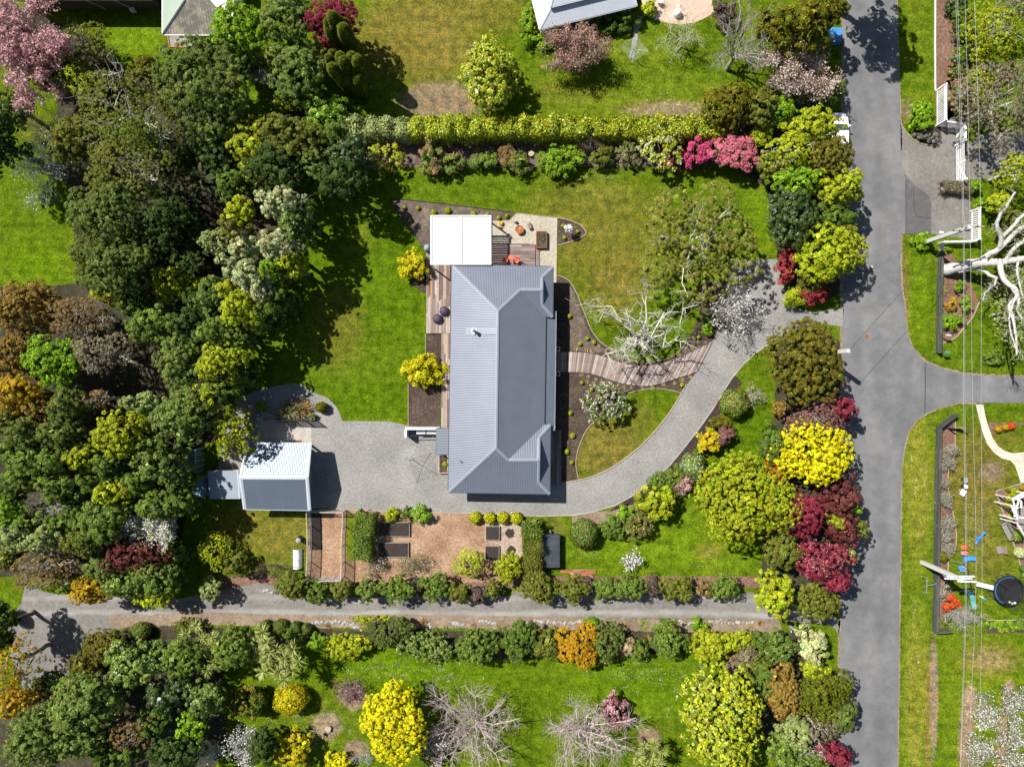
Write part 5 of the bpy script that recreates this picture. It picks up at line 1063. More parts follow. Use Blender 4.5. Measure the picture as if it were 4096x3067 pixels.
MB().lathe((p.x,p.y,.32),[(.2,0),(.26,.03),(.24,.05)],16).build('tabletop','blue_plastic',o)
for k in range(8):
 a=k*math.pi/4;MB().lathe((p.x+.27*math.cos(a),p.y+.27*math.sin(a),.32),[(.05,0),(.055,.04),(.03,.05)],8).build('rim_cup','trim_pale',o)
for k in range(4):a=k*math.pi/2+.4;MB().box((p.x+.15*math.cos(a),p.y+.15*math.sin(a),.16),(.04,.04,.32)).build('leg','blue_plastic',o)
# swing set and slide
o=thing('swing_set','grey and blue swing frame with a turquoise slide on the toy lawn','play set',tuple(W2(600,420)));hs=1.7
t0,t1=W2(580,255,hs),W2(640,560,hs);MB().tube([t0,t1],.035,6).build('top_bar','dark_metal',o)
for q,tp in(((395,235),t0),((590,290),t0),((450,575),t1),((665,590),t1)):MB().tube([W2(*q),tp],.03,6).build('leg','galvanised' if q[0]<500 else 'blue_plastic',o)
for f in(.3,.65):
 c=t0.lerp(t1,f);st_=MB().box((c.x,c.y,.42),(.22,.4,.05)).build('swing_seat','blue_plastic',o)
 for s_ in(-1,1):MB().tube([(c.x,c.y+s_*.18,.44),(c.x,c.y+s_*.18,hs)],.01,4).build('rope','wire',st_)
a,b=W2(630,615,1.2),W2(668,770,.15);vs=[]
for k in range(7):
 f=k/6;c=a.lerp(b,f);c.z=.15+1.05*(1-f)**1.2+.03*math.sin(f*9)
 for x,z in((-.24,.12),(-.2,0),(.2,0),(.24,.12)):vs.append((c.x+x,c.y,c.z+z))
MB().add(vs,[(i*4+k,(i+1)*4+k,(i+1)*4+k+1,i*4+k+1)for i in range(6)for k in range(3)]).build('slide','teal_plastic',o)
for s_ in(-1,1):MB().tube([(a.x+s_*.2,a.y+.35,0),(a.x+s_*.2,a.y,1.3)],.025,5).build('ladder_rail','blue_plastic',o)
for k in range(4):z=.25+k*.28;MB().tube([(a.x-.2,a.y+.35-.27*k*.28,z),(a.x+.2,a.y+.35-.27*k*.28,z)],.02,5).build('rung','blue_plastic',o)
p=W2(757,640,.2);o=thing('small_seesaw','tiny yellow-green and blue rocking toy on the toy lawn','toy',(p.x,p.y,0));MB().beam(W2(720,622,.25),W2(798,668,.25),.12,.06).build('beam','teal_plastic',o)
MB().box((p.x,p.y,.11),(.12,.2,.22)).build('base','yellow_plastic',o)
for q in((735,630),(785,660)):c=W2(*q,.3);MB().box((c.x,c.y,.33),(.12,.16,.1)).build('seat','yellow_plastic' if q[0]<750 else 'blue_plastic',o)
zQ=zF;a,b=Vector(w3(zQ(683,872),.35)),Vector(w3(zQ(773,757),.35));o=thing('seesaw','bright blue plastic seesaw lying across the lawn','seesaw',tuple((a+b)/2));o.location.z=0
MB().beam(a,b,.14,.07).build('beam','blue_plastic',o)
for q in(a,b):MB().lathe((q.x,q.y,.33),[(.10,0),(.14,.06),(.12,.14),(.05,.17)],12).build('seat','blue_plastic',o)
for f in(.25,.78):
 c=a.lerp(b,f);d=(b-a).normalized();s_=Vector((-d.y,d.x,0));MB().tube([c+Vector((0,0,.15))-s_*.14,c+Vector((0,0,.16))+s_*.14],.02,6).build('handle','blue_plastic',o)
c=(a+b)/2;MB().box((c.x,c.y,.15),(.25,.25,.3)).build('base','blue_plastic',o)
# ride-on toy tractor with a tray
p=Vector(w3(zQ(565,205),.3));o=thing('toy_tractor','ride-on toy tractor with a white tray trailer on the lawn','toy tractor',(p.x,p.y,0))
MB().box((p.x,p.y+.32,.34),(.26,.5,.22)).box((p.x,p.y+.05,.28),(.16,.3,.1)).build('body','grey_cloth',o);MB().box((p.x+.03,p.y-.3,.34),(.26,.36,.2)).build('seat','louvre_white',o)
for x,y,r_ in((-.22,.42,.12),(.22,.42,.12),(-.24,-.28,.15),(.24,-.28,.15)):MB().lathe((p.x+x,p.y+y,r_),[(r_,-.05),(r_,.05),(r_*.5,.06)],12,Matrix.Rotation(R(90),3,'Y')).build('wheel','rubber',o)
MB().tube([(p.x,p.y+.1,.4),(p.x,p.y+.02,.6)],.015,5).build('steering_column','dark_metal',o);MB().lathe((p.x,p.y+.02,.58),[(.09,0),(.1,.015),(.08,.02)],12).build('steering_wheel','black_plastic',o)
q=Vector(w3(zQ(536,306),.3));M=Matrix.Rotation(R(-32),3,'Z');ty=thing('toy_trailer','white tray trailer behind the ride-on toy tractor','toy trailer',(q.x,q.y,0))
MB().box((q.x,q.y,.27),(.42,.6,.03),M=M).build('tray','louvre_white',ty)
for s_ in(-1,1):c=q+M@Vector((s_*.22,0,0));MB().box((c.x,c.y,.34),(.03,.6,.12),M=M).build('side_board','louvre_white',ty)
for s_ in(-1,1):c=q+M@Vector((s_*.27,.05,0));MB().lathe((c.x,c.y,.11),[(.11,-.04),(.11,.04),(.05,.05)],10,M@Matrix.Rotation(R(90),3,'Y')).build('wheel','cut_wood',ty)
# trampoline
p=W2(1050,568,.75);R_=1.5;o=thing('trampoline','round black trampoline with blue rim pad and net at the east edge','trampoline',(p.x,p.y,0))
MB().lathe((p.x,p.y,.74),[(R_-.2,0),(R_-.2,.02),(.02,.0)],40).build('mat','black_plastic',o)
def ringmesh(r0_,r1_,z,a0,a1,n=40):
 vs=[]
 for k in range(n+1):
  a=a0+(a1-a0)*k/n;vs+=[(p.x+r0_*math.cos(a),p.y+r0_*math.sin(a),z),(p.x+r1_*math.cos(a),p.y+r1_*math.sin(a),z),(p.x+r1_*math.cos(a),p.y+r1_*math.sin(a),z-.06),(p.x+r0_*math.cos(a),p.y+r0_*math.sin(a),z-.06)]
 return MB().add(vs,[(k*4+i,k*4+(i+1)%4,k*4+4+(i+1)%4,k*4+4+i)for k in range(n)for i in range(4)])
ringmesh(R_-.2,R_-.12,.79,1.2,4.3).build('rim_pad','blue_plastic',o);ringmesh(R_-.24,R_,.76,3.0,4.0).build('rim_pad','blue_plastic',o);ringmesh(R_-.12,R_+.02,.77,0,2*math.pi).build('outer_pad','black_plastic',o)
m,n_,l_k,bs=new_mat('black_net');tr=n_.new('ShaderNodeBsdfTransparent');mx=n_.new('ShaderNodeMixShader');mx.inputs[0].default_value=.3;bs.inputs['Base Color'].default_value=(.015,.015,.015,1)
l_k.new(tr.outputs[0],mx.inputs[1]);l_k.new(bs.outputs[0],mx.inputs[2]);l_k.new(mx.outputs[0],n_['Material Output'].inputs[0]);MATS['black_net']=m
vs=[]
for k in range(41):
 a=k*2*math.pi/40;vs+=[(p.x+(R_-.02)*math.cos(a),p.y+(R_-.02)*math.sin(a),.8),(p.x+(R_-.02)*math.cos(a),p.y+(R_-.02)*math.sin(a),2.3)]
MB().add(vs,[(k*2,k*2+2,k*2+3,k*2+1)for k in range(40)]).build('safety_net','black_net',o)
for k in range(6):
 a=k*math.pi/3+.4;c=Vector((p.x+R_*1.03*math.cos(a),p.y+R_*1.03*math.sin(a),0));e_=Vector((math.cos(a),math.sin(a),0))
 MB().tube([c,c+Vector((0,0,1.9))+e_*.12,c+Vector((0,0,2.35))-e_*.1],.03,6).build('net_pole','dark_metal',o)
 a2=a+math.pi/6;u,v=Vector((p.x+R_*.95*math.cos(a2-.2),p.y+R_*.95*math.sin(a2-.2),.74)),Vector((p.x+R_*.95*math.cos(a2+.2),p.y+R_*.95*math.sin(a2+.2),.74))
 MB().tube([u,(u.x,u.y,.03),(v.x,v.y,.03),v],.025,6).build('leg','dark_metal',o)
lad=MB()
for k in range(3):MB().beam(W2(800,560+k*8,.2+k*.22),W2(870,575+k*8,.2+k*.22),.04,.04).build('rung','dark_metal',o)
for i,(x,y,m)in enumerate(((1052,690,'tan_card'),(1082,706,'teal_plastic'),(1112,698,'fleece'))):
 c=W2(x,y,.75);tag(MB().lathe((c.x,c.y,.745),[(.02,0),(.09,.03),(.11,.1),(.09,.17),(.03,.2)],10).build('ball',m),('tan ball lying on the trampoline mat','turquoise ball on the trampoline between two paler balls','white ball lying on the trampoline nearest its rim')[i],'ball','balls on the trampoline')
a,b=W2(692,488,.5),W2(888,535,.7);o=thing('plank_ramp','long white plank ramp leading up to the trampoline rim','ramp',tuple((a+b)/2));o.location.z=0
MB().beam(a,b,.42,.06).build('plank','white_slat',o);MB().box((a.x+.1,a.y,.23),(.08,.36,.45)).build('support','grey_timber',o);MB().box((b.x-.15,b.y,.32),(.08,.36,.62)).build('support','grey_timber',o)
# picnic wedge, bench, arbour, pot
p=W2(960,110,.3);o=thing('slat_lounger','grey slatted folding lounger on the lawn near the arbour','lounger',(p.x,p.y,0));M=Matrix.Rotation(R(12),3,'Z')
for i in range(6):
 c=Vector((p.x-.12,p.y,0))+M@Vector((0,-.3+i*.12,.3));MB().box(c,(.5,.1,.025),M=M).build('seat_slat','grey_timber',o)
 c=Vector((p.x+.26,p.y,0))+M@Vector((0,-.3+i*.12,.5));MB().box(c,(.45,.1,.025),M=M@Matrix.Rotation(R(-50),3,'Y')).build('back_slat','log_wood',o)
for x in(-.3,.1):
 for y in(-.25,.25):c=p+M@Vector((x,y,0));MB().box((c.x,c.y,.14),(.05,.05,.28)).build('leg','grey_timber',o)
a,b=Vector(w3(zQ(990,668),.4)),Vector(w3(zQ(1062,808),.4));d=(b-a).normalized();s_=Vector((-d.y,d.x,0));s_=s_ if s_.x>0 else-s_;c=(a+b)/2
o=thing('garden_bench','grey weathered slatted bench against the arbour bed','bench',(c.x,c.y,0));M=Matrix((d,s_,(0,0,1))).transposed();L=(b-a).length+.3
P=lambda x,y,z:Vector((c.x,c.y,0))+M@Vector((x,y,z))
for i in range(5):MB().box(P(0,-.2+i*.1,.43),(L,.08,.025),M=M).build('seat_slat','grey_timber',o)
for i in range(12):MB().box(P(-L/2+.1+(L-.2)*i/11,.28,.66),(.06,.02,.38),M=M).build('back_slat','grey_timber',o)
MB().box(P(0,.29,.88),(L,.05,.07),M=M).build('top_rail','grey_timber',o)
for s in(-1,1):
 MB().box(P(s*L/2,0,.62),(.07,.55,.04),M=M).build('armrest','grey_timber',o)
 for y in(-.22,.27):MB().box(P(s*L/2,y,.3 if y<0 else.44),(.06,.06,.6 if y<0 else.88),M=M).build('leg','grey_timber',o)
 # white lattice arbour
zM=zo(3960,1880,2.646);o=thing('arbour','white lattice arbour with curved beams at the east edge','arbour',W(*zM(330,420)))
V=lambda x,y,z:Vector(w3(zM(x,y),z));za=2.3
for i,(q0,q1)in enumerate((((240,300),(380,225)),((262,290),(385,245)),((250,310),(385,270)),((240,300),(290,525)),((262,300),(330,330)),((225,375),(270,490)),((270,490),(390,510)),((222,380),(290,480)),((258,495),(300,330)),((235,430),(285,385)),((290,300),(330,330)),((285,560),(370,700)),((330,330),(330,400)),((225,375),(300,400)))):
 MB().beam(V(*q0,za+.02*(i%4)),V(*q1,za+.02*(i%4)+.1),.11,.11).build('beam','white_slat',o)
for q in((240,300),(225,375),(280,520),(290,560),(385,245)):v=V(*q,za);MB().box((v.x,v.y,za/2),(.1,.1,za)).build('post','white_slat',o)
for k in range(10):
 v0_,v1_=V(285,400+k*24,.2),V(420,395+k*24,.2);MB().beam(v0_,v1_,.2,.03).build('floor_board','grey_timber',o)
p=W(*t(3,3,1146,268));o=thing('flower_pot','large orange terracotta pot on the far vegetable plot','flower pot',(p[0],p[1],0));MB().lathe((p[0],p[1],0),[(.14,0),(.2,.3),(.22,.36),(.16,.36),(.15,.3)],16).build('pot','terracotta',o);MB().lathe((p[0],p[1],.26),[(.15,0),(.14,.04),(.04,.05)],12).build('soil','soil_dark',o)
# patio things of the villa
zN=zo(2600,0,4.543);p=W(*zN(510,230),.5);o=thing('garden_statue','white covered table with a grey umbrella hub on the pink patio','patio table',(p[0],p[1],0))
bo=blob(None,'cover',None,zN(505,235),.38,.75,'louvre_white',6,None,6);bo.parent=o;bo.location-=Vector(o.location)
MB().lathe((p[0]+.18,p[1]+.42,0),[(.12,0),(.12,.08),(.03,.1),(.03,.9),(.09,1.0),(.04,1.08)],10).build('umbrella_stand','galvanised',o)
p=W(*zN(185,40),.3);tag(MB().lathe((p[0],p[1],0),[(.2,0),(.24,.3),(.27,.55),(.2,.56),(.19,.5)],14).build('urn','fleece'),'white urn at the top edge of the pink patio','urn')
p=W(*zH(807,82),.3);o=thing('flower_pot','round pale stone pot at the corner of the pink patio','flower pot',(p[0],p[1],0));MB().lathe((p[0],p[1],0),[(.14,0),(.2,.2),(.2,.34),(.15,.34),(.14,.28)],16).build('pot','fleece',o);MB().lathe((p[0],p[1],.26),[(.14,0),(.13,.03),(.04,.04)],12).build('soil','soil_dark',o)
p=W(*t(1,0,985,755));o=thing('garden_trellis','small grey metal frame at the foot of the upright cypresses','frame',(p[0],p[1],0))
for s_ in(-1,1):MB().box((p[0],p[1]+s_*.5,.5),(.05,.05,1)).build('post','galvanised',o)
for z in(.3,.95):MB().box((p[0],p[1],z),(.04,.96,.04)).build('rail','galvanised',o)
# ------------------------------------------------------------------ foliage materials (each leaf carries its own tint)
def leaf_mat(name,trans=0.28,rough=0.6,spec=0.12):
 m=bpy.data.materials.new(name);m.use_nodes=True;n=m.node_tree.nodes;l=m.node_tree.links;bs=n['Principled BSDF']
 at=n.new('ShaderNodeAttribute');at.attribute_name='Tint'
 tc=n.new('ShaderNodeTexCoord').outputs['Object'];v=noise(n,l,tc,6.0,2)
 g=ramp(n,[(0.3,(.8,)*3),(0.7,(1.2,)*3)]);l.new(v,g.inputs[0]);c=mixc(n,l,1.0,at.outputs['Color'],g.outputs[0],'MULTIPLY')
 l.new(c,bs.inputs['Base Color']);bs.inputs['Roughness'].default_value=rough;bs.inputs['Specular IOR Level'].default_value=spec
 tb=n.new('ShaderNodeBsdfTranslucent');l.new(c,tb.inputs[0]);mx=n.new('ShaderNodeMixShader');mx.inputs[0].default_value=trans
 l.new(bs.outputs[0],mx.inputs[1]);l.new(tb.outputs[0],mx.inputs[2]);l.new(mx.outputs[0],n['Material Output'].inputs[0]);MATS[name]=m
leaf_mat('leaf');leaf_mat('gloss_leaf',0.18,0.38,0.35);leaf_mat('petal',0.35,0.7,0.15)
mat('bark_grey',(0.30,0.27,0.23),0.9,0.35,3,bmp=0.02);mat('bark_brown',(0.14,0.10,0.075),0.9,0.35,3,bmp=0.02);mat('bark_pale',(0.50,0.48,0.40),0.85,0.25,4,bmp=0.01)
mat('bark_silver',(0.42,0.40,0.37),0.85,0.35,2.5,bmp=0.03);mat('bark_pink',(0.50,0.42,0.39),0.85,0.3,4)
# palettes: (albedo, weight)
PAL={'dk':[((.036,.062,.010),3),((.06,.098,.016),2),((.085,.12,.03),1)],'mid':[((.08,.13,.016),3),((.12,.185,.024),2),((.15,.21,.035),1)],'green':[((.095,.15,.02),3),((.15,.215,.03),2),((.23,.30,.05),1)],'bright':[((.12,.23,.008),3),((.19,.33,.012),2),((.28,.42,.03),1)],'olive':[((.105,.125,.014),3),((.165,.185,.024),2),((.21,.215,.04),1)],'sunolive':[((.13,.15,.02),2),((.20,.21,.03),3),((.30,.29,.06),1.5)],'olivegrey':[((.085,.118,.018),3),((.135,.175,.03),2),((.18,.22,.055),1)],'grey':[((.10,.145,.022),3),((.16,.22,.04),2),((.27,.33,.09),1)],'palegreen':[((.20,.25,.07),2),((.28,.33,.10),2),((.38,.42,.17),1)],'lime':[((.20,.26,.008),2),((.32,.37,.012),3),((.45,.48,.03),1.5)],'limeyel':[((.22,.27,.008),2),((.35,.38,.012),3),((.45,.45,.03),1.2),((.10,.16,.01),1.6)],'gold':[((.40,.37,.006),2),((.55,.48,.008),3),((.20,.22,.01),1.2),((.6,.5,.03),1)],'yellow':[((.55,.50,.004),2),((.68,.60,.006),3),((.75,.65,.03),1),((.33,.34,.01),.7)],'goldconifer':[((.085,.092,.006),3),((.16,.15,.008),2),((.27,.225,.014),1)],'bronzegreen':[((.085,.085,.01),3),((.15,.135,.014),2),((.24,.195,.025),1)],'cypress':[((.06,.085,.006),3),((.12,.14,.008),2),((.20,.20,.012),1)],'rust':[((.20,.115,.02),2),((.32,.18,.035),2),((.13,.13,.015),1.5),((.42,.28,.08),1)],'rusttwig':[((.20,.125,.045),2),((.31,.20,.08),2),((.13,.115,.04),1.5)],'browntwig':[((.19,.155,.095),2),((.29,.24,.16),2),((.11,.11,.04),1.5)],'amber':[((.40,.24,.012),2),((.52,.33,.015),2),((.24,.20,.015),1.5)],'orange':[((.50,.25,.008),2),((.62,.33,.012),2),((.30,.23,.015),1)],'red':[((.13,.014,.022),2),((.22,.026,.045),3),((.33,.06,.09),1)],'crimson':[((.30,.018,.04),2),((.42,.04,.075),2),((.13,.025,.025),1),((.17,.19,.02),.7)],'maroon':[((.085,.022,.019),2),((.135,.036,.03),3),((.22,.08,.065),1)],'mauve':[((.19,.085,.07),2),((.29,.155,.13),2),((.10,.04,.04),1)],'darktwig':[((.095,.07,.055),2),((.15,.115,.09),2),((.05,.04,.04),1)],'cream':[((.38,.41,.17),2),((.52,.53,.28),3),((.14,.19,.05),1.6)],'pale':[((.45,.48,.20),2),((.58,.59,.31),2),((.28,.32,.10),1)],'silver':[((.30,.275,.21),2),((.42,.40,.32),2),((.18,.16,.115),1.5)],'lavender':[((.13,.135,.10),2),((.20,.205,.165),2),((.24,.20,.19),.8)],'pink':[((.60,.33,.37),2),((.72,.47,.50),3),((.45,.22,.26),1)],'dustypink':[((.46,.25,.23),2),((.56,.36,.33),2),((.31,.17,.14),1),((.18,.15,.04),.6)],'pinkwhite':[((.64,.50,.47),2),((.74,.62,.58),2),((.48,.32,.30),1),((.24,.22,.07),.6)],'magenta':[((.58,.06,.18),2),((.70,.12,.25),2),((.42,.025,.10),1)],'rosepink':[((.64,.16,.22),2),((.72,.26,.31),2),((.48,.09,.13),1)],'white':[((.72,.71,.68),3),((.62,.60,.56),1),((.78,.77,.74),1)],'straw':[((.36,.28,.14),2),((.46,.38,.21),2),((.22,.19,.07),1)],'bronze':[((.27,.16,.045),2),((.36,.22,.08),2),((.18,.12,.03),1)],'flax':[((.075,.095,.035),2),((.14,.14,.06),2),((.30,.22,.11),1.4),((.44,.34,.20),.6)],'cabbage':[((.19,.23,.045),2),((.30,.34,.08),2),((.44,.45,.18),1)],'fern':[((.03,.042,.012),2),((.055,.065,.02),1),((.085,.07,.025),.6)],'redflower':[((.6,.06,.02),2),((.7,.12,.02),1),((.4,.04,.02),1)],}
def pick(rng,pal,n,jit=.22):
 p=PAL[pal];w_=np.array([x[1]for x in p],float);i=rng.choice(len(p),n,p=w_/w_.sum())
 return np.clip(np.array([x[0]for x in p])[i]*np.exp(rng.normal(0,jit,n))[:,None],0,.85)
def unit(v):return v/np.maximum(np.linalg.norm(v,axis=1,keepdims=True),1e-9)
def rdir(rng,n):return unit(rng.normal(size=(n,3)))
def quad_obj(name,V,col,m,parent,origin,tris_extra=None):
 """N quads (N,4,3) with one tint each"""
 n=len(V);me=bpy.data.meshes.new(name)
 me.vertices.add(4*n);me.vertices.foreach_set('co',(V.reshape(-1,3)-np.array(origin)).astype(np.float32).ravel())
 me.loops.add(4*n);me.loops.foreach_set('vertex_index',np.arange(4*n,dtype=np.int32))
 me.polygons.add(n);me.polygons.foreach_set('loop_start',np.arange(0,4*n,4,dtype=np.int32));me.update(calc_edges=False)
 at=me.attributes.new('Tint','FLOAT_COLOR','FACE');at.data.foreach_set('color',np.c_[col,np.ones(n)].astype(np.float32).ravel())
 me.materials.append(MATS[m]);o=bpy.data.objects.new(name,me);C.objects.link(o)
 if parent is not None:o.parent=parent
 else:o.location=origin
 return o
def leaf_quads(rng,pos,nrm,L,wr=.6):
 n=len(pos);L=np.asarray(L)*np.ones(n)*rng.uniform(.7,1.3,n);r_=rdir(rng,n);tg=unit(r_-nrm*(r_*nrm).sum(1,keepdims=True));b=np.cross(nrm,tg)
 a,w_=tg*(L/2)[:,None],b*(L*wr/2)[:,None];f=nrm*(L*.12)[:,None]
 return np.stack([pos-a,pos+w_+f,pos+a,pos-w_+f],1)
def crown_pts(rng,rx,ry,rz,nlobe,cl,n,up=.25,spread=.55,lobe_r=.5,tall=0,rnd=.55):
 """leaf positions and normals on many leafy clumps that sit on a few boughs; centre at the origin"""
 lobes=[(np.array([0,0,rz*.25]),np.array([rx*(lobe_r+.14),ry*(lobe_r+.14),rz*.75]))]if nlobe!=2 else[]
 a0=rng.uniform(0,6.28)
 for i in range(max(nlobe-1,0)):
  a=a0+i*6.283/max(nlobe-1,1)+rng.uniform(-.3,.3);q=spread*rng.uniform(.85,1.2);s=lobe_r*rng.uniform(.75,1.15)
  lobes.append((np.array([rx*q*math.cos(a),ry*q*math.sin(a),rz*rng.uniform(-.35,.25)]),np.array([rx*s,ry*s,rz*rng.uniform(.5,.7)])))
 cs,cr,cd=[],[],[]
 tot=sum(s[0]*s[1]for _,s in lobes)
 m_all=max(6,int(rx*ry*3.14*1.9/(3.14*cl*cl)*1.25))
 for c,s in lobes:
  m_=max(4,int(m_all*s[0]*s[1]/tot*1.3));d=rdir(rng,m_);d[:,2]=np.where(d[:,2]<-.35,-d[:,2],d[:,2])
  cs.append(c+d*s*rng.uniform(.72,1.03,(m_,1)));cd.append(unit(d/s));cr.append(cl*rng.uniform(.6,1.35,m_))
 cs,cd,cr=np.concatenate(cs),np.concatenate(cd),np.concatenate(cr)
 keep=np.ones(len(cs),bool)
 for c,s in lobes:keep&=(((cs-c)/s)**2).sum(1)>.42
 cs,cd,cr=cs[keep],cd[keep],cr[keep]
 ci=rng.integers(0,len(cs),n);d=unit(rdir(rng,n)*.9+cd[ci]*.75+np.array([0,0,.3]))
 pos=cs[ci]+d*(cr[ci]*rng.uniform(.35,1.08,n)**.6)[:,None]*np.array([1,1,.8])
 nrm=unit(d*.75+cd[ci]*.35+np.array([0,0,up+.25])+rdir(rng,n)*rnd)
 return pos,nrm,ci,len(cs),lobes
def tubes(name,P,rad,m,parent,origin,sides=5):
 """many curved limbs (M,K,3) with radii (M,K) as one branching piece"""
 P=np.asarray(P,float);M_,K,_=P.shape;rad=np.asarray(rad,float)
 d=np.empty_like(P);d[:,1:-1]=P[:,2:]-P[:,:-2];d[:,0]=P[:,1]-P[:,0];d[:,-1]=P[:,-1]-P[:,-2]
 d/=np.maximum(np.linalg.norm(d,axis=2,keepdims=True),1e-9)
 ref=np.where(np.abs(d[:,:1,2:3])>.85,np.array([1.,0,0]),np.array([0,0,1.]));a=np.cross(d,np.broadcast_to(ref,d.shape));a/=np.maximum(np.linalg.norm(a,axis=2,keepdims=True),1e-9);b=np.cross(a,d)
 an=np.arange(sides)*2*math.pi/sides
 V=P[:,:,None,:]+(a[:,:,None,:]*np.cos(an)[None,None,:,None]+b[:,:,None,:]*np.sin(an)[None,None,:,None])*rad[:,:,None,None]
 i=(np.arange(M_)*K*sides)[:,None,None]+(np.arange(K-1)*sides)[None,:,None]+np.arange(sides)[None,None,:];j=np.roll(i,-1,axis=2)
 F=np.stack([i,j,j+sides,i+sides],-1).reshape(-1,4);v=V.reshape(-1,3)-np.array(origin)
 me=bpy.data.meshes.new(name);me.vertices.add(len(v));me.vertices.foreach_set('co',v.astype(np.float32).ravel())
 me.loops.add(F.size);me.loops.foreach_set('vertex_index',F.astype(np.int32).ravel());me.polygons.add(len(F));me.polygons.foreach_set('loop_start',np.arange(0,F.size,4,dtype=np.int32));me.update(calc_edges=False)
 me.polygons.foreach_set('use_smooth',np.ones(len(F),bool))
 me.materials.append(MATS[m]);o=bpy.data.objects.new(name,me);C.objects.link(o);o.parent=parent;return o
def wiggly(rng,a,b,K=6,wob=.12,arch=0.0):
 s=np.linspace(0,1,K)[:,None];L=np.linalg.norm(b-a);p=a+(b-a)*s
 n_=rng.normal(size=(K,3))*wob*L*.5;n_[0]=0;n_[-1]*=.4;return p+n_+np.array([0,0,arch*L])*(4*s*(1-s))
def skeleton(rng,base,fork,cen,rx,ry,rz,r0,nlimb=7,nsub=7,ntwig=6,wob=.12,arch=.05,rise=.5,twl=.26,droop=0.0):
 """trunk, limbs reaching the edge of the crown, side branches and twigs; returns limbs, radii and the twig tips"""
 big,bigr,sm,smr,tips=[],[],[],[],[]
 big.append(wiggly(rng,base,fork,6,.05));bigr.append(np.linspace(r0*1.25,r0*.8,6));R_=(rx+ry)/2
 a0=rng.uniform(0,6.28)
 for i in range(nlimb):
  a=a0+i*6.283/nlimb+rng.uniform(-.35,.35);q=rng.uniform(.55,.95)if i%3 else rng.uniform(.2,.5)
  e_=cen+np.array([rx*q*math.cos(a),ry*q*math.sin(a),rz*rng.uniform(.1,rise+.4)*(1.1-q*.5)-droop*q*rz]);st=fork+(base-fork)*rng.uniform(0,.2)
  lb=wiggly(rng,st,e_,6,wob,arch);lr=np.linspace(r0*.55,r0*.14,6);big.append(lb);bigr.append(lr);tips.append(e_)
  for k in range(nsub):
   s=rng.uniform(.25,1.0);x=s*5;i0=min(int(x),4);p=lb[i0]+(lb[i0+1]-lb[i0])*(x-i0);ld=unit((lb[i0+1]-lb[i0])[None])[0]
   dd=unit((ld*.8+rng.normal(size=3)*.75+np.array([0,0,.2-droop]))[None])[0];ln=R_*rng.uniform(.25,.5)*(1.15-s*.45)
   sb=wiggly(rng,p,p+dd*ln,5,wob*1.2,arch*.5);rr_=r0*.27*(1.1-s*.6);sm.append(sb);smr.append(np.linspace(rr_,rr_*.35,5));tips.append(sb[-1])
   for w_ in range(ntwig):
    u=rng.uniform(.25,1.0)*4;j0=min(int(u),3);pp=sb[j0]+(sb[j0+1]-sb[j0])*(u-j0)
    d2=unit((dd*.7+rng.normal(size=3)*.7+np.array([0,0,.15-droop]))[None])[0];l2=R_*twl*rng.uniform(.5,1.1)
    tw=wiggly(rng,pp,pp+d2*l2,5,wob*1.3,0);sm.append(tw);smr.append(np.linspace(rr_*.34,rr_*.08,5));tips+=[tw[-1],tw[3],tw[2]]
 return np.array(big),np.array(bigr),np.array(sm),np.array(smr),np.array(tips)
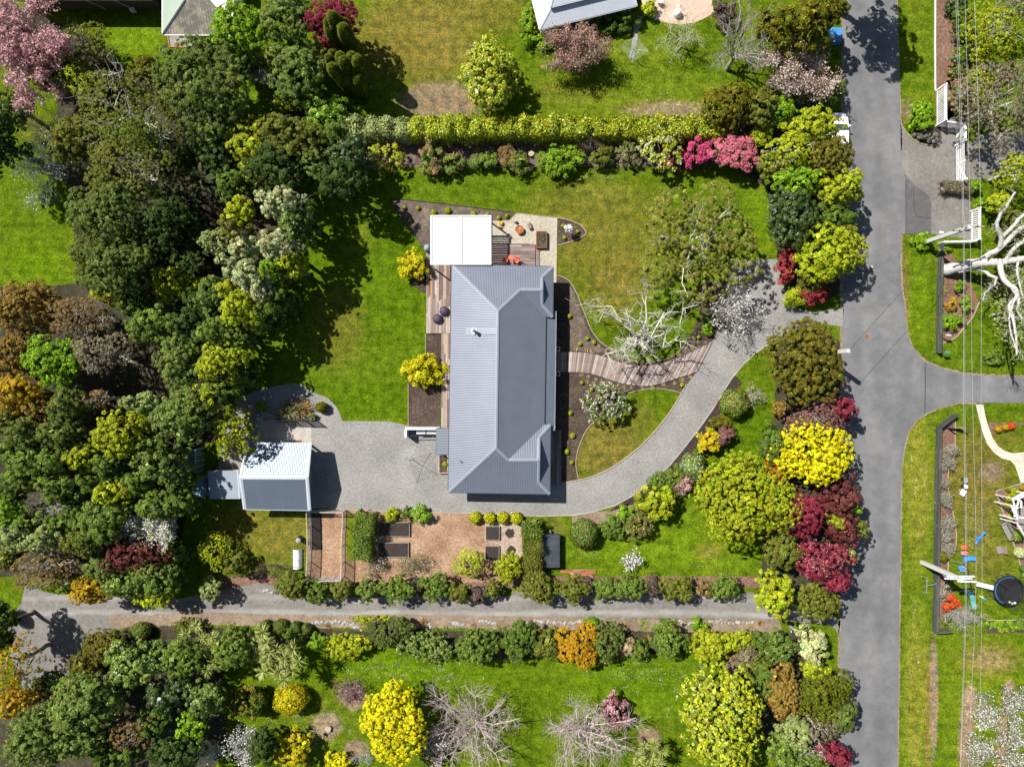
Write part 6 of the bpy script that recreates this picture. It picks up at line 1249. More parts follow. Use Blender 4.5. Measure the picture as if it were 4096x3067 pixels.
 # ------------------------------------------------------------------ plant builders
SEED=[100];GROW=1.0
def place(at_,z):return np.array(W(at_[0],at_[1],z))
def rad(r,f,z):return r/f*S*(H-z)/H
def tree(label,c,r,x,y,rx,ry,h,pal,cat='tree',cl=.42,leaf=.2,cov=2.3,nl=7,m='leaf',bark='bark_brown',base=None,up=.25,flw=None,ff=.12,open_=False,group=None,twigs=0,name=None,lr=.5,wr=.6,rnd=.55,sp=.55):
 """a leafy tree or shrub: trunk and crown (and flowers) under one root; c, r name the survey tile"""
 SEED[0]+=1;rng=np.random.default_rng(SEED[0]);f=1.2393 if(c,r)==(3,3)else 2.1563
 small=h<2.6;zb=h*(.12 if small else.3)if base is None else base;rz=(h-zb)*.58;zc=zb+rz*.8
 cen=place(t(c,r,x,y),zc+rz*.35);cen[2]=zc;X,Y=rad(rx,f,zc),rad(ry,f,zc)
 root=thing(name or('shrub' if small or cat=='shrub' else 'tree'),label,cat,(cen[0],cen[1],0),group);org=(cen[0],cen[1],0)
 X*=1.08;Y*=1.08;cl=min(cl*(.6 if open_ else.8),.36*min(X,Y));leaf*=.9
 n=int(cov*GROW*3.14*X*Y*1.9*(1+.5*max(0,h/(X+Y)-.7))/(leaf*leaf*wr*.5)*.62);n=max(n,60)
 pos,nrm,ci,nc,lobes=crown_pts(rng,X,Y,rz,nl,cl,n,up,sp,lr,rnd=rnd)
 # knock out part of the clumps in loose crowns
 if open_:kk=rng.random(nc)<.8;s=kk[ci];pos,nrm,ci=pos[s],nrm[s],ci[s]
 # keep leaves above the soil
 pos[:,2]=np.maximum(pos[:,2],.06-zc)
 hue=np.exp(rng.normal(0,.15,(nc,1))+rng.normal(0,.06,(nc,3)));col=np.clip(pick(rng,pal,len(pos))*hue[ci],0,.85)
 V=leaf_quads(rng,pos+cen,nrm,leaf,wr)
 if not open_:
  q=[];
  for c_,s_ in lobes:
   k=max(20,int(s_[0]*s_[1]*26));d=rdir(rng,k);q.append((cen+c_+d*s_*rng.uniform(.3,.72,(k,1)),d))
  ip=np.concatenate([a for a,_ in q]);idr=np.concatenate([b for _,b in q]);V=np.concatenate([V,leaf_quads(rng,ip,unit(idr+rdir(rng,len(ip))*.4),min(.6,.45*min(X,Y)),.8)]);col=np.concatenate([col,pick(rng,pal,len(ip))])
  V[:,:,2]=np.maximum(V[:,:,2],.03)
 quad_obj('crown',V,col,m,root,org)
 if flw:
  k=int(n*ff);s=rng.integers(0,len(pos),k);up_=nrm[s];nf=2
  fp=np.repeat(pos[s]+cen+unit(pos[s])*.06,nf,0)+rng.normal(size=(k*nf,3))*.05
  quad_obj('blossom',leaf_quads(rng,fp,unit(np.repeat(up_,nf,0)+rdir(rng,k*nf)*.6+[0,0,.4]),max(.11,leaf*.75),.9),pick(rng,flw,k*nf,.12),'petal',root,org)
 bpos=cen.copy();bpos[2]=0;fk=cen+np.array([0,0,-rz*.5]);r0=max(.02,.028*h)*(.7 if small else 1)
 big,br,sm,sr,tips=skeleton(rng,bpos,fk,cen+np.array([0,0,-rz*.2]),X,Y,rz,r0,5,3 if not twigs else twigs,1 if not twigs else 4,rise=.45 if not twigs else.9)
 tubes('trunk',np.concatenate([big,np.stack([wiggly(rng,p[0],p[-1],6,.05)for p in sm])]),np.concatenate([br,np.repeat(sr[:,:1],6,1)*np.linspace(1,.4,6)]),bark,root,org)
 return root
def bare(label,c,r,x,y,rx,ry,h,bark='bark_grey',pal=None,fl=None,cat='tree',dens=1.0,at_=None,nlimb=7,nsub=7,ntwig=6,r0=None,leafn=2.0,leaf=.13,wob=.13,arch=.05,droop=0.0,twl=.26,zf=.25,name=None,group=None,thick=1.0,rise=.5):
 """a bare or flowering tree: trunk, limbs and twigs, with leaves or petals at the twig tips"""
 SEED[0]+=1;rng=np.random.default_rng(SEED[0]);f=1.2393 if(c,r)==(3,3)else 2.1563
 zc=h*.55;cen=place(t(c,r,x,y),h*.7);cen[2]=zc;X,Y=rad(rx,f,zc),rad(ry,f,zc)
 b=np.array(W(*t(c,r,*at_)))if at_ else np.array([cen[0],cen[1],0.]);fk=b+(cen-b)*np.array([.35,.35,0])+np.array([0,0,h*zf]);org=(b[0],b[1],0)
 root=thing(name or 'tree',label,cat,org,group);r0=r0 or.02*h
 big,br,sm,sr,tips=skeleton(rng,b,fk,cen,X*1.12,Y*1.12,h*.42,r0,nlimb,nsub,ntwig,wob,arch,droop=droop,twl=twl,rise=rise)
 tubes('trunk',big,br,bark,root,org,6);tag(tubes('branches',sm,np.maximum(sr*thick,.006),bark,root,org,4),kind='stuff')
 for nm,p,k,mm in(('leaves',pal,leafn,'leaf'),('blossom',fl,leafn*dens,'petal')):
  if not p:continue
  k=int(len(tips)*k);s=rng.integers(0,len(tips),k);pos=tips[s]+rng.normal(size=(k,3))*.16
  quad_obj(nm,leaf_quads(rng,pos,unit(rdir(rng,k)+[0,0,.5]),leaf,.75),pick(rng,p,k,.15),mm,root,org)
 return root
def rosette(rng,cpos,L,n,pal,wd=.05,flat=.2,tilt=.0):
 """strap leaves radiating from one point, each of two bent pieces"""
 d=rdir(rng,n);d[:,2]=np.abs(d[:,2])*.9+flat-.25;d=unit(d);L=L*rng.uniform(.75,1.15,n)
 sd=unit(np.cross(d,np.array([0,0,1.]))+1e-6)*wd;mid=cpos+d*(L*.6)[:,None];end=cpos+d*L[:,None]*np.array([1.02,1.02,.75])-np.array([0,0,1])*(L*.1)[:,None]
 q1=np.stack([cpos-sd*.5,cpos+sd*.5,mid+sd*.55,mid-sd*.55],1);q2=np.stack([mid-sd*.55,mid+sd*.55,end+sd*.06,end-sd*.06],1)
 col=pick(rng,pal,n,.18);return np.concatenate([q1,q2]),np.concatenate([col,col])
def cabbage(label,c,r,heads,h,L=.75,pal='cabbage',base=None):
 SEED[0]+=1;rng=np.random.default_rng(SEED[0]);P=[np.array(W(*t(c,r,x,y),h*rng.uniform(.75,1.05)))for x,y in heads];m=np.mean(P,0);b=np.array([m[0],m[1],0.])if base is None else np.array(W(*t(c,r,*base)))
 root=thing('cabbage_tree',label,'cabbage tree',tuple(b));fk=b+np.array([0,0,h*.45])
 tr=[wiggly(rng,b,fk,6,.05)]+[wiggly(rng,fk,p,6,.08)for p in P];tubes('trunk',tr,[np.linspace(.16,.12,6)]+[np.linspace(.09,.06,6)for _ in P],'bark_brown',root,tuple(b),6)
 for p in P:
  V,col=rosette(rng,p,L,46,pal,.075,.12);quad_obj('leaf_head',V,col,'leaf',root,tuple(b))
def tuft(label,c,r,x,y,rr_,pal,name='tussock',cat='tussock',group=None,n=60,h=.0,wd=.03,flat=.35):
 SEED[0]+=1;rng=np.random.default_rng(SEED[0]);f=1.2393 if(c,r)==(3,3)else 2.1563;L=rr_/f*S*1.1;p=np.array(W(*t(c,r,x,y)))+[0,0,h]
 V,col=rosette(rng,p,L,n,pal,wd,flat);V[:,:,2]=np.maximum(V[:,:,2],.01);o=quad_obj(name,V,col,'leaf',None,tuple(p));return tag(o,label,cat,group)
def ball(label,c,r,x,y,rr_,h,pal,name='shrub',cat='shrub',group=None,leaf=.11,ry=None,flw=None,ff=.05,f=None,at_=None,cov=2.2,m='leaf',lump=.10):
 """dense rounded or clipped shrub: one leafy body"""
 SEED[0]+=1;rng=np.random.default_rng(SEED[0]);f=f or(1.2393 if(c,r)==(3,3)else 2.1563);q=at_ or t(c,r,x,y);cen=np.array(W(q[0],q[1],h*.6));cen[2]=h*.45
 X,Y=rad(rr_,f,h*.5),rad(ry or rr_,f,h*.5);Z=h*.55;leaf=min(leaf,.5*min(X,Y));n=max(40,int(cov*GROW*(3.14*X*Y+3.14*(X+Y)*.5*h)/(leaf*leaf*.3)))
 d=rdir(rng,n);d[:,2]=np.where(d[:,2]<-.6,-d[:,2],d[:,2]);w3_=rng.uniform(0,6.28,6)
 lum=1+lump*(np.sin(d[:,0]*5+w3_[0])*np.sin(d[:,1]*6+w3_[1])+.6*np.sin(d[:,0]*11+w3_[2])*np.sin(d[:,1]*10+d[:,2]*9+w3_[3]))
 pos=cen+d*np.array([X,Y,Z])*(lum*rng.uniform(.82,1.03,n))[:,None];pos[:,2]=np.maximum(pos[:,2],.03)
 V=leaf_quads(rng,pos,unit(d*.9+[0,0,.15]+rdir(rng,n)*.55),leaf);col=pick(rng,pal,n)
 k=max(30,int(n*.06));di=rdir(rng,k);ip=cen+di*np.array([X,Y,Z])*.72;ip[:,2]=np.maximum(ip[:,2],.05)
 V=np.concatenate([V,leaf_quads(rng,ip,di,min(.6,.7*min(X,Y)),.9)]);col=np.concatenate([col,pick(rng,pal,k)])
 org=(cen[0],cen[1],0)
 if flw:
  root=thing(name,label,cat,org,group);quad_obj('foliage',V,col,m,root,org);k=int(n*ff);s=rng.integers(0,n,k)
  fp=np.repeat(pos[s]+d[s]*.03,2,0)+rng.normal(size=(k*2,3))*.03;quad_obj('blossom',leaf_quads(rng,fp,unit(np.repeat(d[s],2,0)+rdir(rng,k*2)*.5+[0,0,.3]),.10,.95),pick(rng,flw,k*2,.12),'petal',root,org);return root
 return tag(quad_obj(name,V,col,m,None,org),label,cat,group)
def hedge(label,path,wid,h,pal,leaf=.18,cov=2.2,flw=None,name='hedge',m='leaf',hj=.24):
 """a long hedge along a path of survey points (base line), width in metres"""
 SEED[0]+=1;rng=np.random.default_rng(SEED[0]);P=np.array([W(*p)[:2]for p in path]);d=np.r_[0,np.cumsum(np.hypot(*np.diff(P,axis=0).T))];Lt=d[-1]
 n=int(cov*GROW*Lt*(wid+2*h*.8)/(leaf*leaf*.3));s=rng.uniform(0,Lt,n);u=rng.uniform(-1,1,n)*(wid/2+h);top=np.abs(u)<wid/2
 y=np.clip(u,-wid/2,wid/2);z=np.where(top,h,h-(np.abs(u)-wid/2));w_=rng.uniform(0,6.28,4)
 bu=.5*np.sin(s*1.9+w_[0])*np.sin(y*2.5+w_[1])+.35*np.sin(s*4.3+w_[2])+.3*np.sin(s*.6+w_[3]);z=z*(1+hj*bu)+rng.normal(0,.08,n)-.35*(np.abs(y)/(wid/2))**4*.5*top;y=y*(1+.2*bu)+rng.normal(0,.09,n)
 i=np.clip(np.searchsorted(d,s)-1,0,len(P)-2);dr_=(P[i+1]-P[i])/(d[i+1]-d[i])[:,None];nn=np.stack([-dr_[:,1],dr_[:,0]],1);xy=P[i]+dr_*(s-d[i])[:,None]+nn*y[:,None]
 pos=np.c_[xy,np.maximum(z,.05)];nr=np.where(top[:,None],np.array([0,0,1.]),np.c_[nn*np.sign(u)[:,None],np.full(n,.3)])
 V=leaf_quads(rng,pos,unit(nr+rdir(rng,n)*.75+[0,0,.1]),leaf);pl=pal if isinstance(pal,list)else[(0,1,pal)];col=np.zeros((n,3))
 for a,b,q in pl:k=(s>=a*Lt)&(s<=b*Lt+1e-6);col[k]=pick(rng,q,int(k.sum()))
 k=int(Lt*wid*14);si=rng.uniform(0,Lt,k);i=np.clip(np.searchsorted(d,si)-1,0,len(P)-2);dr_=(P[i+1]-P[i])/(d[i+1]-d[i])[:,None];nn=np.stack([-dr_[:,1],dr_[:,0]],1);xy=P[i]+dr_*(si-d[i])[:,None]+nn*(rng.uniform(-.35,.35,k)*wid)[:,None]
 V=np.concatenate([V,leaf_quads(rng,np.c_[xy,rng.uniform(.3,.85,k)*h],rdir(rng,k),.5,.8)]);col=np.concatenate([col,pick(rng,pl[-1][2],k)]);V[:,:,2]=np.maximum(V[:,:,2],.02)
 org=(*P[len(P)//2],0);root=thing(name,label,'hedge',org);quad_obj('foliage',V,col,m,root,org)
 if flw:q=rng.integers(0,n,int(n*.03));quad_obj('blossom',leaf_quads(rng,pos[q]+[0,0,.06],rdir(rng,len(q)),.12,.9),pick(rng,flw,len(q)),'petal',root,org)
 st=[np.array([[*(P[0]+(P[-1]-P[0])*a),0],[*(P[0]+(P[-1]-P[0])*a),h*.4],[*(P[0]+(P[-1]-P[0])*a),h*.7]])for a in np.linspace(.02,.98,max(3,int(Lt/.8)))]if len(P)==2 else[np.array([[*p,0],[*p,h*.4],[*p,h*.7]])for p in P]
 tubes('stems',st,np.ones((len(st),3))*.04,'bark_brown',root,org)
 return root
def columns(label,c,r,cols,base,pal='cypress'):
 """upright cypress: a bundle of flame-shaped leaders (x, y of each tip as seen, radius, height)"""
 SEED[0]+=1;rng=np.random.default_rng(SEED[0]);b=np.array(W(*t(c,r,*base)));root=thing('cypress_tree',label,'cypress',tuple(b));st=[]
 for x,y,rr_,h in cols:
  top=np.array(W(*t(c,r,x,y),h));Rr=rad(rr_,2.1563,h);n=int(5200*GROW*(Rr/.55)*(h/7));u=rng.uniform(0,1,n)**.8;a=rng.uniform(0,6.283,n)
  prof=np.where(u>.82,np.sqrt(np.maximum(0,1-((u-.82)/.18)**2)),.75+.25*u/.82)*Rr*(1+.10*np.sin(u*40+a*2)+.07*np.sin(a*5));ax=b[:2]+(top[:2]-b[:2])*np.clip(.55+.45*u,0,1)[:,None]
  dr_=np.stack([np.cos(a),np.sin(a)],1);pos=np.c_[ax+dr_*(prof*rng.uniform(.86,1.04,n))[:,None],u*h];nr=unit(np.c_[dr_,np.where(u>.8,1.6,.35)]+rdir(rng,n)*.45)
  quad_obj('leader',leaf_quads(rng,pos,nr,.17,.5),pick(rng,pal,n),'leaf',root,tuple(b));st.append(np.array([b+(np.array([ax[0][0],ax[0][1],0])-b)*.5,[*(b[:2]+(top[:2]-b[:2])*.7),h*.5],[top[0],top[1],h*.9]]))
 tubes('trunk',st,np.ones((len(st),3))*np.array([.12,.09,.03]),'bark_brown',root,tuple(b))
 # ------------------------------------------------------------------ planting, north-west woodland
WD='trees of the western woodland'
bare('large pink blossom tree in the top left corner beside the dark brown house',0,0,190,400,340,430,7.5,'bark_brown','rusttwig','pink',leafn=2.2,dens=4.2,leaf=.2,nlimb=10,nsub=9,ntwig=6,group=WD)
tree('brownish twiggy tree between the pink blossom and the sunny strip of grass',0,0,700,390,260,200,5,'olive',cl=.3,leaf=.13,open_=True,twigs=6,cov=2.0,group=WD)
tree('yellow-green young tree at the right foot of the pink blossom tree',0,0,670,660,200,130,4.5,'lime',cl=.3,leaf=.16,group=WD)
ball('small dark conifer with a golden tip at the end of the sunny grass strip',0,0,1265,565,100,2.5,'goldconifer','tree','tree',WD,ry=85,leaf=.14)
tree('large rounded grey-green tree below the green hipped roof',0,0,1700,730,400,420,8.5,'olivegrey',cl=.32,leaf=.14,nl=9,cov=2.6,twigs=4,group=WD,bark='bark_silver')
tree('wide olive tree with pale bare branches in the middle of the upper woodland',0,0,1050,930,470,380,8.5,'olive',cl=.28,leaf=.13,nl=9,cov=1.5,open_=True,twigs=8,group=WD,bark='bark_pale')
tree('olive tree with silvery twigs above the dark fern hollow',0,0,1080,1420,430,300,8,'olive',cl=.28,leaf=.13,nl=9,cov=1.6,open_=True,twigs=8,group=WD,bark='bark_pale')
tree('low green undergrowth tree between the two branchy olive trees',0,0,1150,1130,260,170,4.5,'bright',cl=.35,leaf=.16,group=WD,cov=1.4)
bare('pale grey-white blossom tree on the left edge of the woodland',0,0,330,1430,310,330,5.5,'bark_silver',None,'white',leafn=.9,leaf=.13,nlimb=9,nsub=9,ntwig=7,group=WD)
bare('bare grey-brown thicket above the white blossom tree',0,0,430,1130,260,220,4.5,'bark_grey','browntwig',None,leafn=.6,leaf=.1,nlimb=9,nsub=9,ntwig=8,group=WD)
tree('dark tree beyond the left edge throwing shade on the grass clearing',0,0,-170,1150,300,300,10,'dk',group=WD,cov=1.6)
tree('dark broadleaf tree at the left edge below the pink blossom',0,0,60,900,190,130,6,'olivegrey',group=WD,leaf=.15)
tree('vivid green leafy tree overhanging the hipped roof of the annexe',0,0,2030,230,260,250,6.5,'bright',cl=.4,leaf=.17,group=WD)
tree('pale grey-green shrub in the grass right of the large rounded tree',0,0,2120,560,130,120,3,'grey','shrub',leaf=.15,group=WD)
tree('yellow-lime tree at the right edge of the fern hollow',0,0,2160,1260,190,230,6,'limeyel',cl=.36,leaf=.17,group=WD)
for i,(cc_,rr_,x,y)in enumerate(((0,0,1740,1560),(0,1,1600,60),(0,1,1720,480),(0,1,1700,640),(0,1,1380,20))):
 SEED[0]+=1;rng=np.random.default_rng(SEED[0]);p=np.array(W(*t(cc_,rr_,x,y),3.0));ro_=thing('tree_fern',('dark tree fern at the top of the shady hollow','dark tree fern with broad fronds in the middle of the shady hollow','dark tree fern beside the pale feathery shrub in the shade','brown-tinged tree fern lowest in the shady hollow','dark tree fern tucked under the olive trees at the hollow edge')[i],'tree fern',(p[0],p[1],0),'tree ferns in the shady hollow')
 V,col=rosette(rng,p,1.9,22,'fern',.32,.42);quad_obj('fronds',V,col,'leaf',ro_,(p[0],p[1],0));tubes('trunk',[np.array([[p[0],p[1],0],[p[0],p[1],1.5],[p[0],p[1],3]])],np.ones((1,3))*.13,'bark_brown',ro_,(p[0],p[1],0))
tree('grey-green tree at the top edge left of the maroon tree',1,0,240,130,210,250,7,'grey',cl=.34,leaf=.15,nl=8,group=WD)
tree('deep maroon leaved tree at the top edge behind the upright cypresses',1,0,640,170,230,220,6.5,'red',cl=.3,leaf=.14,nl=8,group=WD)
bare('pale bare shrub between the maroon tree and the cypresses',1,0,450,400,130,130,4,'bark_silver',None,None,nlimb=8,nsub=7,group=WD)
columns('upper dark-gold upright cypress with many flame-shaped tips',1,0,((640,110,60,8.5),(600,170,45,7.5),(610,230,50,7),(700,140,40,7.5),(745,160,40,7),(735,215,62,8),(675,225,38,6.5),(680,290,36,6),(760,280,55,6.5),(800,320,55,6)),(880,560))
columns('lower dark-gold upright cypress casting a long shadow on the north lawn',1,0,((610,480,46,6.5),(640,440,40,6),(660,500,35,6),(710,460,50,7),(740,495,55,7),(810,460,50,7),(860,490,58,7),(640,560,55,6.5),(710,545,55,6),(800,575,45,5.5),(855,560,45,6),(870,640,55,5.5),(780,640,50,5)),(900,800))
tree('dense grey-green rounded tree left of the lower cypress',1,0,330,590,230,220,6.5,'grey',cl=.36,leaf=.15,nl=8,group=WD)
bare('grey bare shrub at the left of the dense grey-green tree',1,0,60,650,110,110,4,'bark_silver',None,None,group=WD)
tree('small lime-leaved shrub at the foot of the dense grey-green tree',1,0,240,860,110,80,3,'limeyel','shrub',leaf=.16,group=WD)
tree('glossy green shrub between the lower cypress and the long hedge',1,0,590,950,190,130,4,'bright','shrub',leaf=.17,group=WD,m='gloss_leaf')
tree('olive-brown rounded tree left of the glossy shrub border',1,0,270,1170,270,220,7,'olive',cl=.32,leaf=.14,nl=8,group=WD)
tree('dark evergreen tree above the cream-flowered boundary trees',1,0,170,1440,240,210,7.5,'dk',cl=.4,leaf=.17,nl=7,group=WD)
tree('frosted grey-green tree beside the dark evergreen tree',1,0,490,1430,130,130,6,'grey',cl=.25,leaf=.13,group=WD)
tree('dark glossy tree at the western end of the rhododendron border',1,0,790,1330,190,150,5.5,'dk',cl=.35,leaf=.18,group=WD,m='gloss_leaf')
tree('deep green tree shading the lawn below the rhododendron border',1,0,720,1530,200,160,8,'dk',cl=.4,leaf=.18,group=WD)
tree('dark shaded tree between the glossy shrub and the frosted tree',1,0,640,1180,150,130,5,'mid',cl=.3,leaf=.15,group=WD)
for lb,cc_,rr_,x,y,a,b,h,pl in(('olive tree edging the sunny clearing below the white-grey blossom',0,1,720,160,120,220,7,'olivegrey'),('olive-green tree on the clearing edge above the low lime bush',0,1,730,560,110,190,7,'olive'),('dusky olive tree behind the pale grey-white blossom',0,0,600,1190,150,240,6.5,'olive'),('dark low tree on the near side of the fern hollow',0,0,1640,1330,190,130,4,'dk'),('dark low tree deep inside the fern hollow',0,1,1640,300,120,170,4,'dk'),('dark evergreen closing the south of the fern hollow',0,1,1590,620,150,110,5,'dk'),('dark evergreen between the lime-yellow tree and the boundary',0,1,1690,960,120,130,5.5,'dk'),('dark evergreen above the soft grey-green tree',0,1,1600,1180,120,130,6,'dk'),('dark green tree under the glossy lime shrub by the hollow',0,0,1990,1580,140,130,5,'mid'),('dark green tree beside the yellow-lime tree at the fern hollow',0,0,1900,1330,150,170,5,'dk'),('green low tree behind the pink blossom tree',0,0,480,620,160,160,4.5,'mid'),('dull green tree left of the rusty orange trees at the photo edge',0,2,10,330,100,140,7,'olive'),('green tree in the gap right of the pale green crown',0,2,250,1200,120,110,6.5,'green'),('green tree filling the gap by the grey bare thicket',0,2,60,900,130,120,6.5,'mid'),('green tree in the gap under the grey bare thicket',0,2,560,1200,150,110,6.5,'mid'),('green tree behind the purple-grey bare tree',0,2,620,960,110,90,6,'mid'),('olive tree low on the left photo edge above the lane',0,2,40,1500,120,110,5.5,'olive'),('mid green tree between the white blossom and the shed',0,2,1560,880,90,120,6,'mid'),('dark tree under the maroon tree at the lane',0,2,1480,1500,110,130,5,'mid'),('green tree left of the deep shade in the lower woodland',0,3,1300,1280,130,130,6,'mid'),('dark green tree at the bottom by the sage trees',0,3,900,1480,120,110,6,'mid'),('green shrubby tree joining the bronze-olive shrub and the sage tree',0,3,640,960,130,90,5,'green')):
 tree(lb,cc_,rr_,x,y,a,b,h,pl,cl=.34,leaf=.16,group=WD)
 # ------------------------------------------------------------------ north boundary
hedge('long yellow-green clipped hedge across the top of the front garden',[t(1,0,800,1165),t(1,0,1500,1168),t(2,0,0,1160),t(2,0,1000,1165),t(2,0,1790,1165)],1.7,2.6,[(0,.17,'palegreen'),(.17,.3,'lime'),(.3,1,'limeyel')],leaf=.2,m='gloss_leaf')
tree('rounded yellow-green broadleaf tree standing alone on the north lawn',1,0,2020,620,225,310,5.5,'limeyel',cl=.34,leaf=.2,nl=8,m='gloss_leaf',base=.7)
RB_='flowering shrubs in the border under the long hedge'
tree('spreading rhododendron with scattered pink blooms at the west end of the border',1,0,1110,1350,190,120,2.2,'lime','shrub',leaf=.17,flw='rosepink',ff=.03,group=RB_,open_=True)
tree('narrow rhododendron thick with pink blooms in the border',1,0,1510,1340,110,140,2.2,'green','shrub',leaf=.17,flw='rosepink',ff=.10,group=RB_)
tree('bluish-green shrub with few pink blooms right of the pink rhododendron',1,0,1700,1400,110,80,1.6,'grey','shrub',leaf=.16,flw='rosepink',ff=.02,group=RB_)
tuft('bronze-tipped grass tuft below the hedge, right of the leaning driftwood',1,0,1930,1250,75,'bronze');tuft('small green flax tuft below the hedge near the pink rhododendron',1,0,1745,1280,55,'flax',cat='flax')
tree('green low shrub beside the bronze grass tuft',1,0,1985,1385,105,70,1.3,'green','shrub',leaf=.16,group=RB_)
tree('tan-orange feathery shrub in the border near two grey stumps',1,0,2165,1340,80,90,1.5,'rusttwig','shrub',leaf=.13,group=RB_)
tree('small green shrub with red blooms left of the grey stumps',2,0,60,1400,100,85,1.7,'green','shrub',leaf=.15,flw='magenta',ff=.02,group=RB_)
tuft('golden-brown grass tuft above the camellia in the border',2,0,290,1270,60,'bronze')
tree('broad green camellia with a few bright pink blooms in the border',2,0,430,1370,190,125,2.2,'bright','shrub',leaf=.17,flw='magenta',ff=.008,group=RB_)
bare('brown twiggy shrub below the middle of the hedge',2,0,670,1220,130,100,2.2,'bark_brown','browntwig',None,'shrub',leafn=1.0,leaf=.1,name='shrub',group=RB_)
tree('olive feathery shrub right of the brown twiggy shrub',2,0,780,1340,95,80,1.7,'olive','shrub',leaf=.13,group=RB_)
tree('loose green and reddish shrub left of the yellow-leaved shrub',2,0,1020,1310,110,100,1.7,'green','shrub',leaf=.14,flw='dustypink',ff=.06,open_=True,group=RB_)
tree('yellow-leaved shrub with white petals beside the magenta azalea',2,0,1290,1280,190,165,3.2,'limeyel','shrub',leaf=.2,flw='white',ff=.05,open_=True,group=RB_)
tree('small magenta azalea tucked against the yellow-leaved shrub',2,0,1415,1360,75,70,1.6,'green','shrub',leaf=.13,flw='magenta',ff=.5,group=RB_)
tree('bright magenta azalea dome at the east end of the border',2,0,1580,1295,108,122,2.4,'dk','shrub',leaf=.13,flw='magenta',ff=.85,group=RB_)
tree('largest rose-pink azalea dome at the end of the hedge',2,0,1900,1290,210,145,2.8,'dk','shrub',leaf=.13,flw='rosepink',ff=.75,group=RB_)
tree('lime-green shrub filling the gap at the east end of the hedge',2,0,2150,1170,115,90,3,'lime','shrub',leaf=.18)
tree('dark gold spreading conifer at the north-east end of the hedge',2,0,1900,900,215,200,5.5,'goldconifer',cl=.28,leaf=.14,nl=8)
tree('soft olive rounded tree between the gold conifer and the street',2,0,2140,930,130,160,5,'olive',cl=.3,leaf=.14)
bare('dusty pink weeping blossom tree in front of the villa verandah',2,0,560,400,270,210,4.2,'bark_pale','rusttwig','dustypink',leafn=1.7,dens=2.6,leaf=.14,nlimb=10,nsub=9,ntwig=7,at_=(610,560),droop=.2)
bare('small nearly bare tree with yellowish buds below the pink patio',2,0,1460,230,200,240,4.2,'bark_pale','lime',None,leafn=.5,leaf=.11,nlimb=8,nsub=8,at_=(1500,420))
bare('large bare grey tree with a leaning trunk on the north lawn',2,0,2000,330,330,360,6,'bark_grey','browntwig',None,leafn=.3,leaf=.09,nlimb=8,nsub=9,ntwig=7,at_=(1850,600),r0=.2,zf=.3,droop=.1)
tree('leafy green bed shrubs along the west wall of the villa',2,0,140,230,60,150,1.2,'bright','shrub',leaf=.16,name='shrub');tree('glossy green shrub at the south-west corner of the villa',2,0,290,340,100,65,1.2,'bright','shrub',leaf=.16)
tree('dark green shrubbery along the villa verandah rail',2,0,850,185,220,60,1.3,'mid','shrub',leaf=.16,nl=9);tree('green rounded shrub at the east end of the villa verandah',2,0,985,155,75,50,1.5,'mid','shrub',leaf=.15)
tree('yellow-flowered shrub between the villa and the pink patio',2,0,1190,60,60,70,1.5,'lime','shrub',leaf=.14);tree('brown bark-coloured shrub at the corner of the pink patio',2,0,1825,90,90,80,2,'darktwig','shrub',leaf=.13)
# ------------------------------------------------------------------ street side, north part
ST='trees and shrubs along the street side'
tree('big dark gold conifer at the top edge beside the road',3,0,300,170,290,210,9,'goldconifer',cl=.45,leaf=.18,nl=9,group=ST,cov=2.6)
tree('tall conifer beyond the top edge shading the road',3,0,960,-520,270,260,12,'dk',cl=.6,leaf=.22,nl=9,base=4.5,group=ST)
tree('dark green conifer just above the blue-covered trailer',3,0,520,60,190,120,7,'goldconifer',cl=.4,leaf=.17,group=ST)
bare('pale bare twiggy tree left of the big gold conifer',3,0,40,240,190,230,5,'bark_silver','browntwig',None,leafn=.5,leaf=.1,group=ST)
bare('pale pink blossom tree on the verge between the trailer and the white car',3,0,290,600,290,290,5.2,'bark_grey','rusttwig','pinkwhite',leafn=1.6,dens=3.4,leaf=.15,nlimb=11,nsub=9,ntwig=7,group=ST)
tree('dark shaded shrub under the pale pink blossom tree',3,0,520,760,130,150,2.8,'mid','shrub',leaf=.15,group=ST)
tree('bright green leafy shrub left of the parked white car',3,0,110,960,140,110,4,'bright',leaf=.17,group=ST)
tree('lime green tree leaning over the parked white car',3,0,400,1090,250,150,5,'lime',cl=.34,leaf=.17,nl=8,group=ST,bark='bark_pale',cov=1.8)
tree('yellow-green tree with pale bare twigs behind the bronze conifer',3,0,210,1300,210,180,5.5,'lime',cl=.3,leaf=.15,open_=True,twigs=6,group=ST,bark='bark_pale')
tree('dense bronze-green conifer overhanging the road below the white car',3,0,550,1345,185,185,6,'bronzegreen',cl=.22,leaf=.12,nl=7,cov=3,group=ST)
tree('bright green tree left of the lime street tree',3,0,270,1570,190,130,5.5,'bright',cl=.34,leaf=.17,group=ST)
tree('lime-leaved street tree with layered clumps below the bronze conifer',3,0,640,1600,185,170,6.5,'lime',cl=.36,leaf=.19,group=ST)
tree('dark olive shrub between the azalea end of the hedge and the street',3,0,40,1420,110,140,4,'olive',leaf=.15,group=ST)
tree('broad dark green evergreen beside the small lawn by the street',3,1,230,210,220,240,5.5,'dk',cl=.36,leaf=.16,nl=8,group=ST,m='gloss_leaf')
tree('dark olive evergreen between the layered lime tree and the red shrub',3,1,560,220,190,130,5,'mid',cl=.34,leaf=.16,group=ST)
tree('bright lime spreading tree reaching over the road above the driveway mouth',3,1,570,530,275,245,5.8,'lime',cl=.32,leaf=.16,nl=9,group=ST,cov=2.0)
tree('crimson-leaved shrub on the driveway side of the bright lime tree',3,1,165,600,85,170,2.8,'crimson','shrub',leaf=.14,group=ST)
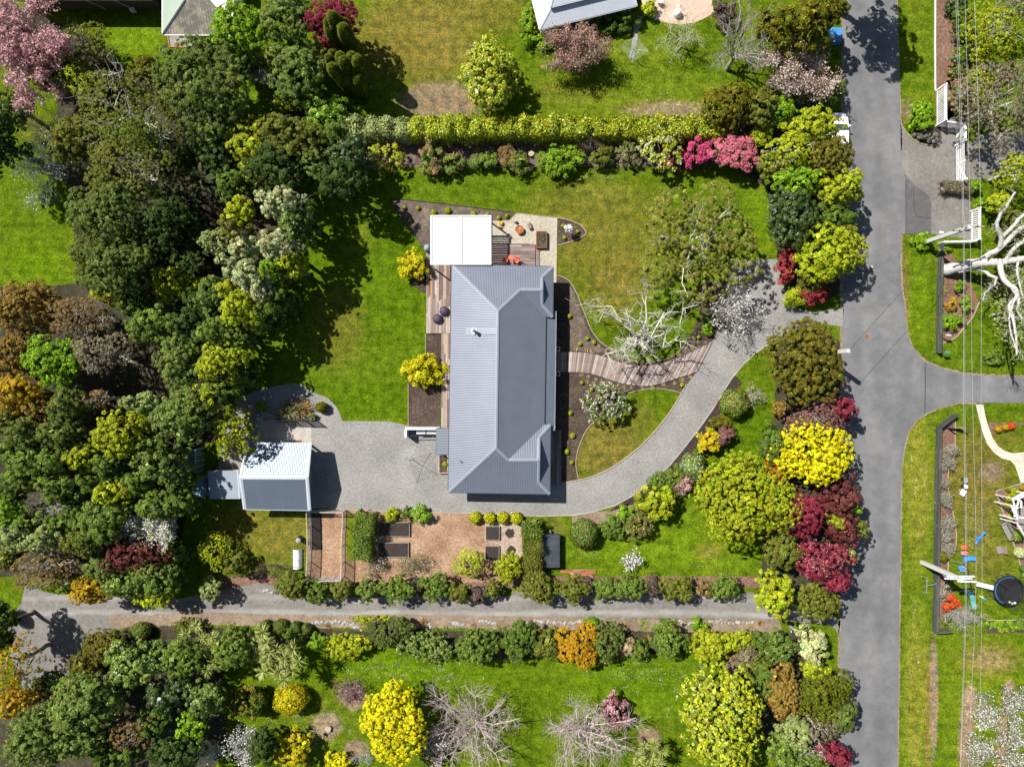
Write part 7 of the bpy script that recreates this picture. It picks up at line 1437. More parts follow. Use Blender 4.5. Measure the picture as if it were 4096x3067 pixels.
tree('crimson and brown shrub at the south foot of the bright lime tree',3,1,400,870,145,75,2.2,'crimson','shrub',leaf=.14,group=ST);tree('olive-lime shrub on the corner of the driveway mouth',3,1,235,900,80,75,1.8,'lime','shrub',leaf=.14,group=ST)
tree('brown and green feathery shrub between the crimson shrubs',3,1,370,770,95,80,2.6,'olive','shrub',leaf=.12,group=ST)
tree('big golden-olive conifer south of the driveway mouth',3,1,330,1470,320,340,6.5,'bronzegreen',cl=.36,leaf=.16,nl=10,group=ST,cov=2.6)
# ------------------------------------------------------------------ front garden
tree('large fine-leaved olive tree on the front lawn',2,1,1610,430,470,460,7,'sunolive',cl=.42,leaf=.13,nl=13,cov=2.8,open_=True,twigs=6,bark='bark_pale',base=1.6,lr=.36,sp=.68)
bare('large spreading bare tree with pale limbs beside the boardwalk',2,1,1110,1170,540,400,6.5,'bark_pale',None,None,nlimb=11,nsub=8,ntwig=4,at_=(1085,1300),r0=.21,wob=.22,arch=.05,zf=.16,twl=.2)
bare('white magnolia blossoming over the edge of the gravel driveway',2,1,1930,1030,220,240,5,'bark_grey',None,'white',leafn=.75,leaf=.17,nlimb=9,nsub=8,ntwig=6,at_=(1790,1010))
tree('small white-flowered shrub on the lawn tongue by the front bed',2,2,810,170,185,170,2.6,'olivegrey','shrub',leaf=.15,flw='white',ff=.06,open_=True,cov=2.6)
tree('green shrub below the white magnolia at the driveway bed',2,1,1685,1190,45,45,.9,'bright','shrub',leaf=.13);tree('dark green shrub under the large olive tree beside the driveway',2,1,1700,1080,60,60,1.2,'mid','shrub',leaf=.13)
tree('golden yellow rounded shrub on the back lawn beside the timber deck',1,1,1350,632,115,122,1.9,'gold','shrub',leaf=.15,flw='yellow',ff=.15);tree('golden yellow shrub in the bark bed overlapping the timber deck',1,1,1425,1560,170,130,2.2,'gold','shrub',leaf=.17,flw='yellow',ff=.12)
LB='small lime domes in the garden beds'
for lb,c_,r_,L in(('small lime dome shrub in the planted bed behind the pergola',1,1,((1278,135,18),(1397,138,17),(1327,243,17),(1533,176,27),(1655,158,28),(1875,187,26),(1998,192,19),(2093,221,18),(2163,205,18))),('small lime dome shrub in the pointed bed beside the shell patio',2,1,((440,291,17),(567,341,17),(452,394,18))),('small lime dome shrub in the soil bed north of the boardwalk',2,1,((498,1070,20),(650,1262,18),(708,1298,18),(586,1310,18),(1613,1250,17))),('small lime dome shrub in the soil bed south of the boardwalk',2,2,((602,-12,16),(687,42,17),(783,15,14),(890,60,16),(505,250,20),(523,445,25),(472,583,24),(515,675,17),(1468,8,18)))):
 for x,y,q in L:ball(lb,c_,r_,x,y,q,.35,'lime','dome_shrub','dome shrub',lb,leaf=.07,cov=3)
ball('lime shrub inside the timber planter under the west eave',1,2,1630,690,24,.6,'limeyel',leaf=.09)
rq=random.Random(9)
for lb,c_,r_,L in(('tiny dark green seedling in the eastern house bed',2,1,((540,868),(550,915),(552,960),(565,1020),(595,1055),(612,1105),(570,1165),(537,1135),(533,1235),(690,1255),(655,1210),(512,905),(430,1030),(440,1140),(480,1215),(412,750))),('tiny green seedling in the southern house bed',2,2,((560,50),(500,190),(530,300),(565,350),(540,385),(520,525),(530,745),(500,790),(562,485),(455,120),(430,210),(405,320))),('tiny green seedling in the planted bed behind the pergola',1,1,((1437,207),(1470,300),(1743,158),(1925,170),(2060,196),(1800,190))),('tiny grey-green seedling in the pointed bed',2,1,((410,257),(540,300),(410,345),(412,415),(490,280)))):
 for x,y in L:tuft(lb,c_,r_,x,y,rq.uniform(9,15),rq.choice(['green','grey','bright']),'seedling','seedling',lb,16,wd=.035)
for x,y in((222,362),(280,368),(252,390),(226,405),(268,412),(240,440),(282,460),(258,412)):tuft('small grey-green herb in the rust-edged planter',2,1,x,y,10,'grey','herb','herb','herbs in the rust-edged planter',16,.42,.03)
p=t(2,1,493,318);tree('small white-flowered sapling in the pointed bed',2,1,490,316,32,32,1.6,'white','shrub',leaf=.09,base=1.0)
for x,y in((640,1360),(690,1370),(740,1345),(800,1375),(860,1385),(905,1420),(960,1440),(1010,1462),(1100,1475),(1190,1475),(1280,1460),(1360,1425),(1440,1395),(1500,1350),(1560,1330),(1600,1305),(1660,1290),(1630,1200),(1570,1270),(560,1355)):tuft('small straw-coloured tussock between the boardwalk and the round lawn',2,1,x+rq.uniform(-8,8),y+rq.uniform(-8,8),rq.uniform(16,26),'straw',group='straw tussocks along the boardwalk',n=34)
for x,y in((600,1580),(660,1590),(720,1610),(780,1630),(840,1645),(905,1665),(960,1680),(1020,1690),(700,1640),(760,1665),(1120,1690),(1220,1685),(1310,1670),(1400,1645),(1470,1620),(1530,1590),(640,1640),(860,1690)):tuft('small straw-coloured tussock along the south edge of the boardwalk',2,1,x+rq.uniform(-8,8),y+rq.uniform(-8,8),rq.uniform(16,26),'straw',group='straw tussocks south of the boardwalk',n=34)
DB='shrubs along the outer side of the curved driveway'
ball('round camellia with orange-red blooms nearest the driveway mouth',2,2,1925,165,125,2.0,'green','shrub','shrub',DB,.14,flw='redflower',ff=.03,ry=125,m='gloss_leaf');bare('pale twiggy bush beside the round orange-flowered camellia',2,2,2100,90,110,110,1.8,'bark_pale','rusttwig',None,'shrub',leafn=.4,leaf=.1,name='shrub',group=DB)
tree('dull olive mounded shrub above the yellow and bronze shrub',2,2,1785,335,95,55,1.3,'bronzegreen','shrub',leaf=.11,group=DB);tree('golden-yellow small tree on the driveway border',2,2,1710,495,85,100,1.9,'amber','shrub',leaf=.15,group=DB,flw='yellow',ff=.25);tree('dusty pink-brown shrub behind the golden-yellow small tree',2,2,1830,450,90,80,1.8,'mauve','shrub',leaf=.12,group=DB)
ball('round camellia with white blooms midway along the driveway',2,2,1565,710,105,2.0,'green','shrub','shrub',DB,.14,flw='white',ff=.06,ry=115,m='gloss_leaf');tree('small green shrub at the bark edge by the golden small tree',2,2,1615,560,35,35,.8,'mid','shrub',leaf=.12,group=DB)
tree('green loose shrub between the white camellia and the pink-brown shrub',2,2,1420,780,90,70,1.6,'green','shrub',leaf=.13,group=DB);tree('pinkish-brown weeping shrub below the white camellia',2,2,1480,870,75,75,1.6,'dustypink','shrub',leaf=.12,group=DB);tree('dense green conifer-like shrub on the driveway bend',2,2,1310,850,120,85,1.8,'green','shrub',leaf=.11,cl=.2,group=DB)
tree('yellow-green leafy tree on the outer driveway bend',2,2,1250,1020,160,130,3.2,'lime',leaf=.17,group=DB);tree('green leafy shrub at the bottom of the driveway bend',2,2,985,1120,75,65,1.8,'bright','shrub',leaf=.15,group=DB);tree('olive-green fine shrub below the bend beside the round camellia',2,2,860,1240,110,100,1.7,'green','shrub',leaf=.11,cl=.2,group=DB);tree('green and mauve bushy shrub east of the olive fine shrub',2,2,1090,1210,130,110,2.0,'olive','shrub',leaf=.13,group=DB,flw='dustypink',ff=.04);tree('clipped lime-green shrub in front of the mauve bushy shrub',2,2,930,1270,70,65,1.2,'green','shrub',leaf=.1,cl=.18,group=DB)
ball('round dark camellia with red blooms on the south lawn near the trailer',2,2,622,1290,128,2.2,'mid','shrub','shrub',DB,.15,flw='redflower',ff=.03,m='gloss_leaf');bare('small white magnolia bush alone on the south lawn',2,2,1040,1530,95,80,1.6,'bark_grey',None,'white','shrub',leafn=.35,leaf=.17,name='shrub')
hedge('dark bushy hedge between the wood chips and the covered trailer',[t(2,2,170,1150),t(2,2,175,1400),t(2,2,180,1640)],1.7,2.0,[(0,.3,'green'),(.3,1,'olive')],leaf=.15)
hedge('tall green hedge between the berry cage and the raised beds',[t(1,2,980,1080),t(1,2,955,1250),t(1,2,940,1480)],1.6,2.0,'green',leaf=.15)
YG='golden shrubs in a row along the wood-chip yard'
for i,(x,y)in enumerate(((505,138),(618,140),(718,138),(822,140))):q=zE(x,y);ball(('golden variegated shrub at the west end of the row of four','golden variegated shrub second from the west, above the raised bed corner','golden variegated shrub third from the west','golden variegated shrub touching the dark bushy hedge')[i],0,0,0,0,46,1.0,'limeyel','shrub','shrub',YG,.12,f=1.9273,at_=q,flw='yellow',ff=.12)
tree('glossy green camellia on the wood-chip edge, larger of the pair',1,2,1410,1130,75,70,1.4,'bright','shrub',leaf=.15,m='gloss_leaf');tree('dark green shrub on the wood-chip edge, smaller of the pair',1,2,1300,1115,50,50,1.1,'mid','shrub',leaf=.14);tree('small yellow-green shrub beside the tall green hedge',1,2,1165,1125,55,55,1.1,'lime','shrub',leaf=.13)
tree('lime sapling at the bottom of the wood-chip yard',1,2,1840,1560,150,110,2.8,'lime',leaf=.14,cl=.22,open_=True);tree('vivid lime sapling beside the dark bushy hedge',1,2,2180,1590,110,130,2.6,'limeyel',leaf=.15,cl=.25)
bare('low scraggy fruit bush on the wood chips below the raised beds',1,2,1350,1560,190,80,1.2,'bark_brown','olive','white','shrub',leafn=.7,dens=.3,leaf=.1,name='shrub',nlimb=8);bare('low scraggy fruit bush right of the berry cage',1,2,1020,1570,120,80,1.1,'bark_brown','straw','white','shrub',leafn=.7,dens=.4,leaf=.1,name='shrub');bare('bare spreading fruit tree on the south-west lawn',1,2,120,1590,240,100,2.5,'bark_brown',None,None,'tree')
# gravel yard plants
SEED[0]+=1;rng=np.random.default_rng(5);root=thing('flax_clump','large striped flax clump with bronze blades beside the slat screen','flax',W(*t(1,2,340,235)))
for x,y,pl,L in((300,240,'flax',1.5),(370,235,'flax',1.4),(420,215,'bronze',1.2),(260,250,'flax',1.2),(340,200,'flax',1.2)):
 p=np.array(W(*t(1,2,x,y),.1));V,col=rosette(rng,p,L,80,pl,.055,.55);V[:,:,2]=np.maximum(V[:,:,2],.03);quad_obj('blade_fan',V,col,'leaf',root,tuple(root.location))
ball('clipped dark gold dome on the gravel beside the lawn',1,2,560,200,55,1.1,'goldconifer',leaf=.1,ry=46);ball('clipped lime dome at the edge of the dark shade by the planks',1,2,40,195,46,1.1,'bright',leaf=.1,ry=38);tree('small green shrub at the east end of the slat screen',1,2,480,275,42,25,.7,'grey','shrub',leaf=.1)
# ------------------------------------------------------------------ western woodland, middle and lower parts
def wood(L):
 for e in L:
  lb,c,r,x,y,rx,ry,h,pal=e[:9];k=dict(cl=.36,leaf=.16,nl=7,group=WD)
  if len(e)>9:k.update(e[9])
  tree(lb,c,r,x,y,rx,ry,h,pal,**k)
F=dict(cl=.28,leaf=.13);OP=dict(open_=True,twigs=7,leaf=.12,cl=.26,cov=1.6,bark='bark_pale');CN=dict(cl=.22,leaf=.12,cov=2.8)
wood([('dark olive tree filling the left of the shady hollow',0,1,940,230,290,320,9,'olivegrey',F),('dark olive tree south of the shady hollow, above the lime-yellow tree',0,1,980,640,300,240,9,'olivegrey',F),('very dark evergreen at the top of the fern hollow',0,1,1420,210,190,190,7,'dk',F),('very dark low evergreen at the bottom of the fern hollow',0,1,1370,470,180,160,6,'dk',F),('bright lime-yellow leafy tree in a dark gap of the woodland',0,1,1460,770,185,160,5.5,'limeyel',dict(leaf=.2,cl=.3)),('low lime bush at the corner of the grass clearing',0,1,930,890,150,75,4.5,'lime'),('rusty orange broad tree at the left edge below the clearing',0,1,170,1000,270,230,8,'rust',F),('brownish twiggy tree right of the rusty orange tree',0,1,690,1070,250,180,7,'rusttwig',OP),('pinkish rust tree at the left edge under the broad orange tree',0,1,110,1400,170,220,7,'rust',F),('brown bare-twigged tree in the centre of the woodland',0,1,850,1370,260,200,7,'browntwig',OP),('fresh green leafy tree between the rust trees and the bare brown tree',0,1,430,1450,250,240,7,'bright',dict(leaf=.19)),('mid-green tree with pale tips right of the bare brown tree',0,1,1300,1140,200,160,7,'green'),('dark gap-filling tree below the lime-yellow leafy tree',0,1,1120,960,150,110,5,'mid'),('soft grey-green tree above the lime conifer',0,1,1530,1480,190,200,8,'grey',F),('grey-leaved slim tree left of the cream-flowered trees',0,1,1800,880,120,160,7,'grey',F),('feathery pale green shrub sticking out over the fern hollow',0,1,1840,420,130,120,6,'palegreen',dict(open_=True,leaf=.15,cl=.25)),('glossy lime shrub above the golden-olive dome tree',0,1,2040,170,110,120,7,'lime'),('golden-olive dome-headed small tree on the boundary',0,1,2030,335,105,110,7.5,'goldconifer',dict(F,m='gloss_leaf')),('lower cream-green tree leaning on the dome-headed tree',0,1,2100,470,110,100,7.5,'cream'),('small cream-flowered tree left of its larger twin',0,1,1980,640,90,80,7.5,'cream'),('larger cream-flowered tree by the boundary shadow',0,1,2130,730,130,120,8,'cream'),('olive-lime tree under the larger cream-flowered tree',0,1,1955,860,75,80,7,'lime'),('yellow-green knobbly tree on the boundary above the lime conifer',0,1,2050,1010,170,150,8.5,'lime',dict(leaf=.14,cl=.28)),('grey-green tree on the boundary left of the knobbly tree',0,1,1840,1210,150,130,8,'green',F),('dark green tree below the yellow-green knobbly tree',0,1,2030,1260,120,130,7,'green'),('bright lime dense conifer on the boundary',0,1,1910,1450,200,160,8,'lime',CN),('topmost cream-white flowering tree beside the long lawn shadow',1,1,230,100,210,140,8.5,'cream',F),('second cream-white flowering tree below the topmost one',1,1,170,450,150,115,8.5,'cream',F),('dark green glossy tree between the two cream-white trees',1,1,330,270,100,140,8,'mid',dict(m='gloss_leaf')),('shaded deep green tree at the lawn edge of the boundary',1,1,420,260,80,220,7,'mid',dict(base=.5)),('green tree at the lawn edge under the second cream-white tree',1,1,130,690,90,100,7.5,'bright'),('olive-lime rounded tree bulging over the lawn edge',1,1,290,630,105,100,7.5,'lime',F),('narrow cream-flowered tree low on the boundary',1,1,45,820,80,120,7.5,'cream',F),('deep green skirt of foliage where the boundary meets the lawn',1,1,190,900,110,150,6,'mid',dict(base=.3)),('dark green tree shading the south-west lawn corner',1,1,60,1080,110,150,7,'mid',dict(base=.3)),('deep green understorey tree at the foot of the lime conifer',0,1,2080,1560,110,130,6,'mid',dict(base=.3))])
wood([('orange-gold tree at the left edge in the middle of the photo',0,2,120,90,200,170,8,'amber',F),('rust-orange small tree between the gold tree and the olive crowns',0,2,330,220,130,110,7,'rust',F),('olive crown right of the rust-orange small tree',0,2,560,190,170,160,8,'olivegrey',F),('shadowy olive crown at the left edge below the gold tree',0,2,220,420,170,150,8,'olivegrey',F),('pair-mate olive crown left of the pale lime tree',0,2,490,430,160,130,8,'olivegrey',F),('pale lime broad tree in the middle of the lower woodland',0,2,1000,430,210,200,9,'limeyel',dict(leaf=.17,cl=.3)),('brown-leaved tree above the pale lime broad tree',0,2,830,130,120,80,6.5,'rusttwig',OP),('light green tree beside the soft grey-green tree',0,2,1200,170,110,90,7.5,'palegreen'),('large grey-green leafy tree above the old glasshouse',0,2,1540,280,250,220,9,'grey',dict(nl=9)),('lime-tipped tree left of the dark gravel shade',0,2,1750,130,130,110,8,'lime'),('dark green tree between the lime-tipped tree and the garage',0,2,1900,60,130,150,7,'mid'),('open yellow-lime tree casting leafy shade on the garage roof',0,2,1990,420,180,210,6.5,'limeyel',dict(open_=True,cl=.24,leaf=.16,cov=1.7,twigs=4)),('pale green crown at the left edge of the lower woodland',0,2,60,600,110,110,7,'green'),('mid green crown below the shadowy olive crown',0,2,250,640,160,110,8,'green'),('green crown left of the small lime crown',0,2,480,650,140,120,8,'green'),('small lime crown in the lower woodland',0,2,700,650,120,110,8,'lime'),('green crown right of the small lime crown',0,2,930,690,110,100,7.5,'green'),('dark-tipped green crown above the tool shed trees',0,2,1310,560,150,110,8,'green'),('mottled green crown west of the tool shed',0,2,1370,700,210,130,8,'grey'),('round green crown above the grey bare thicket',0,2,210,830,120,90,7,'green'),('light green crown above the grey bare thicket',0,2,480,880,150,110,7.5,'green'),('deep green crown left of the lime-green mound',0,2,790,860,120,80,7,'mid'),('lime-green mound-shaped crown in the lower woodland',0,2,960,950,170,110,7.5,'lime'),('leafy green crown west of the blue-grey shed',0,2,1170,860,120,110,7,'green'),('dark green crown just above the white blossom tree',0,2,1340,1060,180,120,8,'green',F),('deep green crown overhanging the grass below the tool shed',0,2,1530,1020,120,120,7,'mid'),('broad green crown left of the white blossom tree',0,2,870,1180,200,180,8.5,'green',dict(nl=9)),('green crown at the left edge above the pale crowns',0,2,60,1120,110,130,7,'bright'),('pale green crown near the left edge above the rust thicket',0,2,100,1320,130,120,7.5,'palegreen',F),('pale lime crown right of the pale green crown',0,2,390,1350,165,120,7.5,'palegreen',F),('olive crown between the pale lime crown and the maroon tree',0,2,700,1370,160,120,7.5,'olive',F),('orange-brown thicket above the bend of the lane',0,2,370,1560,250,100,6,'rusttwig',OP),('wide dark maroon tree below the white blossom tree',0,2,1120,1490,320,140,7,'maroon',dict(leaf=.14,cl=.28,nl=9)),('soft green crown at the foot of the dark maroon tree',0,2,900,1590,190,90,6.5,'grey',F),('dusky green crown beside the lane right of the maroon tree',0,2,1300,1620,200,90,6.5,'grey',F),('bright yellow-green sapling in the shade south of the sheds',0,2,1850,1450,140,150,3,'limeyel',dict(open_=True,leaf=.14,cl=.18)),('dull green shrub beside the bright sapling',0,2,2000,1560,110,90,3,'olive')])
bare('white blossom tree at the south-west of the sheds',0,2,1280,1250,240,180,7,'bark_grey','lime','white',leafn=1.1,dens=3.0,leaf=.18,nlimb=10,nsub=8,group=WD)
for lb,x,y,a,b in(('grey bare thicket in the lower woodland near the left edge',380,1080,230,120),('small purple-grey bare tree among green crowns',680,880,110,90)):bare(lb,0,2,x,y,a,b,6.5,'bark_silver','browntwig',None,leafn=.35,leaf=.09,nlimb=9,nsub=9,ntwig=7,group=WD)
wood([('orange-brown twiggy shrub at the lane bend beside the grass corner',0,3,330,60,260,80,4,'rusttwig',OP),('golden-orange conifer leaning over the lane',0,3,760,140,150,130,5,'amber',CN),('grey-green tree hanging over the lane left of the lime shrub',0,3,1050,60,260,110,6,'grey'),('bright lime leafy shrub hanging over the lane',0,3,1310,200,170,100,4,'lime',dict(leaf=.2)),('dark green tree above the bright lime shrub on the lane',0,3,1350,60,200,110,6,'green'),('pale sage rounded shrub beside the lane',0,3,1795,130,78,88,3,'palegreen',F),('amber-orange tree with grey limbs at the lower left edge',0,3,90,790,170,250,7,'amber',dict(OP,bark='bark_grey')),('dark shade tree left of the lane fork',0,3,-60,480,120,220,7,'dk'),('golden-green low tree under the amber-orange tree',0,3,110,1120,150,110,5,'amber',F),('bronze-olive sweeping shrub along the lane fork',0,3,900,640,190,150,3.5,'bronzegreen',CN),('second bronze-olive sweeping shrub at the dark end of the lane',0,3,720,780,130,110,3.5,'bronzegreen',CN),('low olive mound shrub beside the clipped grey dome',0,3,1600,430,120,50,2,'olive',F),('glossy dark broadleaf tree below the bronze-olive shrubs',0,3,1150,770,250,180,7,'green',dict(leaf=.2,m='gloss_leaf',nl=9)),('olive-green tree left of the first cabbage tree',0,3,1530,720,170,160,6,'green',F),('dense olive-green tree between the two cabbage trees',0,3,2020,640,180,190,6,'green',dict(cl=.3,leaf=.14)),('broad sage-green tree in the lower left woodland',0,3,700,1150,290,230,9,'grey',dict(cl=.34,nl=10)),('pale sage tree at the bottom left corner',0,3,290,1460,290,220,9,'grey',dict(F,nl=9)),('sage-green tree at the bottom edge right of the corner tree',0,3,680,1440,220,170,8,'grey',F),('orange-brown twiggy tree at the bottom of the woodland',0,3,1110,1350,190,190,6.5,'rusttwig',OP),('dark green tree with pale leaf edges in deep shade',0,3,1420,1060,180,140,6.5,'dk',dict(m='gloss_leaf')),('glossy dark green tree above the leafy citrus',0,3,1730,1090,160,140,6,'mid',dict(m='gloss_leaf',leaf=.2)),('leafy bright green citrus at the woodland edge',0,3,1620,1370,130,140,5,'bright',dict(leaf=.2)),('very dark evergreen at the bottom edge by the white blossom',0,3,1480,1560,230,130,7,'dk'),('deep green evergreen under the sage-green trees',0,3,1000,1600,170,100,6.5,'mid'),('dark olive round orange-fruited shrub on the south-west lawn',0,3,2095,1110,145,130,2.8,'olive',dict(cat='shrub',flw='amber',ff=.05)),('grey-leaved shrub in the shade below the lane fork',0,3,400,940,150,90,3,'dk'),('red-brown leaved shrub left of the broad sage tree',0,3,380,1040,100,60,2.5,'maroon')])
ball('clipped grey-green dome beside the lane',0,3,1200,485,85,1.6,'grey',leaf=.09,ry=68);ball('clipped grey column shrub at the left edge by the lane',0,3,65,380,55,2.2,'grey',leaf=.09,ry=68)
bare('white-blossomed tree at the bottom edge of the south-west lawn',0,3,2060,1500,180,180,5,'bark_silver',None,'white',leafn=.9,leaf=.14,group=WD);bare('white-blossomed small tree in the shade at the bottom edge',0,3,1780,1560,110,100,4,'bark_silver',None,'white',leafn=.7,leaf=.13,group=WD)
cabbage('cabbage tree with many spiky heads left of the south lawn',0,3,((1700,440),(1610,510),(1740,540),(1830,530),(1650,600),(1780,610),(1850,590),(1690,690),(1850,740),(1760,660),(1720,790),(1790,820)),4.5)
cabbage('larger cabbage tree with pale spiky heads above the south lawn',1,3,((55,490),(20,580),(90,590),(165,640),(30,690),(120,660),(250,720),(320,640),(370,740),(200,840),(310,820),(90,740),(245,900),(60,830)),4.5,.95)
cabbage('cabbage tree at the bottom edge between the bare trees',2,3,((1140,1480),(1230,1460),(1300,1530),(1100,1560),(1200,1580),(1270,1620),(1160,1650),(1060,1640)),4)
# ------------------------------------------------------------------ shrubs along the lane
LN='shrub hedge along the north side of the lane'
def row(L,grp):
 for e in L:
  lb,c,r,x,y,rx,ry,h,pal=e[:9];k=dict(cl=.26,leaf=.13,nl=5,group=grp,cat='shrub');k.update(e[9]if len(e)>9 else{});tree(lb,c,r,x,y,rx,ry,h,pal,**k)
row([('olive-green shrub at the west end of the lane hedge',1,3,290,100,145,130,3,'olive'),('green shrub with a lime spray in front of the berry cage',1,3,520,150,110,90,2.5,'green'),('olive shrub just east of the lime-sprayed shrub',1,3,740,140,110,85,2.5,'olive'),('grey-green shrub in the lane hedge with pale tips',1,3,960,140,100,95,2.5,'grey'),('green shrub west of the first dark purple shrub',1,3,1215,125,135,115,2.7,'green'),('first dark purple shrub in the lane hedge',1,3,1380,110,48,85,2,'darktwig'),('green shrub between the two dark purple shrubs',1,3,1545,115,125,115,2.7,'green'),('olive shrub touching the second dark purple shrub',1,3,1740,155,100,95,2.4,'olive'),('second dark purple twiggy shrub in the lane hedge',1,3,1920,180,85,75,2,'darktwig'),('small olive shrub right of the second dark purple shrub',1,3,2045,130,55,85,2.2,'olive'),('broad olive shrub east of the vivid lime sapling',2,3,220,130,175,125,2.8,'olive'),('olive shrub with yellow leaves left of the reddish gap',2,3,520,130,145,115,2.8,'olive'),('narrow reddish twiggy shrub in the lane hedge gap',2,3,675,110,38,90,2,'darktwig'),('green shrub right of the reddish gap',2,3,810,120,110,105,2.6,'green'),('green shrub left of the tall dark purple shrub',2,3,1020,110,140,110,2.7,'green'),('tall dark purple twiggy shrub in the east of the lane hedge',2,3,1220,110,55,95,2.2,'darktwig'),('olive shrub right of the tall dark purple shrub',2,3,1430,120,155,105,2.7,'olive'),('tan-brown shrub near the east end of the lane hedge',2,3,1670,130,70,85,2.2,'rusttwig'),('green shrub at the east end of the lane hedge',2,3,1840,125,130,100,2.6,'green')],LN)
LS='shrubs along the south side of the lane'
for lb,x,y,q in(('small clipped grey dome south of the lane, westernmost of four',80,440,48),('largest clipped grey dome in the row of four',210,450,66),('small clipped grey dome third in the row of four',340,448,46),('clipped olive dome, easternmost of the row of four',430,472,52)):ball(lb,1,3,x,y,q,1.2,'olivegrey','shrub','shrub','clipped grey domes south of the lane',.09)
row([('dark green shrub behind the clipped grey domes',1,3,330,535,110,60,1.8,'mid'),('lime-green shrub right of the cabbage tree shade',1,3,530,590,95,65,1.8,'bright'),('yellow-green rose-like shrub south of the stone rows',1,3,790,610,190,105,2.0,'lime',dict(nl=7)),('low lime ground cover along the lane edge',1,3,1010,392,170,36,.7,'lime'),('grey-brown rounded shrub beside the low lime ground cover',1,3,1140,500,190,105,2.4,'darktwig',dict(flw='olivegrey',ff=.5,cl=.2)),('dark grey rounded shrub at the shaded end of the lime ground cover',1,3,1280,450,80,80,2.2,'olivegrey'),('wide green shrub with cream leaves below the bronze tussock',1,3,1470,620,240,110,2.2,'green',dict(nl=8,flw='cream',ff=.04)),('mid green rounded shrub beside the south lawn',1,3,1900,610,170,150,3.2,'green',dict(nl=7)),('grey-green rounded shrub left of the orange-flowered shrub',2,3,60,590,150,170,3.2,'mid',dict(nl=7)),('dark olive shrub directly left of the orange-flowered shrub',2,3,310,600,120,140,2.8,'olive'),('bright orange-flowered shrub on the south side of the lane',2,3,555,620,165,180,2.8,'olive',dict(flw='orange',ff=.65,open_=True)),('grey-green upright shrub right of the orange-flowered shrub',2,3,825,600,140,165,3,'olivegrey',dict(nl=6)),('tan-pink leaved shrub right of the grey-green upright shrub',2,3,1000,630,65,85,1.8,'straw'),('dark green shrub behind the tan-pink shrub',2,3,1110,650,90,80,2,'mid'),('green dome-shaped shrub above the wild-flower lawn',2,3,1370,565,165,140,3,'green',dict(nl=6)),('bright lime sprawling shrub with a bronze tuft',2,3,1710,640,175,150,2.5,'lime',dict(nl=7)),('bright lime shrub at the east end below the lane',2,3,1950,570,140,85,2.2,'lime'),('brown-olive rounded shrub at the lawn corner',2,3,2030,690,95,90,2.2,'browntwig'),('dark green shrub at the end of the lime shrubs',2,3,2140,560,90,70,2.4,'mid'),('small leafy green shrub on the lane edge among pale stones',2,3,1610,440,70,50,1.2,'bright'),('dark green leafy shrub beside the stone heap',2,3,1330,420,50,45,1.0,'mid'),('dark mossy shrub at the bottom left of the lime shrubs',2,3,2120,780,120,110,2.5,'olive')],LS)
ball('round bright green dome on the lane edge beside the orange-flowered shrub',2,3,690,430,76,1.5,'bright','shrub','shrub',LS,.1,ry=55)
for lb,x,y,q,pl in(('bronze tussock beside the stone cluster on the lane',1450,410,52,'bronze'),('small green tuft south of the lane between the stone rows',1630,455,26,'cabbage'),('small straw tussock on the lane edge east of the green tuft',1870,430,34,'straw'),('small straw tussock at the east end of the stone rows',2090,440,40,'straw'),('tiny bronze tussock west of the lime ground cover',620,435,26,'bronze')):tuft(lb,1,3,x,y,q,pl,n=70)
for lb,x,y,q,pl in(('large pale green tussock on the lane edge above the tan-pink shrub',1130,420,66,'cabbage'),('bronze wispy tussock below the large pale tussock',1165,540,48,'bronze'),('straw tussock left of the large pale tussock',980,440,44,'straw'),('straw tussock right of the large pale tussock',1390,400,34,'straw'),('bronze wispy tuft inside the bright lime sprawling shrub',1835,550,45,'bronze'),('straw tussock near the road end of the lane',2050,450,36,'straw'),('small straw tussock at the far road end of the lane',2140,410,34,'bronze'),('tiny straw tussock below the round bright green dome',800,440,22,'straw'),('green tuft at the east end of the hedge beside the lane',1830,15,55,'cabbage')):tuft(lb,2,3,x,y,q,pl,n=70)
# ------------------------------------------------------------------ south lawn trees
ball('yellow-tipped round shrub on the south-west lawn',1,3,295,1085,150,2.4,'gold','shrub','shrub',None,.15,ry=122,flw='amber',ff=.05);ball('dark round shrub at the left of the yellow-tipped round shrub',1,3,0,1110,90,2.4,'mid','shrub','shrub',None,.15,ry=110)
bare('small twisted maroon maple on the south lawn',1,3,790,970,160,115,1.8,'bark_silver','red',None,leafn=1.3,leaf=.11,nlimb=7,at_=(830,1090),wob=.3,zf=.35)
tree('brilliant yellow tree on the south lawn',1,3,1160,1300,260,320,6.5,'yellow',cl=.24,leaf=.12,nl=9,cov=2.4);tree('low yellow shrub at the bottom edge left of the brilliant yellow tree',1,3,720,1610,100,60,1.6,'yellow','shrub',leaf=.14)
tree('yellow-olive shrub at the bottom edge of the south-west lawn',1,3,310,1530,165,145,3,'gold','shrub',leaf=.15);tree('dark green tree at the bottom edge left of the yellow-olive shrub',1,3,50,1500,120,150,5,'dk',leaf=.16);bare('twisted bare shrub at the bottom edge by the brilliant yellow tree',1,3,920,1590,130,70,1.6,'bark_silver',None,None,'shrub',name='shrub')
bare('wide bare pinkish-white tree with long straight limbs on the south lawn',1,3,1880,1320,400,380,6,'bark_pink','mauve',None,leafn=.45,leaf=.09,nlimb=14,nsub=10,ntwig=8,at_=(1900,1300),wob=.05,arch=.03,r0=.16,zf=.1,droop=.15,rise=.6)
bare('bare pinkish-white tree behind the pink magnolia on the south lawn',2,3,660,1400,430,340,6,'bark_pink','mauve',None,leafn=.4,leaf=.09,nlimb=14,nsub=10,ntwig=8,at_=(520,1330),wob=.06,arch=.03,r0=.16,zf=.1,droop=.1,rise=.6)
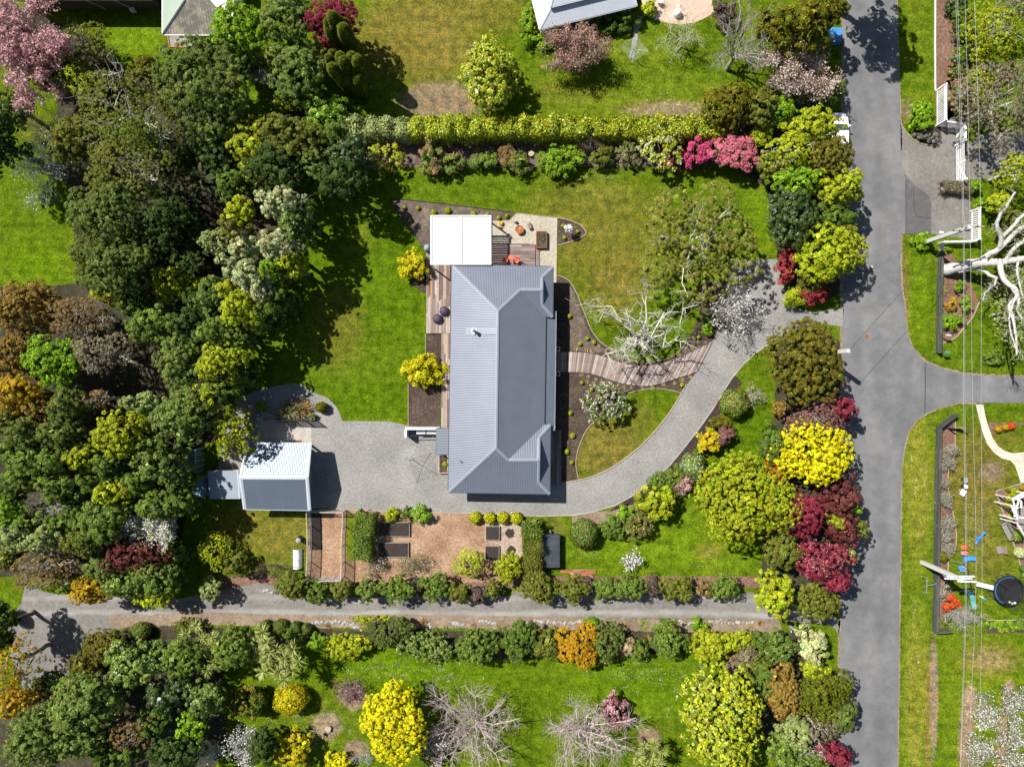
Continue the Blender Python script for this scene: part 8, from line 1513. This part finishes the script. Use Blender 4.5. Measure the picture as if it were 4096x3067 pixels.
bare('white-flowered shrub between the yellow tree and the bare pinkish tree',1,3,1560,1460,120,190,2.6,'bark_silver','mauve','white','shrub',leafn=1.2,dens=1.2,leaf=.13,name='shrub');tree('dark shaded shrub under the white-flowered shrub',1,3,1480,1540,90,130,1.6,'olivegrey','shrub',leaf=.14)
tree('pink magnolia with big pale blooms under bare branches',2,3,880,1180,105,135,2.6,'maroon','shrub',leaf=.15,flw='pink',ff=.28)
tree('large glossy yellow-green magnolia tree at the bottom edge',2,3,1880,1310,330,400,7.5,'limeyel',cl=.3,leaf=.24,nl=9,m='gloss_leaf',cov=2.4)
# ------------------------------------------------------------------ street side, south part
wood([('dark green tree west of the brilliant yellow street tree',3,2,50,520,85,170,4.5,'mid',dict(group=ST)),('dusky maroon twiggy tree above the yellow street tree',3,2,450,300,220,150,5.5,'mauve',dict(OP,group=ST,bark='bark_grey')),('dark red tree at the road edge above the yellow street tree',3,2,650,210,105,110,5,'red',dict(group=ST)),('orange-brown small shrub beside the golden-olive conifer',3,2,110,210,50,70,2.2,'rust',dict(group=ST,cat='shrub')),('brilliant yellow tree overhanging the road edge',3,2,420,610,310,260,6.5,'yellow',dict(cl=.24,leaf=.12,nl=10,cov=2.4,group=ST)),('orange-red shrub between the two yellow trees',3,2,95,760,100,85,3,'redflower',dict(group=ST,cat='shrub')),('large lime-yellow tree on the south lawn side of the maroon trees',2,2,2040,1010,440,350,6.5,'limeyel',dict(cl=.24,leaf=.13,nl=12,cov=2.3,group=ST)),('brownish maroon tree at the road edge below the yellow street tree',3,2,630,980,150,190,5.5,'maroon',dict(group=ST)),('bright wine-red tree beside the large lime-yellow tree',3,2,340,1140,180,200,5.5,'red',dict(F,group=ST)),('brown-purple tree near the road below the green tuft',3,2,660,1260,130,120,5,'maroon',dict(group=ST)),('wine-red and mauve tree lowest of the maroon group',3,2,510,1520,250,150,5.5,'red',dict(F,group=ST,flw='dustypink',ff=.03)),('small vivid green shrub wedged among the maroon trees by the road',3,2,750,1050,50,75,4.5,'bright',dict(group=ST)),('yellow-green shrub in the middle of the maroon trees',3,2,595,1180,60,60,5,'lime',dict(group=ST)),('olive shrub at the road edge beside the wine-red trees',3,2,800,1260,60,100,4,'olive',dict(group=ST)),('olive-lime tree west of the lowest wine-red tree',3,2,130,1460,160,150,4.5,'olive',dict(group=ST)),('pale olive shrub at the road edge below the wine-red trees',3,2,700,1470,60,70,3.5,'palegreen',dict(group=ST))])
wood([('lime knobbly tree at the east end of the lane hedge',3,3,50,100,85,110,5.5,'lime',dict(group=ST,leaf=.2)),('olive-green tree hanging over the lane mouth',3,3,240,130,110,90,4.5,'olive',dict(F,group=ST)),('wine-red tree tips over the road above the lane mouth',3,3,340,30,80,60,5,'red',dict(F,group=ST)),('cream-white leaved rounded shrub at the lane mouth',3,3,222,360,78,78,3,'pale',dict(group=ST,cat='shrub')),('dark green shrub with yellow flowers beside the cream-white shrub',3,3,70,370,80,80,3.2,'mid',dict(group=ST,cat='shrub',flw='cream',ff=.04)),('rust-topped domed conifer near the bottom of the road',3,3,90,590,95,125,4.5,'rust',dict(CN,group=ST)),('green-gold domed conifer overhanging the road edge',3,3,285,595,130,125,4.5,'cypress',dict(CN,group=ST)),('lime shrub between the cream-white shrub and the domed conifers',3,3,235,475,75,38,3.2,'lime',dict(group=ST,cat='shrub')),('grey-green tree at the road edge below the domed conifers',3,3,370,710,75,85,4.5,'olivegrey',dict(F,group=ST)),('brown bare-twigged tree below the rust-topped conifer',3,3,260,770,95,70,4.5,'browntwig',dict(OP,group=ST)),('lime-grey tree left of the brown bare-twigged tree',3,3,150,800,80,85,4.5,'palegreen',dict(F,group=ST)),('maroon tree at the bottom edge beside the road',3,3,340,905,90,50,4.5,'red',dict(F,group=ST)),('dark green tree at the bottom edge left of the maroon tree',3,3,90,890,75,80,4.5,'green',dict(group=ST)),('mid green tree at the bottom of the street border',3,3,190,930,90,50,4.5,'green',dict(group=ST)),('deep green shrub joining the glossy magnolia and the rust-topped conifer',3,3,-20,530,60,90,3.5,'mid',dict(group=ST,cat='shrub'))])
bare('pale twisted bare tree over the maroon tree at the bottom of the road',3,3,240,900,100,50,5,'bark_pale',None,None,group=ST)
# ------------------------------------------------------------------ east gardens
EG='shrubs of the east gardens'
row([('camellia at the top edge beside the power lines',3,0,1650,10,75,90,2,'dk',dict(m='gloss_leaf')),('leafy green shrub second down the bark strip',3,0,1700,120,105,95,2,'green'),('bright green shrub third down the bark strip',3,0,1725,265,100,75,2,'green'),('dark camellia with pale blooms midway down the bark strip',3,0,1690,490,90,80,2,'mid',dict(flw='pinkwhite',ff=.03)),('dark camellia with pink blooms above the clipped camellia',3,0,1655,620,92,78,2,'mid',dict(flw='rosepink',ff=.03)),('clipped camellia with pink blooms behind the tall white fence panel',3,0,1665,830,110,130,2.2,'mid',dict(flw='rosepink',ff=.05,m='gloss_leaf')),('golden-green feathery shrub behind the camellias',3,0,1830,500,85,100,2.5,'lime'),('round bright green shrub on the verge beside the tall white fence',3,0,1340,985,105,118,1.8,'bright',dict(nl=6,leaf=.15,cov=2.8)),('grey lavender bush in the dark island bed, western one',3,0,1345,1155,68,42,.7,'lavender'),('grey lavender bush in the dark island bed, eastern one',3,0,1425,1180,65,50,.7,'lavender'),('yellow-green shrub by the low brown hedge',3,0,1800,1600,60,50,1.2,'bright'),('low green shrub round the foot of the upper power pole',3,1,1340,430,100,65,.9,'bright'),('low green ground shrub behind the low white picket fence',3,1,1520,500,60,30,.6,'bright'),('yellow-green shrub beside the far white fence panel',3,1,1850,100,70,50,1.2,'bright'),('bright green shrub at the trunk of the leaning tree',3,1,1665,810,52,45,.9,'bright'),('bright green upright shrub in the leaning tree bed',3,1,1710,960,45,85,1.0,'bright'),('orange-leaved small shrub in the leaning tree bed',3,1,1590,970,50,55,.8,'amber',dict(open_=True)),('lush green shrub at the bottom of the leaning tree bed',3,1,1590,1110,95,60,1.0,'bright'),('rectangular green planting beside the side road',3,1,1935,1430,95,60,.7,'green')],EG)
hedge('low brown clipped hedge at the neighbour driveway',[t(3,0,1460,1625),t(3,0,1700,1640)],.9,.9,'browntwig',leaf=.1)
wood([('yellow-flowered feathery tree at the top right edge',3,0,1990,230,230,250,5.5,'limeyel',dict(OP,group=EG,bark='bark_grey')),('brown twiggy tree in the top right corner',3,0,2150,60,130,130,5,'browntwig',dict(OP,group=EG)),('brownish grey twiggy tree above the neighbour driveway',3,0,2020,870,310,360,6.5,'browntwig',dict(OP,group=EG,nl=9)),('yellowish twiggy tree behind the clipped camellia',3,0,1850,730,110,150,5,'lime',dict(OP,group=EG)),('yellow-green tree on the right edge by the gate',3,0,2150,1450,110,160,5,'lime',dict(OP,group=EG)),('bright green bush at the right edge above the leaning tree',3,1,2010,80,90,100,3,'lime',dict(group=EG)),('dark green foliage behind the forked limbs of the leaning tree',3,1,2140,360,130,180,4,'olive',dict(group=EG)),('grey-green hanging foliage of the shrub below the leaning tree',3,1,2160,1030,110,330,4.5,'palegreen',dict(OP,group=EG)),('olive ground shrub in the shade of the leaning tree',3,1,2050,780,110,90,2,'olive',dict(group=EG))])
tuft('small spiky agave beside the leaning tree',3,1,1505,840,38,'cabbage','agave','agave',None,18,wd=.1)
# the big leaning tree: every limb is placed by hand
b0=W(*t(3,1,1500,672));root=thing('leaning_tree','huge leaning tree with thick pale twisting limbs at the right edge','tree',b0)
def limb(nodes,r0,r1):
 P_=[np.array(W(*t(3,1,x,y),z))for x,y,z in nodes];P_=np.array(spline(P_,False,4));n=len(P_);q=np.linspace(0,1,25);s=np.linspace(0,1,n);return np.stack([np.interp(q,s,P_[:,k])for k in range(3)],1)+np.random.default_rng(int(nodes[1][0])).normal(0,.025,(25,3)),np.linspace(r0,r1,25)
Ls=[limb(((1490,680,-.2),(1600,655,.9),(1750,620,2.0),(1900,605,3.0)),.62,.42),limb(((1900,605,3.0),(2000,608,3.4),(2100,590,3.9),(2260,570,4.5)),.40,.26),limb(((1800,615,2.3),(1900,545,3.2),(2020,470,4.0),(2120,360,4.6),(2230,290,5.2)),.30,.2),limb(((2000,470,4.0),(2010,390,4.4),(1975,300,4.8),(2000,200,5.2),(2060,120,5.6),(2130,0,6)),.22,.1),limb(((2030,380,4.4),(2100,310,4.9),(2180,220,5.4),(2240,180,5.6)),.2,.12),limb(((2000,610,3.4),(2010,700,3.8),(2060,790,4.3),(2130,830,4.7),(2150,900,5.0),(2080,980,5.2),(2110,1080,5.4),(2140,1250,5.6),(2140,1400,5.6)),.27,.08),limb(((2100,820,4.5),(2160,920,5),(2150,1020,5.3),(2200,1100,5.5)),.16,.06),limb(((1640,690,1.2),(1760,660,1.8),(1860,680,2.2),(1960,740,2.6),(2060,720,3)),.2,.14),limb(((1970,745,2.6),(1950,800,2.9),(1880,860,3.1),(1850,940,3.2)),.1,.03),limb(((2050,600,3.7),(2130,480,4.5),(2240,400,5)),.24,.15),limb(((2150,880,5),(2100,1000,5.3),(2080,1120,5.5),(2130,1330,5.6),(2200,1420,5.6)),.1,.04),limb(((2160,560,4),(2150,680,4.4),(2170,790,4.8),(2200,900,5)),.13,.06)]
tubes('trunk',[a for a,_ in Ls[:2]],[b for _,b in Ls[:2]],'bark_silver',root,b0,10);tubes('branches',[a for a,_ in Ls[2:]],[b for _,b in Ls[2:]],'bark_silver',root,b0,8)
rng=np.random.default_rng(77);tw,tr_s,tips=[],[],[]
for a,rr_ in Ls[2:]:
 for k in range(16):i=rng.integers(6,25);d=unit(rng.normal(size=(1,3)))[0];q=wiggly(rng,a[i],a[i]+d*rng.uniform(.4,1.3),5,.2);tw.append(q);tr_s.append(np.linspace(.03,.008,5));tips+=[q[-1],q[3]]
tag(tubes('twigs',tw,tr_s,'bark_silver',root,b0,4),kind='stuff');tips=np.array(tips);s=rng.integers(0,len(tips),2600);quad_obj('leaves',leaf_quads(rng,tips[s]+rng.normal(size=(2600,3))*.25,rdir(rng,2600),.14,.35),pick(rng,'palegreen',2600),'leaf',root,b0)
SV='silver shrubs along the long board fence'
for lb,x,y,a,b in(('silver twiggy shrub topmost in the long fence bed',1578,575,56,44),('silver twiggy shrub second from the top of the fence bed',1548,678,62,62),('smallest silver shrub in the fence bed',1522,848,30,28),('grey-brown silver shrub in the middle of the fence bed',1532,1000,62,68),('largest round silver shrub in the fence bed',1550,1200,74,64),('silver shrub under the largest one',1552,1316,44,40),('compact silver shrub above the golden dome',1555,1422,44,40)):bare(lb,3,2,x,y,a,b,.9,'bark_silver','silver',None,'shrub',leafn=1.8,leaf=.1,nlimb=10,nsub=6,ntwig=4,name='shrub',group=SV,r0=.025,zf=.1)
ball('golden-olive dome below the compact silver shrub',3,2,1512,1490,48,.8,'goldconifer','shrub','shrub',EG,.1)
q=t(3,2,1570,330);tuft('low pale tuft inside the corner of the long fence',3,2,1575,325,30,'silver',n=40)
for lb,x,y in(('orange shrub on the bark island, westernmost of three',1990,388),('amber shrub on the bark island, middle of three',2050,373),('red-orange shrub on the bark island, easternmost of three',2102,362)):ball(lb,3,2,x,y,31,.6,'amber' if x<2100 else 'redflower','shrub','shrub','orange shrubs on the bark island',.1)
def zf_(z,x,y):q=z(x,y);return((q[0]-3072)*2.1563,(q[1]-1536)*2.1563)
k_=2.1563/2.8005
bare('silver twiggy shrub beside the lower power pole shadow',3,2,*zf_(zG,330,575),75*k_,75*k_,.9,'bark_silver','silver',None,'shrub',leafn=1.8,leaf=.1,nlimb=10,nsub=6,ntwig=4,name='shrub',group=SV,r0=.025,zf=.1)
tree('red-orange flowering quince between the silver shrub and the bare bush',3,2,*zf_(zG,385,700),90*k_,75*k_,1.1,'olive','shrub',leaf=.1,flw='redflower',ff=.45,open_=True);bare('sprawling grey bare bush at the lower end of the toy lawn',3,2,*zf_(zG,560,860),230*k_,130*k_,2.2,'bark_silver','browntwig',None,'shrub',leafn=.25,leaf=.09,nlimb=12,nsub=9,ntwig=7,name='shrub')
tree('small green shrub at the lower corner of the long fence',3,2,*zf_(zG,320,900),60*k_,40*k_,.8,'green','shrub',leaf=.12)
q=zf_(zF,1030,355);hedge('clipped green block hedge in the arbour bed',[t(3,2,q[0]-38,q[1]),t(3,2,q[0]+38,q[1])],1.7,1.1,'lime',leaf=.1,cov=2.6,hj=.05)
q=zf_(zF,1070,592);ball('yellow-green clipped dome in the arbour bed',3,2,*q,36,.7,'limeyel','shrub','shrub',EG,.09);q=zf_(zF,1022,575);ball('small pink-flowered plant beside the yellow-green dome',3,2,*q,16,.4,'green','shrub','shrub',EG,.08,flw='rosepink',ff=.4);q=zf_(zF,1155,795);ball('dark green round shrub beside the garden bench',3,2,*q,52,1.0,'mid','shrub','shrub',EG,.12,flw='gold',ff=.03);q=zf_(zF,1205,250);ball('orange-flowered plant at the top of the arbour bed',3,2,*q,26,.5,'amber','shrub','shrub',EG,.09)
q=zf_(zG,1185,140);ball('cream-flowered round shrub at the right edge below the bench',3,2,*q,50,.8,'pale','shrub','shrub',EG,.1);q=zf_(zG,1215,320);ball('dark green shrub at the right edge by the trampoline',3,2,*q,28,.6,'mid','shrub','shrub',EG,.1);q=zF(1165,262);q=((q[0]-3072)*2.1563,(q[1]-1536)*2.1563);ball('tiny dark potted plant by the arbour',3,2,*q,13,.4,'mid','shrub','shrub',EG,.08)
row([('leafy vegetable rows on the far plot',3,3,1170,255,80,26,.35,'bright',dict(nl=9)),('green kale clump at the end of the far plot',3,3,1250,252,24,24,.45,'green')],EG)
OR='apple trees of the bottom right orchard'
for lb,x,y,a,b,at_ in(('blossoming orchard tree nearest the power lines',1055,660,70,120,(1140,740)),('lower blossoming orchard tree beneath the power lines',1035,860,75,105,(1110,900)),('blossoming orchard tree at the right edge, upper one',1230,620,70,100,(1180,700)),('blossoming orchard tree at the right edge, middle one',1225,790,65,90,(1170,800)),('blossoming orchard tree in the bottom right corner',1235,920,70,60,(1180,900))):bare(lb,3,3,x,y,a,b,3.2,'bark_grey','olive','white',leafn=.9,dens=1.0,leaf=.13,nlimb=8,nsub=8,ntwig=5,group=OR,at_=at_)
# ------------------------------------------------------------------ daisies and petals scattered in the grass
def specks(name,areas,n,pal,size,seed):
 rng=np.random.default_rng(seed);pos=[]
 for(c,r,x,y),rx,ry,w_ in areas:
  k=int(n*w_);cl_=rng.normal(size=(max(4,k//9),2))*.7;q=np.clip(cl_[rng.integers(0,len(cl_),k)]+rng.normal(size=(k,2))*.2*rng.random((k,1)),-1.3,1.3);u=t(c,r,x,y);pos+=[W(u[0]+a*rx,u[1]+b*ry,.02)for a,b in q]
 pos=np.array(pos);quad=leaf_quads(rng,pos,unit(rdir(rng,len(pos))*.2+[0,0,1]),size,1.0);o=quad_obj(name,quad,pick(rng,pal,len(pos),.1),'petal',None,(0,0,0));tag(o,kind='stuff')
specks('daisies',[((1,3,1400,850),200,60,1),((2,3,1150,900),180,60,1.1),((1,3,450,1350),130,110,1.3),((1,3,900,820),100,50,.3),((1,0,1880,650),40,90,.3),((2,0,1500,870),120,40,.4),((1,1,900,250),120,60,.12),((3,2,1320,900),30,190,.3),((3,3,735,350),30,140,.2),((2,3,1500,1150),60,60,.3),((2,2,1300,1400),250,60,.15),((2,0,800,1480),150,20,.12)],330,'white',.055,31)
specks('buttercups',[((1,2,900,140),90,40,.4),((3,2,1800,1400),60,140,1),((3,3,950,800),25,120,1),((1,1,1000,750),130,230,.3)],60,'yellow',.06,33)
specks('fallen_petals',[((2,2,1800,150),12,60,1)],40,'crimson',.09,35)
